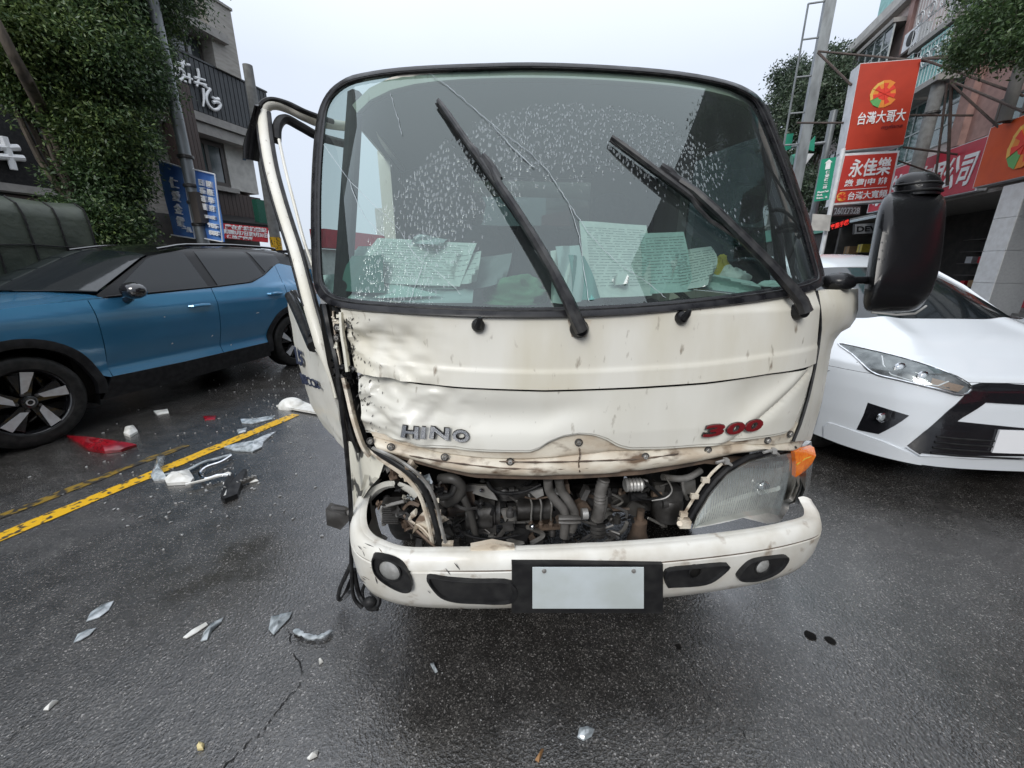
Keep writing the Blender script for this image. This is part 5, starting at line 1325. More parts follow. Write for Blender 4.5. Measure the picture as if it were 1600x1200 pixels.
# dark strip behind the gaps
MB().sheet(patch(TS, tp_([(545, 570), (700, 590), (860, 596), (1100, 585), (1268, 560)]), tp_([(560, 605), (700, 622), (860, 628), (1100, 615), (1262, 588)]), 40, 2, None, .075), TS.ay * .01).build('panel_backing', M_dark, TR)
# inner flange with rolled lip
flT = [(566, 668), (620, 675), (700, 683), (780, 688), (850, 675), (905, 665), (960, 675), (1040, 686), (1120, 680), (1200, 668), (1246, 658)]
flB = [(590, 708), (640, 724), (690, 739), (740, 749), (800, 752), (870, 752), (940, 750), (1010, 744), (1070, 735), (1110, 726), (1160, 714), (1215, 705), (1262, 690)]
def fl(a, z, s, t):
    d = .016 + .004 * nz_((a, z, 5), 14) + max(0, .25 - s) * .05 * nz_((a, z, 2), 12) + max(0, .3 - s) * .12 * (1 - t)
    if t > .58: d -= .012 * sin(pi * min(1, (t - .58) / .36))
    if t > .93: d += .03 * (t - .93) / .07
    if .50 < t < .58: d += .006
    return d
MB().sheet(patch(TS, tp_(flT), tp_(flB), 110, 22, fl), TS.ay * .004).build('inner_flange', M_flange, TR)
MB().sheet(patch(TS, tp_([(590, 706), (740, 747), (870, 750), (1010, 742), (1110, 725), (1262, 690)]), tp_([(592, 712), (740, 754), (870, 757), (1010, 749), (1110, 731), (1262, 696)]), 60, 2, None, .03), TS.ay * .05).build('flange_edge', M_rust, TR)
for pts in ([(640, 712), (700, 722), (780, 731), (850, 733), (930, 731), (1010, 726), (1080, 716)], [(780, 721), (850, 722), (930, 720), (1000, 717), (1060, 709)], [(905, 700), (906, 712), (904, 724), (906, 738)]):
    q = MB(); q.tube([p + TS.ax * 0 for p in smooth_curve([T(x, y, .0075 if len(pts) > 4 else .006) for x, y in pts], 6)], [.0014 + .0010 * (i % 3) for i in range((len(pts) - 1) * 6 + 1)], 5); q.build('grimy_seam', M_rust, TR)
# bolts along the flange
for x, y in ((579, 689), (611, 698), (695, 714), (797, 721), (904, 691), (1008, 713), (1106, 703), (1199, 688), (1234, 678), (528, 512), (527, 528)):
    c = T(x, y, .012); q = MB(); q.lathe(c, -TS.ay, [(.0125, 0), (.0125, .003), (.009, .0035), (.009, .002)], 16, caps=False); b_ = q.build('bolt', M_steel, TR)
    q = MB(); q.lathe(c, -TS.ay, [(.0075, 0), (.0075, .008), (.006, .0095), (.003, .0095), (.003, .006), (0, .006)], 6); q.build('bolt_head', M_alu, b_)
# letters
def surf_quad(pts, d): return [TS.inv(x, y, d) for x, y in pts]
def letters(text, quad, mat, back, bold, sh, name, sp=1.0):
    q2 = [V((a, z, 0)) for a, z in surf_quad(quad, 0)]
    bold += .02
    _a0 = TS.inv(560, 640)[0]; _a1 = TS.inv(1250, 620)[0]
    cm = (q2[0] + q2[1] + q2[2] + q2[3]) / 4; dcs = [dent_lo(p.x, p.y, (p.x - _a0) / (_a1 - _a0), interp(p.y, [.86, 1.05], [.93, 0])) for p in q2 + [cm]]; dc = sum(dcs) / 5 - .003
    f = lambda dd: (lambda p: TS.pt(p.x, p.y, dd + dc))
    mb_ = text_mb(text, q2, (0, 0, 0), bold=bold + .035, shear=sh, fn=f(-.004), sp=sp); n = len(mb_.v) // 2
    for i in range(n): mb_.v[n + i] = tuple(V(mb_.v[i]) - TS.ay * .005)
    o_ = mb_.build('letter_base', back, TR, smooth=False)
    mb_ = text_mb(text, q2, (0, 0, 0), bold=bold - .012, shear=sh, fn=f(-.009), sp=sp, pad=-.0); n = len(mb_.v) // 2
    vv = np.array(mb_.v[:n]); c_ = vv.mean(0)
    for i in range(n):
        a = V(mb_.v[i]); a = V(c_) + (a - V(c_)) * .965; mb_.v[i] = tuple(a); mb_.v[n + i] = tuple(a - TS.ay * .003)
    mb_.build(name, mat, o_, smooth=False)
for ch, x0, x1 in (('H', 628, 655), ('I', 658, 665), ('N', 671, 702), ('O', 706, 733)):
    f_ = lambda x: 661 + (x - 628) * .105
    letters(ch, [(x0 + 2, f_(x0)), (x1 + 1, f_(x1)), (x1, f_(x1) + 19), (x0 - 1, f_(x0) + 19)], M_silver, M_plast, .02, 0, 'chrome_letter')
for ch, x0, x1 in (('3', 1096, 1128), ('0', 1130, 1158), ('0', 1160, 1188)):
    f_ = lambda x: 662 - (x - 1098) * .115
    letters(ch, [(x0 + 4, f_(x0)), (x1 + 4, f_(x1)), (x1 - 3, f_(x1) + 19), (x0 - 3, f_(x0) + 19)], M_red300, M_steel, .02, 0, 'red_numeral')
q = MB(); rg = random.Random(31)     # chipped paint with rust along the crushed edge
for i in range(90):
    x = 536 + abs(rg.gauss(0, 22)); y = rg.uniform(495, 700); x += (y - 490) * .10
    if 578 < y < 590: continue
    a, z = TS.inv(x, y, 0); s = rg.uniform(.0015, .007) * (1 if x < 575 else .6); n_ = rg.randint(4, 6)
    t_ = (y - 590) / 100 if y > 585 else 0
    ss = (a - TS.inv(556, y, 0)[0]) / 1.45
    dd = dent_lo(a, z, max(0, ss), max(0, min(.95, t_))) if y > 587 else dent_up(a, z, max(0, ss), (y - 485) / 98)
    an_ = rg.uniform(.3, 2.2); lp = [(k1 * s * cos(an_) * 1.8 - k2 * s * sin(an_) * .35 + a, k1 * s * sin(an_) * 1.8 + k2 * s * cos(an_) * .35 + z) for k1, k2 in [(cos(k * 2 * pi / n_) * rg.uniform(.5, 1.3), sin(k * 2 * pi / n_) * rg.uniform(.4, 1.4)) for k in range(n_)]]
    q.add([TS.pt(k[0], k[1], dd - .0025) for k in lp], [tuple(range(n_))])
q.build('paint_chip', M_steel, TR, smooth=False, kind='stuff')
# washer nozzles, wiper spindles
def spindle(x, y, r, name='washer_nozzle'):
    c = T(x, y, .0); q = MB(); q.lathe(c, -TS.ay, [(r, .0), (r, .012), (r * .8, .018), (r * .6, .022), (0, .022)], 18)
    q.tube([c - TS.ay * .02, c - TS.ay * .03 + Z * .012 + TS.ax * .004, c - TS.ay * .034 + Z * .026 + TS.ax * .006], [r * .62, r * .5, r * .35], 8)
    return q.build(name, M_rub, TR)
spindle(747, 508, .0185); spindle(1063, 496, .0185)
MB().sheet(fill(TS, closed_smooth(tp_([(886, 497), (925, 496), (922, 516), (912, 528), (899, 529), (887, 518)]), 3), -.0015, 4) if False else patch(TS, tp_([(887, 500), (924, 500)]), tp_([(893, 526), (916, 526)]), 6, 5, None, -.002), TS.ay * .002).build('spindle_boss', M_flange, TR)
def wiper(piv, arm, blade0, blade1, joint, lift=.03):
    c = T(*piv, 0); q = MB(); q.lathe(c, -TS.ay, [(.026, 0), (.026, .012), (.020, .02), (.017, .032), (0, .034)], 20); w0 = q.build('wiper', M_rub, TR)
    pts = [c - TS.ay * .034] + [T(x, y, -l_) for x, y, l_ in arm]
    q = MB(); n = len(pts); q.tube(pts, [lerp(.021, .011, i / (n - 1)) for i in range(n)], 8, flat=(TS.ax, .95)); q.build('wiper_arm', M_wiper, w0)
    pts = [T(lerp(blade0[0], blade1[0], t), lerp(blade0[1], blade1[1], t), -.018 - .012 * sin(pi * t)) for t in [i / 12 for i in range(13)]]
    q = MB(); q.tube(pts, [.007] + [.010] * 11 + [.007], 8); q.build('blade_carrier', M_wiper, w0)
    pts2 = [T(lerp(blade0[0], blade1[0], t) - 3, lerp(blade0[1], blade1[1], t) + 5, -.008) for t in [i / 12 for i in range(13)]]
    q = MB(); q.tube(pts2, .005, 6); q.build('blade_rubber', M_rub, w0)
    for k in joint:
        a = T(k[0], k[1], -.03); d_ = (pts[12] - pts[0]).normalized(); q = MB(); q.tube([a - d_ * k[2], a, a + d_ * k[2]], [.010, .015, .010], 8); q.build('blade_clip', M_wiper, w0)
wiper((904, 513), [(900, 498, .04), (888, 470, .045), (865, 425, .045), (838, 378, .045), (805, 325, .045), (780, 288, .04), (770, 266, .034)], (685, 157), (838, 376), ((768, 262, .05), (742, 238, .03)))
wiper((1245, 486), [(1252, 470, .04), (1240, 455, .045), (1205, 415, .048), (1160, 370, .05), (1118, 328, .05), (1085, 298, .045), (1062, 283, .036)], (956, 214), (1176, 378), ((1066, 286, .06), (1045, 268, .03)))
q = MB(); q.tube([T(773, 270, -.03), T(776, 285, -.035), T(790, 305, -.035), T(812, 338, -.03)], .006, 6); q.build('wiper_link', M_wiper, TR); q = MB(); q.tube([T(1075, 300, -.03), T(1088, 322, -.03), T(1110, 345, -.03), T(1150, 370, -.03)], .006, 6); q.build('wiper_link', M_wiper, TR)
# ---- right corner: pillar cover, door front edge, corner panel
def slab(px_pts, t, vec, mat, name, par=TR, **k):
    return MB().prism([P(x, y, t) for x, y in px_pts], vec).build(name, mat, par, smooth=False, **k)
rows = []
LE = [(1276, 455), (1281, 480), (1283, 510), (1279, 545), (1273, 580), (1264, 620), (1252, 660), (1240, 690)]
RE = [(1341, 451), (1341, 485), (1334, 508), (1309, 522), (1300, 540), (1293, 580), (1284, 630), (1267, 688)]
LEr = resample(LE, 16); REr = resample(RE, 16)
for a, b in zip(LEr, REr):
    p0 = T(a[0], a[1], .0); t0 = (p0 - CAM).dot(V((0, cos(PT), -sin(PT))))
    row = []
    for k in range(7):
        s = k / 6; row.append(P(lerp(a[0], b[0], s), lerp(a[1], b[1], s), t0 + .005 + .10 * s + .10 * s * s))
    rows.append(row)
MB().sheet(rows, TS.ay * .04).build('corner_panel', M_cream, TR)
q = MB(); q.tube([T(a[0] - 1, a[1], .004) for a in LEr], .0055, 6); q.build('panel_gap_seal', M_rub, TR)
for i in range(2):
    pass
MB().box(.80, .86, .30, .62, .70, 1.26, R).build('door_front_edge', M_cream, TR, smooth=False)
# mirror (right)
mtt = 1.42
q = MB(); q.ball(P(1310, 441, mtt + .02), (.058, .05, .034), 16); mb0 = q.build('mirror_base', M_blk, TR)
q = MB(); q.tube([P(1308, 440, mtt), P(1340, 438, mtt), P(1385, 438, mtt + .03)], [.017, .013, .016], 10); q.build('mirror_arm', M_blk, mb0)
mo_l = [(1386, 304), (1400, 300), (1440, 299), (1466, 302), (1477, 312), (1478, 335), (1475, 370), (1470, 410), (1462, 440), (1452, 462), (1438, 480), (1420, 487), (1385, 489), (1358, 487), (1349, 478), (1350, 455), (1356, 410), (1364, 365), (1373, 325)]
ml = closed_smooth(mo_l, 3)
def ring(s_, t_, dx=0, dy=0): return [P(1413 + dx + (x - 1413) * s_, 394 + dy + (y - 394) * s_, t_) for x, y in ml]
q = MB(); q.grid([ring(.97, mtt + .10), ring(1.0, mtt + .075), ring(1.0, mtt + .045), ring(.97, mtt + .012), ring(.88, mtt - .02), ring(.70, mtt - .042, -2), ring(.45, mtt - .052, -4), ring(.2, mtt - .056, -4), ring(.01, mtt - .057, -4)], True)
mh = q.build('mirror_housing', M_blk, TR, ang=60)
q = MB(); q.grid([ring(.96, mtt + .098), ring(.01, mtt + .098)], True); q.build('mirror_glass', M_chrome, mh)
q = MB(); rr_ = []
for sx_, yy in ((28, 306), (30, 296), (31, 288), (28, 279), (20, 272), (8, 269), (.5, 268)):
    c = P(1434, yy, mtt + .03); rr_.append([c + V((cos(a) * sx_ / F * mtt, sin(a) * sx_ / F * mtt * .8, 0)) for a in [k * 2 * pi / 18 for k in range(18)]])
q.grid(rr_, True); q.build('round_mirror', M_blk, TR)
q = MB()
for yy in (300, 289): q.tube([P(1434, yy, mtt + .03) + V((cos(a) * 31.5 / F * mtt, sin(a) * 31.5 / F * mtt * .8, .002 * sin(3 * a))) for a in [k * 2 * pi / 18 for k in range(19)]], .0035, 5, caps=False)
q.build('tape_wrap', M_plast, TR)
q = MB(); q.tube([P(1362, 488, mtt + .02), P(1400, 492, mtt), P(1430, 490, mtt + .01), P(1447, 478, mtt + .02)], .004, 6); q.build('mirror_rim', M_alu, mh)
# ---- right headlight and indicator
hs = [(1238, 706), (1238, 740), (1236, 775), (1231, 795), (1160, 808), (1081, 825), (1088, 806), (1107, 775), (1136, 741), (1172, 721), (1205, 712)]
HS = dens(tp_(hs, .022), 4); hcx = sum(k[0] for k in HS) / len(HS); hcz = sum(k[1] for k in HS) / len(HS)
ho = MB(); ho.grid([[TS.pt(hcx + (a - hcx) * s_, hcz + (z - hcz) * s_, d_) for a, z in HS] for s_, d_ in ((1.0, .018), (.98, .03), (.90, .05), (.75, .066), (.5, .078), (.25, .084), (.01, .086))], True); hl_ = ho.build('headlight', M_hlb, TR)
M_flute = glass_mat('fluted lamp glass', (.88, .89, .86), .7, .15)
q = MB(); lensrows = patch(TS, tp_([(1083, 823), (1110, 774), (1137, 741), (1172, 722), (1238, 707)], .02), tp_([(1084, 824), (1130, 815), (1165, 807), (1200, 801), (1232, 794)], .02), 96, 10, None, 0)
tt = tp_([(1083, 821), (1095, 800), (1110, 774), (1122, 757), (1137, 741), (1155, 729), (1172, 722), (1205, 712), (1238, 707)], .02); bb = tp_([(1083, 824), (1130, 815), (1165, 807), (1200, 801), (1232, 794)], .02); lensrows = []
for j in range(11):
    row = []
    for i in range(97):
        a = lerp(tt[0][0], tt[-1][0], i / 96); z1a = interp(a, [k[0] for k in tt], [k[1] for k in tt]); z0a = interp(a, [k[0] for k in bb], [k[1] for k in bb])
        row.append(TS.pt(a, lerp(z1a, z0a, j / 10), .02 - .010 * sin(pi * j / 10)))
    lensrows.append(row)
q.grid(lensrows); q.build('lens', M_flute, hl_)
q = MB()
for i in range(44):
    s = (i + .5) / 44; j = int(s * 96); pts = [lensrows[k][j] + TS.ay * .004 for k in range(1, 10)]
    q.tube(pts, .001, 4)
q.build('flute', M_shard, hl_)
q = MB(); q.ball(T(1190, 762, .07), (.03, .02, .03), 12); q.build('bulb_shield', M_chrome, hl_)
q = MB(); q.tube([T(x, y, .01) for x, y in ((1068, 826), (1083, 800), (1100, 772), (1117, 750), (1135, 733), (1168, 715), (1205, 706), (1242, 699))], [.008, .010, .011, .011, .011, .010, .008, .007], 8); q.build('headlight_frame', M_plast, hl_)
q = MB(); q.tube([T(x, y, .005) for x, y in ((1060, 818), (1078, 788), (1095, 760), (1113, 738), (1128, 724))], .005, 6)
for x, y in ((1068, 803), (1085, 775), (1102, 750)): q.box(-.012, .012, -.006, .006, -.008, .008, lambda a, b, c, _p=T(x, y, .004): _p + V((a, b, c)))
q.build('headlight_bracket', M_flange, hl_)
q = MB(); q.box(-.018, .018, -.012, .012, -.014, .014, lambda a, b, c: T(1069, 817, .0) + V((a, b, c))); q.tube([T(1062, 818, -.01), T(1062, 818, -.02)], .009, 8); q.build('bracket_clip', M_flange, hl_)
q = MB()
for x, y in ((1133, 719), (1207, 703)):
    q.box(-.010, .010, -.02, .004, -.012, .012, lambda a, b, c, _p=T(x, y, .004): _p + V((a, b, c)) * .7); q.tube([T(x - 14, y + 4, 0), T(x, y, 0), T(x + 10, y + 8, 0)], .005, 6)
q.build('retaining_clip', M_alu, TR)
cor = [T(1240, 707, .02), T(1243, 750, .02), T(1233, 794, .02)]
t1 = 1.55
rows = [[T(1241, 700, .02), P(1258, 697, t1), P(1268, 690, t1 + .08)], [T(1241, 725, .02), P(1260, 735, t1), P(1270, 725, t1 + .08)], [T(1241, 755, .02), P(1258, 765, t1), P(1266, 755, t1 + .08)], [T(1235, 792, .02), P(1248, 790, t1), P(1258, 782, t1 + .06)]]
MB().sheet(rows, TS.ay * .02).build('corner_lens', pm('scuffed clear plastic', (.36, .37, .37), .12, n=12, col2=(.24, .25, .25), coat=.8), TR)
MB().sheet([[p + TS.ay * .03 for p in r] for r in rows], TS.ay * .02).build('corner_lamp_body', M_hlb, TR)
rows = [[T(1242, 706, .0), P(1258, 702, t1 - .04), P(1272, 699, t1 + .02)], [T(1243, 716, .0), P(1260, 712, t1 - .05), P(1275, 712, t1 + .01)], [T(1244, 730, .0), P(1259, 726, t1 - .05), P(1269, 724, t1 + .01)], [T(1243, 746, .0), P(1252, 740, t1 - .04), P(1259, 735, t1)]]
ind = MB().sheet(rows, TS.ay * .02).build('indicator', M_orange, TR)
MB().tube([T(1245, 726, -.004), P(1258, 717, t1 - .06), P(1270, 712, t1 - .0)], .002, 5).build('indicator_rib', M_yel, ind)
# ---- bumper
bl_ = [(-.775, .30), (-.805, .22), (-.80, .13), (-.765, .05), (-.70, .0), (-.6, -.035), (-.45, -.06), (-.25, -.075), (0, -.08), (.25, -.075), (.45, -.062), (.6, -.042), (.72, -.012), (.79, .02), (.828, .058), (.843, .095), (.847, .122)]
bl2 = [(p.x, p.y) for p in smooth_curve([(a, b, 0) for a, b in bl_], 6)]
prof = [(.575, .030), (.580, .012), (.572, -.004), (.545, -.014), (.535, -.016), (.530, -.010), (.525, -.016), (.46, -.016), (.40, -.010), (.365, .000), (.335, .012), (.325, .03)]
rows = []
for z, off in prof:
    row = []
    for i, (a, b) in enumerate(bl2):
        f0 = bl2[max(i - 1, 0)]; f1 = bl2[min(i + 1, len(bl2) - 1)]; t_ = V((f1[0] - f0[0], f1[1] - f0[1])).normalized(); n_ = V((t_.y, -t_.x))
        up = 0.0
        s = i / (len(bl2) - 1)
        e_ = min(s, 1 - s)
        zz = z + (.012 * (1 - e_ / .12) if e_ < .12 and z > .5 and s < .5 else 0) + (.03 * (1 - e_ / .15) if e_ < .15 and z < .36 else 0)
        crum = .010 * nz_((a, z, 4), 9) * max(0, 1 - s * 4)
        if z > .5: zz += (-.028 * min(1, e_ / .22) + .03 * max(0, 1 - s / .16)) if s < .5 else (-.030 - .016 * math.exp(-((s - .84) / .09) ** 2) + .008 * max(0, (s - .955) / .045))
        zz += .012 * math.exp(-((s - .30) / .05) ** 2) * (-1) * (1 if z > .5 else .3)
        row.append(R(a - n_.x * off * -1 + n_.x * crum, b + n_.y * (-off) * -1 * -1 * -1 + crum, zz) if False else R(a + n_.x * (-off + crum), b + n_.y * (-off + crum), zz))
    rows.append(row)
bu = MB().sheet(rows, lambda p: (R(0, .8, p.z) - p).normalized() * .012).build('bumper', M_bump, TR, ang=50)
SBf = lambda u, z: interp(u, [p[0] for p in bl2 if -.80 < p[0] < .82], [p[1] for p in bl2 if -.80 < p[0] < .82]) - .018 + (0 if z > .40 else (.40 - z) * .16)
def _mono():
    ps = sorted([p for p in bl2 if p[1] < .2], key=lambda p: p[0]); return [p[0] for p in ps], [p[1] for p in ps]
BXu, BXv = _mono()
SB = Surf((.2736, 1.0935, 0), TYAW, lambda u, z: (float(np.interp(u, BXu, BXv)) if abs(u) < .79 else float(np.interp(.79 if u > 0 else -.79, BXu, BXv)) + (abs(u) - .79) * 1.0) - .017 + (0 if z > .40 else (.40 - z) * .16))
def bum_insert(pts, name, mat=M_plast, d=-.003, th=.03, par=None):
    lp = closed_smooth(pxs(SB, pts, d), 4); q = MB(); r = fill(SB, lp, d, 5, 0)
    # a real recess: rim proud, floor sunk behind it
    q.grid([[p + SB.ay * .012 for p in r[0]], [p - SB.ay * .012 for p in r[0]], [lerp_v(p, r[3][i], .10) - SB.ay * .013 for i, p in enumerate(r[0])], [lerp_v(p, r[3][i], .16) - SB.ay * .004 for i, p in enumerate(r[0])]] + [[x - SB.ay * .003 for x in rr] for rr in r[1:]], True)
    return q.build(name, mat, par or TR, ang=30)
def lerp_v(a, b, t): return V(a).lerp(V(b), t)
fo = bum_insert([(585, 867), (612, 872), (632, 884), (643, 902), (643, 919), (630, 922), (606, 911), (588, 896), (582, 880)], 'fog_lamp_recess', par=bu)
def disc(S, px, py, rx, d, name, mat, par, ring_=True):
    c = S.px(px, py, d); n = S.nrm(*S.inv(px, py, d)); q = MB(); q.lathe(c, n, [(rx, -.01), (rx, .004), (rx * .9, .006), (rx * .86, .002)], 24, caps=False); q.build('lamp_ring', M_plast, par)
    q = MB(); q.lathe(c, n, [(rx * .88, .001), (rx * .7, .006), (rx * .4, .009), (0, .010)], 24, caps=False); q.build(name, mat, par)
M_fog = pm('cloudy fog lamp glass', (.34, .34, .33), .12, n=30, col2=(.22, .22, .21), coat=.8)
disc(SB, 609, 891, .040, -.006, 'fog_lamp', M_fog, fo)
gr1 = bum_insert([(667, 899), (700, 902), (740, 905), (800, 908), (800, 938), (740, 939), (706, 936), (684, 926)], 'lower_grille_recess', par=bu)
bum_insert([(1136, 880), (1125, 896), (1100, 910), (1050, 914), (1040, 912), (1040, 890), (1080, 884)], 'lower_grille_recess', par=bu)
disc(SB, 1085, 893, .022, -.006, 'tow_hole', M_dark, bu)
fo2 = bum_insert([(1152, 903), (1160, 886), (1176, 874), (1205, 869), (1229, 868), (1222, 884), (1204, 897), (1178, 905)], 'fog_lamp_recess', par=bu)
disc(SB, 1191, 884, .030, -.006, 'fog_lamp', M_fog, fo2)
gp = []
for i, (a, b) in enumerate(bl2):
    f0 = bl2[max(i - 1, 0)]; f1 = bl2[min(i + 1, len(bl2) - 1)]; t_ = V((f1[0] - f0[0], f1[1] - f0[1])).normalized(); n_ = V((t_.y, -t_.x)); s = i / (len(bl2) - 1); e_ = min(s, 1 - s)
    gp.append(R(a + n_.x * .012, b + n_.y * .012, .529 + ((-.028 * min(1, e_ / .22) + .03 * max(0, 1 - s / .16) + (.012 * (1 - e_ / .12) if e_ < .12 else 0)) if s < .5 else (-.030 - .016 * math.exp(-((s - .84) / .09) ** 2) + .008 * max(0, (s - .955) / .045)))))
q = MB(); q.tube(gp[3:-3], .0022, 5); q.build('bumper_groove', M_rust, bu)
rg = random.Random(21)
for i in range(26):
    x = rg.choice([rg.uniform(556, 600), rg.uniform(556, 600), rg.uniform(600, 760)]); y = rg.uniform(845, 905) + (x - 560) * .22; a_ = rg.uniform(.3, 1.3)
    L_ = rg.uniform(4, 20); q = MB(); q.tube([SB.px(x, y, -.0006), SB.px(x + L_ * .5 * cos(a_), y + L_ * .5 * sin(a_), -.0008), SB.px(x + L_ * cos(a_), y + L_ * sin(a_), -.0004)], [.0005, rg.uniform(.0008, .002), .0004], 4); q.build('scratch', rg.choice([M_rust, M_steel, M_card, M_rub]), bu)
# number plate and its holder
mbp = MB().sheet([[SB.px(x, y, -.012) for x in (800, 860, 920, 980, 1036)] for y in (882, 915, 958)], SB.ay * .02); pl0 = mbp.build('plate_holder', M_plast, bu)
MB().sheet([[SB.px(x, y, -.020) for x in (832, 875, 920, 965, 1006)] for y in (887, 920, 951)], SB.ay * .003).build('number_plate', pm('pale number plate', (.60, .66, .68), .35, n=8, col2=(.52, .57, .56)), pl0)
q = MB()
for x in (850, 990): q.lathe(SB.px(x, 892, -.021), -SB.ay, [(.007, 0), (.006, .004), (0, .005)], 8)
q.build('plate_bolt', M_alu, pl0)
q = MB(); q.sheet(patch(SB, pxs(SB, [(735, 868), (770, 861), (806, 868)]), pxs(SB, [(735, 875), (770, 874), (806, 876)]), 10, 3, None, .035), SB.ay * .02); q.build('bumper_step', M_flange, TR)
# ---- engine bay
EP = lambda px, py, d: TS.px(px, py, d)
bx('bay_back', M_dark, (-.66, .40, .78, .80, .25, .86))
bx('cab_underside', M_dark, (-.70, .70, .16, .80, .835, .85), (-.80, -.70, .36, 1.6, .55, .84))
bx('chassis_rail', M_steel, (-.40, -.32, .20, 4.0, .42, .56), (.32, .40, .20, 4.0, .42, .56)); bx('cross_member', M_steel, (-.62, .50, .40, .48, .34, .44))
MB().tube([R(-.40, .30, .68), R(.40, .30, .68)], .035, 12).build('cross_pipe', M_steel, TR)
def et(name, mat, r, pts, n=10): return MB().tube(smooth_curve([EP(*p) for p in pts], 5), r, n).build(name, mat, TR)
q = MB(); q.lathe(EP(727, 800, .22), TS.ax, [(.058, 0), (.064, .004), (.064, .10), (.055, .105), (.055, .11), (.05, .115), (.05, .13), (0, .13)], 28); q.build('starter_motor', M_steel, TR)
q = MB(); q.lathe(EP(690, 797, .24), TS.ax, [(.028, 0), (.028, .09)], 16); q.build('intake_pipe', pm('brown dusty pipe', (.12, .095, .08), .6), TR)
et('radiator_hose', M_hose, .017, [(688, 748, .10), (708, 748, .08), (722, 760, .10), (716, 776, .12), (700, 786, .14), (692, 780, .15)])
et('radiator_hose', M_hose, .013, [(700, 742, .14), (716, 752, .12), (724, 775, .12), (735, 802, .13), (742, 830, .14), (745, 842, .15)])
et('radiator_hose', M_hose, .015, [(690, 776, .14), (706, 772, .14), (712, 758, .15)])
et('cable', M_rub, .005, [(715, 826, .10), (735, 838, .10), (770, 843, .10), (812, 836, .12)]); et('cable', M_rub, .006, [(762, 752, .10), (770, 765, .10), (790, 771, .10), (820, 768, .11), (845, 757, .12)])
et('cable', M_alu, .0035, [(690, 752, .08), (686, 758, .08), (690, 766, .09), (698, 768, .1)])
q = MB()
for pts, d in (([(728, 757), (760, 760), (772, 772), (778, 782), (760, 778), (742, 772), (728, 768)], .16), ([(826, 768), (848, 764), (850, 774), (838, 779)], .14), ([(782, 798), (806, 794), (824, 800), (832, 826), (812, 830), (792, 822)], .2)):
    MB().prism([EP(x, y, d) for x, y in pts], TS.ay * .012).build('mounting_bracket', M_alu, TR, smooth=False)
q = MB(); q.box(-.10, .10, -.03, .05, -.03, .03, lambda a, b, c: EP(800, 765, .28) + TS.ax * a + TS.ay * b + Z * c); q.box(-.16, .16, -.03, .05, -.02, .02, lambda a, b, c: EP(960, 775, .32) + TS.ax * a + TS.ay * b + Z * c); q.box(-.14, .14, .0, .12, -.09, .05, lambda a, b, c: EP(845, 800, .34) + TS.ax * a + TS.ay * b + Z * c); q.build('engine_block', M_steel, TR, smooth=False)
q = MB(); q.lathe(EP(806, 797, .22), TS.ax, [(.036, 0), (.04, .004), (.04, .13), (.03, .134), (0, .134)], 22); q.build('oil_filter', M_steel, TR)
for x in (826, 841, 857):
    et('injector_pipe', M_alu, .0035, [(x, 772, .18), (x + 5, 788, .17), (x + 4, 806, .17), (x + 4, 815, .17)]); q = MB(); q.lathe(EP(x + 4, 818, .17), Z, [(.010, -.012), (.010, .0), (.006, .004), (.006, .012)], 6); q.build('pipe_union', M_rust, TR)
q = MB(); q.box(-.08, .08, -.01, .01, -.006, .006, lambda a, b, c: EP(848, 824, .17) + TS.ax * a + TS.ay * b + Z * c); q.build('fuel_rail', M_rust, TR)
q = MB(); q.ball(EP(832, 823, .12), .011, 10); q.ball(EP(752, 766, .15), .008, 8); q.ball(EP(800, 800, .19), .008, 8); q.build('bolt_end', M_chrome, TR)
et('heater_pipe', M_hoseg, .0155, [(856, 748, .08), (858, 766, .09), (868, 782, .09), (881, 797, .09), (883, 815, .09), (881, 838, .10)], 14)
et('heater_pipe', M_hoseg, .0155, [(873, 748, .09), (877, 766, .10), (888, 782, .10), (897, 800, .10), (897, 815, .10), (893, 828, .11)], 14)
q = MB(); q.tube([EP(873, 809, .07), EP(890, 809, .065), EP(905, 809, .08)], .012, 8, flat=(Z, .55)); q.tube([EP(873, 815, .07), EP(890, 816, .065), EP(905, 815, .08)], .010, 8, flat=(Z, .55)); q.build('pipe_clamp', M_hoseg, TR)
q = MB(); q.lathe(EP(909, 803, .12), TS.ax, [(.02, 0), (.02, .02), (.012, .022)], 12); q.build('pipe_boss', M_alu, TR)
rp_ = smooth_curve([EP(944, 748, .12), EP(938, 770, .12), EP(937, 790, .12), EP(932, 812, .13)], 8)
q = MB(); q.tube(rp_, [.020 + .0025 * (i % 2) for i in range(len(rp_))], 12); q.build('breather_hose', M_hoseg, TR)
et('breather_hose', M_hose, .006, [(948, 775, .11), (946, 795, .11), (940, 815, .12)])
q = MB()
for i in range(6): q.lathe(EP(934, 822 + i * 3, .12), V((0, .3, 1)), [(.028 - .003 * (i % 2), -.003), (.028 - .003 * (i % 2), .003)], 14)
q.build('coil_spring', M_steel, TR)
q = MB(); q.lathe(EP(976, 758, .10), TS.ax, [(.02, 0), (.024, .004)] + [(.024 - .003 * (i % 2), .008 + i * .006) for i in range(9)] + [(.015, .065), (0, .065)], 18); q.build('ribbed_solenoid', M_alu, TR)
q = MB(); q.lathe(EP(984, 776, .14), TS.ax, [(.017, 0), (.017, .04), (.012, .042), (.012, .06)], 14); q.build('wire_connector', M_plast, TR)
et('wiring', M_plast, .006, [(1005, 752, .1), (1020, 764, .11), (1035, 778, .13)]); et('wiring', M_plast, .004, [(990, 772, .1), (1010, 780, .1), (1040, 776, .1), (1048, 764, .1)]); et('wiring', M_alu, .003, [(1018, 782, .1), (1040, 778, .09), (1050, 765, .09), (1040, 745, .1)])
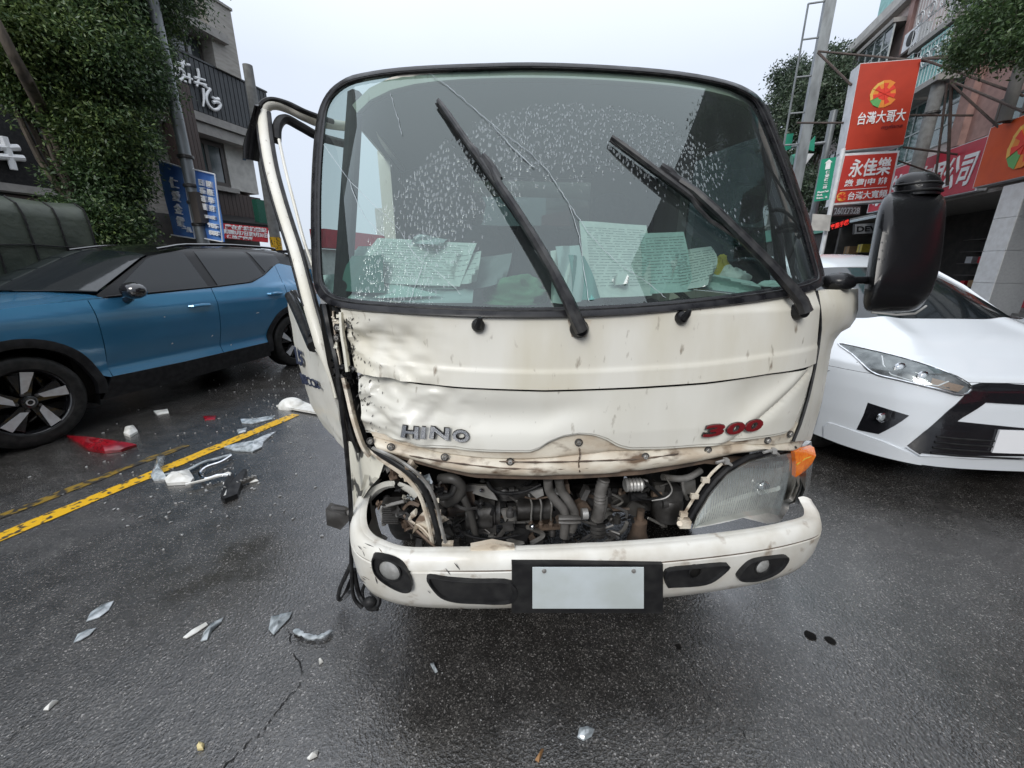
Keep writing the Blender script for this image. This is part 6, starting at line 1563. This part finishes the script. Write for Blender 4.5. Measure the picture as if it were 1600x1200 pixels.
q = MB(); q.lathe(EP(1040, 808, .22), Z, [(0, -.0), (.05, .0), (.058, .012), (.058, .08), (.05, .095), (.02, .1)], 26); q.build('fluid_canister', M_steel, TR)
q = MB(); q.lathe(EP(995, 858, .2), Z, [(.05, 0), (.04, .05), (.028, .09), (.028, .13), (.014, .135), (.014, .18)], 16); q.build('steering_box', M_rust, TR)
q = MB(); q.tube([EP(940, 855, .1), EP(965, 858, .1)], .02, 6, flat=(Z, .3)); q.build('rusty_tab', M_rust, TR)
et('upper_pipe', M_alu, .012, [(1035, 745, .12), (1060, 748, .12), (1078, 745, .13), (1095, 735, .14)]); et('upper_pipe', M_alu, .006, [(1066, 748, .12), (1068, 765, .12), (1074, 780, .13)])
# clutter: small bolts, pipes, brackets, wires
rg = random.Random(11)
for i in range(175):
    x = rg.uniform(655, 1075); y = rg.uniform(752, 862); d = rg.uniform(.12, .34)
    if x > 1000 and y > 830 - (x - 1000) * .4: continue
    k = rg.random(); m = rg.choice([M_steel, M_steel, M_hose, M_plast, M_rust, M_alu])
    if k < .45:
        p0 = (x, y, d); p1 = (x + rg.uniform(-30, 30), y + rg.uniform(-16, 16), d + rg.uniform(-.03, .03)); p2 = (p1[0] + rg.uniform(-30, 30), p1[1] + rg.uniform(-16, 18), d)
        et('small_pipe', m, rg.uniform(.003, .009), [p0, p1, p2], 6)
    elif k < .75:
        q = MB(); a_, b_, c_ = rg.uniform(.008, .035), rg.uniform(.006, .02), rg.uniform(.008, .03); Rm = Matrix.Rotation(rg.uniform(-.6, .6), 3, 'Y')
        q.box(-a_, a_, -b_, b_, -c_, c_, lambda u, v, w_, _c=EP(x, y, d), _R=Rm: _c + _R @ V((u, v, w_))); q.build('engine_bracket', m, TR, smooth=False)
    else:
        q = MB(); r_ = rg.uniform(.008, .022); q.lathe(EP(x, y, d), rg.choice([TS.ax, -TS.ay, Z]), [(r_, 0), (r_, .02), (r_ * .6, .024), (r_ * .6, .035), (0, .035)], 12); q.build('engine_fitting', m, TR)
# under-tray mess and front axle
q = MB(); q.tube([R(-.75, .85, .38), R(.75, .85, .38)], .05, 10); q.build('front_axle', M_steel, TR)
q = MB(); q.tube([R(-.6, .70, .36), R(.6, .70, .36)], .018, 8); q.build('track_rod', M_steel, TR)
for sg in (-1, 1):
    wheel(TR, R(sg * .80, .86, .36), TS.ax * sg, .36, .2, 'van')
    wheel(TR, R(sg * .80, 3.55, .36), TS.ax * sg, .36, .2, 'van')
    MB().grid([[R(sg * y_, .86 + .44 * cos(radians(a)), .36 + .44 * sin(radians(a))) for a in range(10, 171, 10)] for y_ in (.85, .56)]).build('mudguard', M_plast, TR)
# cargo body behind the cab
bx('cargo_box', M_cream, (-.82, .82, 1.85, 4.6, .80, 2.0)); bx('cargo_frame', M_steel, (-.85, .85, 1.82, 4.6, .68, .79))
# ---- left wreckage
def strip(pts, w0, w1, mat, name='bent_strip', th=.35):
    p = smooth_curve([EP(*k) for k in pts], 5); n = len(p)
    return MB().tube(p, [lerp(w0, w1, i / (n - 1)) for i in range(n)], 6, flat=(TS.ax, th)).build(name, mat, TR)
q = MB(); q.tube(smooth_curve([EP(575, 700, .03), EP(610, 720, .0), EP(642, 742, -.01), EP(662, 765, -.01), EP(674, 795, -.01), EP(682, 825, -.01), EP(690, 862, -.0)], 6), .011, 8, flat=(TS.ax, .6)); q.build('lamp_surround_frame', M_plast, TR)
q = MB(); q.tube(smooth_curve([EP(583, 700, .02), EP(618, 716, -.005), EP(650, 738, -.02), EP(671, 762, -.02), EP(683, 792, -.02), EP(690, 825, -.02), EP(698, 855, -.01)], 6), .006, 6); q.build('lamp_surround_frame', M_alu, TR)
q = MB(); q.tube(smooth_curve([EP(560, 690, .03), EP(596, 718, .01), EP(630, 742, .0), EP(655, 772, .0), EP(668, 812, .0), EP(676, 850, .0)], 6), .007, 6); q.build('lamp_surround_frame', M_flange, TR)
q = MB(); n0 = EP(680, 770, -.02)
for x, y in ((683, 782), (686, 800), (693, 838), (655, 742), (636, 730)): MB().box(-.010, .010, -.004, .004, -.012, .012, lambda a, b, c, _p=EP(x, y, -.016): _p + V((a, b, c)) * .6).build('frame_clip', M_flange, TR, smooth=False)
q.box(-.018, .018, -.008, .008, -.015, .015, lambda a, b, c: EP(700, 853, -.01) + V((a, b, c))); q.build('frame_clip', M_flange, TR, smooth=False)
# crumpled sheet pieces
def crumple(x, y, sz, d, mat, seed, name='torn_metal', w_=1.0, asp=.6):
    r_ = random.Random(seed); n = 5; ang = r_.uniform(0, pi); c = EP(x, y, d); rows = []
    u = TS.ax * cos(ang) + Z * sin(ang); v = (TS.ax * -sin(ang) + Z * cos(ang))
    for j in range(n):
        rows.append([c + u * (sz * (i / (n - 1) - .5) + r_.uniform(-.1, .1) * sz) + v * (sz * asp * (j / (n - 1) - .5) + r_.uniform(-.1, .1) * sz) - TS.ay * r_.uniform(-.25, .25) * sz for i in range(n)])
    return MB().sheet(rows, TS.ay * .002).build(name, mat, TR, ang=25)
rg = random.Random(5)
for i in range(52):
    x = rg.uniform(592, 682); y = rg.uniform(748, 848)
    if y > 790 + (x - 590) * .75: continue
    if y < 735 + max(0, (x - 640)) * .5: continue
    crumple(x, y, rg.uniform(.02, .06), rg.uniform(.03, .18), rg.choice([M_scuff, M_rust, M_plast, M_alu, M_plast, M_steel, M_rust, M_dark, M_steel, M_shard]), 100 + i, asp=rg.uniform(.2, .8))
q = MB()
for i in range(10): q.box(-.028, .028, -.02, .02, -.0016, .0016, lambda a, b, c, _p=EP(612, 782 + i * 3.4, .06): _p + V((a, b, c * 1)) )
q.build('cooling_fins', M_steel, TR, smooth=False)
q = MB(); q.tube([EP(596, 800, .05), EP(597, 792, .04), EP(612, 788, .04), EP(632, 783, .04)], .006, 8); q.tube([EP(597, 798, .05), EP(600, 820, .05)], .008, 8); q.build('cooler_pipe', M_alu, TR)
strip([(650, 800, .03), (640, 812, .03), (660, 826, .02), (676, 845, .0)], .016, .01, M_flange); strip([(628, 798, .06), (640, 786, .05), (655, 790, .04)], .01, .006, M_rust)
strip([(632, 806, .05), (648, 826, .03), (672, 848, .0), (690, 864, .0)], .018, .012, M_rust)
crumple(672, 818, .075, .03, M_flange, 77, 'torn_metal', asp=1.3); crumple(655, 748, .07, .02, M_shard, 78, 'broken_lamp_piece'); crumple(663, 765, .06, .015, M_alu, 79); crumple(640, 735, .06, .02, M_flange, 80)
crumple(600, 720, .07, .05, M_alu, 81); crumple(585, 728, .06, .06, M_flange, 82); crumple(615, 742, .05, .04, M_rust, 83)
for i in range(14):
    x = rg.uniform(560, 640); y = rg.uniform(700, 745); crumple(x, y, rg.uniform(.02, .05), rg.uniform(.03, .12), rg.choice([M_flange, M_plast, M_alu, M_dark]), 300 + i, asp=.5)
# wheel-arch lip over the left lamp hole and dark cavity
rows = []
A_ = smooth_curve([EP(572, 790, .10), EP(576, 768, .08), EP(592, 756, .05), (EP(615, 752, .03)), EP(640, 760, .02), EP(655, 772, .02)], 5)
B_ = smooth_curve([EP(588, 775, .14), EP(594, 770, .10), EP(604, 764, .08), EP(618, 762, .06), EP(634, 768, .05), EP(646, 778, .05)], 5)
MB().sheet([A_, [a.lerp(b, .5) - TS.ay * .01 for a, b in zip(A_, B_)], B_], TS.ay * .003).build('lamp_pocket_lip', M_creamlow, TR)
bx('lamp_pocket', M_dark, (-.80, -.40, .30, .34, .50, .84), (-.80, -.79, .22, .5, .45, .80))
# scraped lower corner of the cab
rows = []
for a, b, d0, d1 in (((545, 690), (584, 702), .04, .02), ((546, 712), (600, 724), .04, .02), ((548, 735), (592, 747), .05, .02), ((550, 762), (578, 762), .06, .04), ((552, 790), (568, 777), .07, .06), ((552, 808), (558, 800), .08, .07)):
    rows.append([EP(lerp(a[0], b[0], k / 6), lerp(a[1], b[1], k / 6), lerp(d0, d1, k / 6) + .012 * random.uniform(-1, 1)) for k in range(7)])
MB().sheet(rows, TS.ay * .004).build('scraped_corner', M_scuff, TR, ang=30)
# split seam between door and front: dark gap, cream jamb, torn rubber
rows = [[EP(lerp(a, b, k / 3), y, .05 + .03 * k / 3) for k in range(4)] for y, a, b in ((475, 499, 545), (520, 503, 545), (570, 512, 555), (620, 527, 563), (670, 538, 570), (696, 546, 580))]
MB().sheet(rows, TS.ay * .01).build('jamb_cavity', M_dark, TR)
strip([(508, 478, .02), (512, 500, .01), (518, 530, .01), (525, 560, 0), (532, 600, 0), (540, 640, .0), (550, 680, .0), (560, 705, .02)], .014, .010, M_rub, 'torn_door_rubber', .8)
strip([(538, 590, .01), (545, 620, .01), (553, 655, .0), (566, 694, .0), (578, 712, .01)], .020, .016, M_flange, 'door_jamb', .5)
strip([(521, 486, .02), (523, 510, .02), (528, 545, .015), (533, 575, .01)], .008, .010, M_flange, 'door_jamb', .5)
strip([(533, 488, .005), (535, 520, .0), (540, 550, .0), (544, 580, .0)], .013, .016, M_scuff, 'crushed_jamb_edge', .5)
for i in range(9): crumple(rg.uniform(522, 548), rg.uniform(560, 592), rg.uniform(.015, .035), rg.uniform(-.01, .02), rg.choice([M_rub, M_plast]), 400 + i, 'torn_rubber', asp=.6)
for i in range(10): crumple(rg.uniform(520, 546), rg.uniform(490, 560), rg.uniform(.01, .022), rg.uniform(.0, .02), rg.choice([M_flange, M_rub, M_scuff]), 430 + i, 'torn_seam_piece', asp=.6)
# ---- bent open door on the left
DF = lambda x, y, t: P(x, y, t)
Ld = [(449, 466, 2.15), (452, 490, 2.15), (458, 520, 2.15), (466, 560, 2.15), (476, 600, 2.12), (486, 630, 2.08), (500, 655, 1.95), (520, 680, 1.75), (540, 702, 1.55)]
Rd = [(489, 540, 1.50), (500, 556, 1.46), (508, 578, 1.44), (515, 600, 1.43), (522, 622, 1.43), (528, 645, 1.43), (534, 668, 1.44), (540, 690, 1.45), (546, 712, 1.46)]
Lr = resample(Ld, 20); Rr = resample(Rd, 20); rows = []
for i, (a, b) in enumerate(zip(Lr, Rr)):
    A, B = DF(*a), DF(*b); rows.append([A.lerp(B, k / 12) + (V((-.5, -.8, 0)) * .03 * sin(pi * k / 12)) * sin(pi * i / 20) + V((-.5, -.8, 0)) * .010 * nz_((i * .3, k * .5, 2), 1.3) for k in range(13)])
ldo = MB().sheet(rows, V((.02, .03, 0))).build('door', M_creamlow, TR)
lin_ = [[p + V((.03, .05, 0)) for p in r] for r in rows]
MB().sheet(lin_, V((.015, .025, 0))).build('door_lining', M_interior, ldo)
qd = [DF(457, 522, 2.12), DF(482, 560, 1.62), DF(488, 592, 1.60), DF(464, 556, 2.10)]
off = V((-.5, -.8, 0)) * .036
drows = rows
def duv(u, v):
    a = v * 20; i = min(19, int(a)); b = u * 12; k = min(11, int(b)); fa, fb = a - i, b - k
    return drows[i][k].lerp(drows[i][k + 1], fb).lerp(drows[i + 1][k].lerp(drows[i + 1][k + 1], fb), fa)
off = V((-.1, -1, 0)).normalized() * .014
text_mb('15', [p + off for p in (duv(.26, .25), duv(.55, .23), duv(.55, .33), duv(.26, .36))], V((-.004, -.006, 0)), bold=.01).build('door_lettering', pm('navy lettering', (.02, .028, .06), .5), ldo, smooth=False)
text_mb('NSCCR', [p + off for p in (duv(.26, .42), duv(.86, .37), duv(.86, .43), duv(.26, .49))], V((-.004, -.006, 0)), bold=.01).build('door_lettering', MATS['navy lettering'], ldo, smooth=False)
def dtube(pts, r, mat, name, par=ldo, n=8): return MB().tube(smooth_curve([DF(*p) for p in pts], 6), r, n).build(name, mat, par)
# belt line rubber, sloping from the latch edge to the hinge
dtube([(452, 462, 2.10), (460, 478, 1.95), (470, 498, 1.75), (480, 520, 1.6), (490, 542, 1.48)], [.022] * 25, M_rub, 'belt_rubber'); dtube([(456, 456, 2.05), (464, 466, 1.9), (474, 484, 1.72), (486, 512, 1.56), (494, 534, 1.48)], [.010] * 25, M_chrome, 'belt_trim')
dtube([(462, 458, 2.0), (470, 474, 1.85), (480, 500, 1.66), (490, 526, 1.52)], [.018] * 19, M_rub, 'belt_rubber')
# frame: cream post with rubbers on both sides, top rail running back
FR = [(411, 176, 1.74), (416, 220, 1.70), (424, 265, 1.66), (436, 310, 1.62), (450, 355, 1.58), (463, 395, 1.54), (474, 435, 1.50), (486, 480, 1.46), (498, 520, 1.44), (508, 556, 1.43), (517, 590, 1.43), (525, 622, 1.43)]
dtube(FR, [.026 if i < 52 else .026 - .002 * (i - 51) for i in range(62)] + [.005], M_cream, 'frame_post', n=10)
dtube([(x - 9, y, t - .01) for x, y, t in FR[:8]], [.011] * 43, M_rub, 'frame_rubber'); dtube([(x + 9, y, t - .012) for x, y, t in FR[:9]], [.009] * 49, M_rub, 'frame_rubber')
dtube([(410, 180, 1.74), (414, 167, 1.74), (428, 162, 1.76), (450, 168, 1.80), (478, 182, 1.85), (505, 192, 1.95), (560, 200, 2.2)], [.024] * 37, M_cream, 'frame_top', n=10)
dtube([(404, 184, 1.72), (408, 164, 1.72), (424, 156, 1.74), (450, 162, 1.78), (480, 176, 1.83), (520, 190, 1.95)], [.012] * 31, M_rub, 'frame_rubber')
dtube([(432, 220, 1.72), (434, 196, 1.74), (446, 186, 1.78), (470, 198, 1.83), (500, 214, 1.9), (540, 225, 2.05)], [.020] * 31, M_plast, 'inner_frame_rubber')
dtube([(436, 218, 1.70), (446, 265, 1.66), (460, 320, 1.6), (476, 380, 1.56), (490, 420, 1.53)], [.006] * 25, M_cream, 'inner_frame_edge')
# black rain visor
rows = []
for i in range(9):
    t = i / 8; c0 = DF(lerp(402, 379, min(1, t * 1.4)), lerp(163, 250, t), 1.70); c1 = DF(lerp(407, 400, t), lerp(176, 252, t), 1.72)
    rows.append([c0.lerp(c1, k / 5) - V((0, .03, 0)) * sin(pi * k / 5) for k in range(6)])
MB().sheet(rows, V((.008, .01, 0))).build('rain_visor', M_blk, ldo)
# ---- hanging cables on the left corner
def hang(name, pts, r, mat=M_rub): return MB().tube(smooth_curve([EP(*p) for p in pts], 6), r, 8).build(name, mat, TR)
hang('hanging_strap', [(528, 590, -.02), (534, 640, -.03), (541, 700, -.03), (546, 760, -.03), (549, 820, -.03), (549, 880, -.02), (552, 930, -.0), (566, 950, .02)], .0075)
hang('hanging_cable', [(549, 880, -.02), (540, 900, -.02), (531, 920, -.01), (529, 936, .0), (537, 932, .02), (549, 905, .05)], .008)
hang('hanging_cable', [(553, 890, .0), (560, 925, .02), (572, 945, .02), (588, 948, .03), (592, 936, .05), (580, 925, .05)], .009)
hang('hanging_cable', [(575, 905, .1), (566, 925, .08), (574, 950, .05), (590, 952, .05)], .007, M_plast)
q = MB(); q.ball(EP(578, 941, .02), (.028, .02, .022), 10); q.build('cable_plug', M_plast, TR); q = MB(); q.tube([EP(538, 935, -.01), EP(546, 925, -.01)], .008, 6); q.build('cable_ferrule', M_chrome, TR)
# broken mirror stub sticking out left
q = MB(); q.box(-.035, .035, -.02, .02, -.03, .03, lambda a, b, c: P(529, 808, 1.38) + Matrix.Rotation(.4, 3, 'Y') @ V((a * (1 + .3 * c / .03), b, c))); 
q.tube([P(513, 800, 1.38), P(524, 793, 1.37), P(536, 796, 1.38), P(552, 803, 1.42)], .012, 8); q.build('broken_lamp_stub', M_steel, TR)
for i in range(5): crumple(522 + i * 5, 806 + (i % 2) * 6, .035, -.03, M_alu if i % 2 else M_steel, 500 + i, 'stub_fragment', asp=.4)
# ================================================================== THINGS BEHIND THE WINDSCREEN
def paper(pts, d0, d1, mat, label, name='paper_sheet', cat='paper', lines=10, bend=.016, par_lines=True, z0=None):
    """sheet leaning behind the glass: pts = TL, TR, BR, BL in photo pixels; d0/d1 depth behind the glass at the bottom/top"""
    TL, TR_, BR, BL = [T(x, y, d) for (x, y), d in zip(pts, (d1, d1, d0, d0))]
    rows = [[TL.lerp(TR_, i / 8).lerp(BL.lerp(BR, i / 8), j / 8) - TS.ay * bend * sin(i * .8 + j * .5) for i in range(9)] for j in range(9)]
    c = (BL + BR) / 2; t = thing(name, c, TYAW, label=label, cat=cat)
    MB().sheet(rows, TS.ay * .0025).build('sheet', mat, t)
    if lines:
        q = MB(); rg_ = random.Random(len(label))
        for k in range(lines):
            v = .1 + .8 * k / lines; u = .08
            while u < .9:
                L_ = rg_.uniform(.03, .2); u1 = min(.93, u + L_)
                a = TL.lerp(TR_, u).lerp(BL.lerp(BR, u), v); b = TL.lerp(TR_, u1).lerp(BL.lerp(BR, u1), v); o = -TS.ay * (bend + .006)
                q.add([a + o, b + o, b + o + Z * .0018, a + o + Z * .0018], [(0, 1, 2, 3)]); u = u1 + rg_.uniform(.01, .05)
        q.build('print_lines', M_ink, t, smooth=False)
    return t
M_paper2 = pm('pale green form', (.50, .64, .60), .8, n=60, col2=(.44, .57, .54)); M_paper3 = pm('grey paper', (.42, .50, .50), .8)
paper([(590, 372), (745, 380), (718, 448), (545, 440)], .05, .16, M_paper, 'large printed form lying left behind the windscreen', lines=14)
paper([(560, 385), (740, 383), (712, 452), (528, 445)], .06, .19, M_paper2, 'second printed form under the large one, left behind the windscreen', lines=0)
paper([(548, 400), (600, 398), (600, 458), (530, 455)], .03, .07, pm('dark green booklet', (.05, .16, .13), .6), 'dark green booklet standing at the left end of the dashboard', lines=0, name='booklet', cat='booklet')
paper([(505, 430), (560, 425), (690, 462), (515, 468)], .02, .12, M_paper2, 'flat pale sheet at the lower left corner of the windscreen', lines=0)
paper([(640, 448), (740, 452), (738, 474), (560, 470)], .03, .08, M_paper3, 'grey folder lying along the windscreen edge left of the green cloth', lines=0, name='folder', cat='folder')
paper([(905, 345), (1010, 352), (1020, 462), (915, 466)], .03, .14, M_paper, 'tall printed form standing in the middle of the right hand papers', lines=22, bend=.006)
paper([(1000, 365), (1068, 362), (1085, 455), (1005, 460)], .03, .12, M_paper2, 'narrow lined form right of the tall printed form', lines=16, bend=.006)
paper([(868, 385), (905, 383), (915, 470), (876, 474)], .02, .07, M_paper3, 'grey perforated sheet left of the tall printed form', lines=0)
paper([(860, 392), (890, 388), (886, 474), (862, 474)], .03, .10, M_paper, 'white sheet edge beside the wiper, behind the grey perforated sheet', lines=0)
paper([(888, 398), (912, 400), (940, 466), (896, 470)], .015, .05, pm('teal binder', (.10, .28, .26), .6), 'teal punched binder strip before the tall printed form', lines=0, name='binder', cat='binder')
paper([(1085, 450), (1060, 420), (1180, 440), (1190, 462)], .03, .10, M_paper2, 'pale sheet under the yellow bag', lines=0)
paper([(950, 435), (975, 425), (985, 440), (962, 447)], .012, .02, M_paper, 'small folded white note leaning on the tall form', lines=0, name='note')
paper([(700, 400), (752, 392), (745, 440), (712, 446)], .05, .13, M_paper, 'curled white sheet corner right of the large printed form', lines=5, bend=.035)
paper([(655, 366), (700, 374), (690, 384), (640, 380)], .12, .22, M_paper3, 'thin curled grey sheet on top of the large printed form', lines=0, bend=.03)
paper([(1040, 395), (1110, 385), (1118, 440), (1050, 458)], .03, .12, M_paper, 'tilted lined page between the narrow form and the yellow bag', lines=12, bend=.03)
paper([(735, 405), (800, 395), (790, 440), (730, 455)], .10, .22, pm('grey plastic folder', (.22, .25, .25), .5), 'grey plastic folder behind the green cloth', lines=0, name='folder', cat='folder', bend=.03)
# green cloth: crumpled mound
def mound(cx, cy, wx, hz, d, mat, label, name, cat, seed, amp=.35, n=22, freq=3.2):
    c = T(cx, cy, d); rows = []
    for j in range(n + 1):
        th = (j / n) * pi / 2; row = []
        for i in range(36):
            ph = 2 * pi * i / 36; q = V((cos(ph) * cos(th), sin(ph) * cos(th), sin(th)))
            s = 1 + amp * (noise.noise(q * freq + V((seed, 0, 0))) - abs(noise.noise(q * freq * 1.7 + V((0, seed, 0)))) * .8)
            row.append(c + TS.ax * q.x * wx * s + TS.ay * q.y * wx * .7 * s + Z * q.z * hz * s)
        rows.append(row)
    return MB().grid(rows, True).build(name, mat, label=label, cat=cat, ang=60)
mound(803, 474, .115, .085, .19, M_green, 'crumpled green cloth lying behind the windscreen, left of the wiper', 'green_cloth', 'cloth', 3, .36, 44, 1.8)
mound(1115, 452, .085, .11, .19, M_yel, 'crumpled yellow bag behind the windscreen near the right wiper', 'yellow_bag', 'bag', 8, .3, 34, 1.9)
mound(1140, 452, .075, .07, .14, M_paper, 'crumpled white plastic bag in front of the yellow bag', 'white_bag', 'bag', 12, .3, 34, 2.0)
mound(1205, 447, .05, .02, .10, M_paper2, 'coil of pale tape on the dashboard at the far right', 'tape_coil', 'tape', 13, .2, 10, 2)
# ================================================================== DEBRIS ON THE ROAD
def shard(pts, mat, label, name='plastic_shard', cat='debris', th=.006, curve=.01, group=None, lift=.002):
    g = [G(x, y, lift) for x, y in pts]; n = len(g); c = sum(g, V((0, 0, 0))) / n; rg_ = random.Random(int(pts[0][0] * 7 + pts[0][1]))
    R0 = sum((p - c).length for p in g) / n
    rows = []
    k = dens([(p.x, p.y) for p in g], 3)
    for j in range(6):
        t = 1 - j / 5.0 if j < 5 else .01
        rows.append([V((c.x + (x - c.x) * t, c.y + (y - c.y) * t, lift + th + curve * (1 - t * t) + .25 * curve * noise.noise(V((x * 40, y * 40, j * .4))))) for x, y in k])
    q = MB(); q.grid([[V((p.x, p.y, lift)) for p in rows[0]]] + rows, True)
    return q.build(name, mat, label=label, cat=cat, group=group, ang=25)
shard([(105, 684), (140, 690), (170, 694), (214, 697), (190, 706), (165, 709), (140, 705)], M_redlens, 'large dark red lamp fragment lying beside the front wheel of the blue car', 'lamp_fragment', th=.02, curve=.045)
shard([(196, 670), (210, 668), (216, 676), (204, 684), (194, 680)], M_shardw, 'small white plastic lump between the red fragment and the blue car', th=.02, curve=.03)
shard([(240, 643), (262, 640), (264, 646), (246, 649)], M_shardw, 'thin white chip under the front door of the blue car', th=.008)
shard([(376, 656), (400, 654), (430, 650), (425, 656), (395, 663), (378, 662)], M_shard, 'flat grey green lens plate beyond the end of the yellow line', th=.008)
shard([(350, 700), (380, 698), (425, 678), (431, 676), (412, 692), (410, 700), (395, 707), (365, 705)], M_shard, 'long clear moulding piece just right of the yellow line', th=.012, curve=.02)
shard([(236, 745), (246, 716), (258, 714), (254, 740), (262, 750), (240, 752)], M_shard, 'upright clear lens strip on the yellow line', th=.012, curve=.03)
# chrome headlight frame: looping bezel
bz = thing('headlight_bezel', G(320, 740), label='broken chrome headlight frame with white reflector lying on the yellow line', cat='debris')
gt = lambda pts, h=.02: [G(x, y, h) for x, y in pts]
MB().tube(smooth_curve(gt([(256, 742), (290, 735), (318, 722), (340, 716), (361, 710)]), 5), [.018] * 21, 6, flat=(Z, .4)).build('bar', M_shard, bz)
MB().tube(smooth_curve(gt([(361, 712), (345, 722), (322, 730), (312, 740), (322, 748), (340, 743), (358, 742)], .03), 5), .010, 6).build('loop', M_chrome, bz)
MB().tube(smooth_curve(gt([(290, 757), (320, 750), (345, 743), (360, 741), (352, 775)], .03), 5), .009, 6).build('loop', M_shardw, bz)
q = shard([(258, 752), (268, 742), (296, 738), (304, 750), (298, 757), (262, 759)], M_shardw, 'white reflector dish', 'reflector', th=.02, curve=.03); q.parent = bz; q.location = q.location - bz.location; del q['category']; del q['label']
shard([(346, 782), (352, 760), (360, 742), (366, 746), (362, 772), (380, 740), (386, 738), (372, 778), (352, 786)], M_plast, 'black and silver bracket end right of the chrome headlight frame', 'bracket_fragment', th=.03, curve=.01)
q = MB(); q.box(-.012, .012, -.1, .1, 0, .022, lambda a, b, c: G(376, 760) + Matrix.Rotation(-.55, 3, 'Z') @ V((a, b, c + .01)))
for i in range(8): q.box(-.013, .013, -.004, .004, .022, .03, lambda a, b, c, _i=i: G(376, 760) + Matrix.Rotation(-.55, 3, 'Z') @ V((a, b - .085 + _i * .024, c + .01)))
q.build('toothed_strip', M_alu, label='silver toothed plastic strip beside the black bracket end', cat='debris')
# white mirror cover behind the truck door
mc = thing('mirror_cover', G(462, 640), label='white broken mirror cover lying beside the truck door at the end of the yellow line', cat='debris')
c = G(456, 636, .0); q = MB(); rows = []
for j in range(9):
    th = j / 8 * pi / 2; rows.append([c + V((cos(a) * cos(th) * .13, sin(a) * cos(th) * .10, sin(th) * .10)) for a in [i * pi / 9 for i in range(18)]])
q.grid(rows, True); q.build('shell', M_shardw, mc)
g_ = [G(x, y, .012) for x, y in ((432, 636), (470, 628), (500, 640), (498, 648), (465, 642))]; MB().prism(g_, (0, 0, .02)).build('flange', M_shardw, mc)
shard([(135, 972), (142, 958), (158, 946), (178, 940), (170, 954), (156, 965)], M_shard, 'clear leaf shaped lens shard, the upper of the pair at the lower left', th=.004, curve=.008)
shard([(115, 1005), (122, 992), (138, 984), (151, 982), (140, 993), (126, 1001)], M_shard, 'clear leaf shaped lens shard, the lower of the pair at the lower left', th=.004, curve=.008)
shard([(286, 997), (300, 985), (322, 973), (325, 977), (308, 989), (292, 998)], M_shardw, 'narrow milky sliver left of the forked clear shard', th=.004, curve=.004)
shard([(314, 1003), (318, 990), (330, 975), (349, 966), (346, 973), (332, 986), (324, 1000)], M_shard, 'forked clear shard right of the narrow milky sliver', th=.004, curve=.010)
shard([(420, 985), (424, 964), (440, 960), (457, 957), (452, 968), (440, 980), (428, 993)], M_shard, 'broad clear shard between the forked shard and the curved strip', th=.005, curve=.012)
q = MB(); q.tube(smooth_curve([G(460, 984, .01), G(470, 990, .02), G(488, 996, .015), (G(505, 993, .02)), G(518, 985, .012)], 5), [.006, .009, .012, .012, .010, .012] * 3 + [.01, .01, .006], 6, flat=(Z, .5))
q.build('curved_strip', M_shard, label='curved crumpled clear plastic strip near the hanging cables', cat='debris')
shard([(902, 1153), (905, 1139), (918, 1136), (929, 1141), (925, 1151), (912, 1158)], M_shard, 'clear chip lying alone near the bottom centre', th=.006, curve=.012)
shard([(68, 1110), (88, 1094), (92, 1096), (76, 1110)], M_shardw, 'thin pale sliver at the lower left edge', th=.003)
shard([(308, 1168), (312, 1161), (320, 1164), (318, 1172), (309, 1173)], pm('yellow stone', (.6, .5, .25), .6), 'small yellowish chip at the bottom left', th=.008, curve=.008)
shard([(480, 1186), (492, 1174), (498, 1173), (496, 1182), (484, 1188)], M_shardw, 'small white pointed chip at the bottom, left of centre', th=.004)
shard([(498, 1031), (503, 1028), (505, 1035), (499, 1039)], M_shardw, 'tiny white chip below the curved clear strip', th=.004)
shard([(672, 1038), (678, 1036), (684, 1050), (680, 1052)], M_shard, 'tiny clear splinter in front of the bumper', th=.003)
shard([(836, 1188), (846, 1170), (850, 1171), (842, 1192)], pm('dead leaf', (.25, .13, .05), .7), 'small brown leaf scrap at the bottom centre', 'leaf_scrap', 'leaf', th=.002)
shard([(318, 651), (338, 650), (336, 656), (320, 657)], M_redlens, 'small red splinter beside a white dot under the blue car door', th=.005)
shard([(388, 748), (400, 746), (404, 752), (390, 755)], M_shardw, 'small white chip right of the toothed strip', th=.005)
shard([(370, 672), (386, 668), (384, 675), (372, 678)], M_shard, 'small clear chip beyond the yellow line', th=.004) 
shard([(1246, 1060), (1256, 1058), (1254, 1064)], M_shard, 'tiny chip on the wet road right of the truck', th=.003) if False else None
# fine crumbs of broken glass and paint, too many to count
rg = np.random.default_rng(4); q = MB()
for i in range(900):
    k = rg.random()
    if k < .45: x, y = rg.normal(430, 60), rg.normal(600, 45)
    elif k < .7: x, y = rg.normal(300, 90), rg.normal(730, 50)
    else: x, y = rg.uniform(0, 1600), rg.uniform(820, 1200)
    if y < 545: continue
    if x > 560 and y < 960 and x < 1280: continue
    if y < 700 and x < 420 and rg.random() < .5: continue
    c = G(x, y, .002); s = rg.uniform(.002, .012) ** 1.0 if k < .7 else rg.uniform(.001, .0035); a = rg.uniform(0, 6.28)
    pts = [c + V((cos(a + t) * s * f, sin(a + t) * s * f, 0)) for t, f in ((0, 1), (2.0, .6), (3.6, .9), (4.9, .5))]
    q.prism(pts, (0, 0, s * .5))
q.build('glass_crumbs', pm('pale crumbs', (.42, .42, .41), .3, n=90, col2=(.2, .2, .2), coat=.3), kind='stuff', smooth=False, label='fine crumbs of broken glass and paint over the wet road')
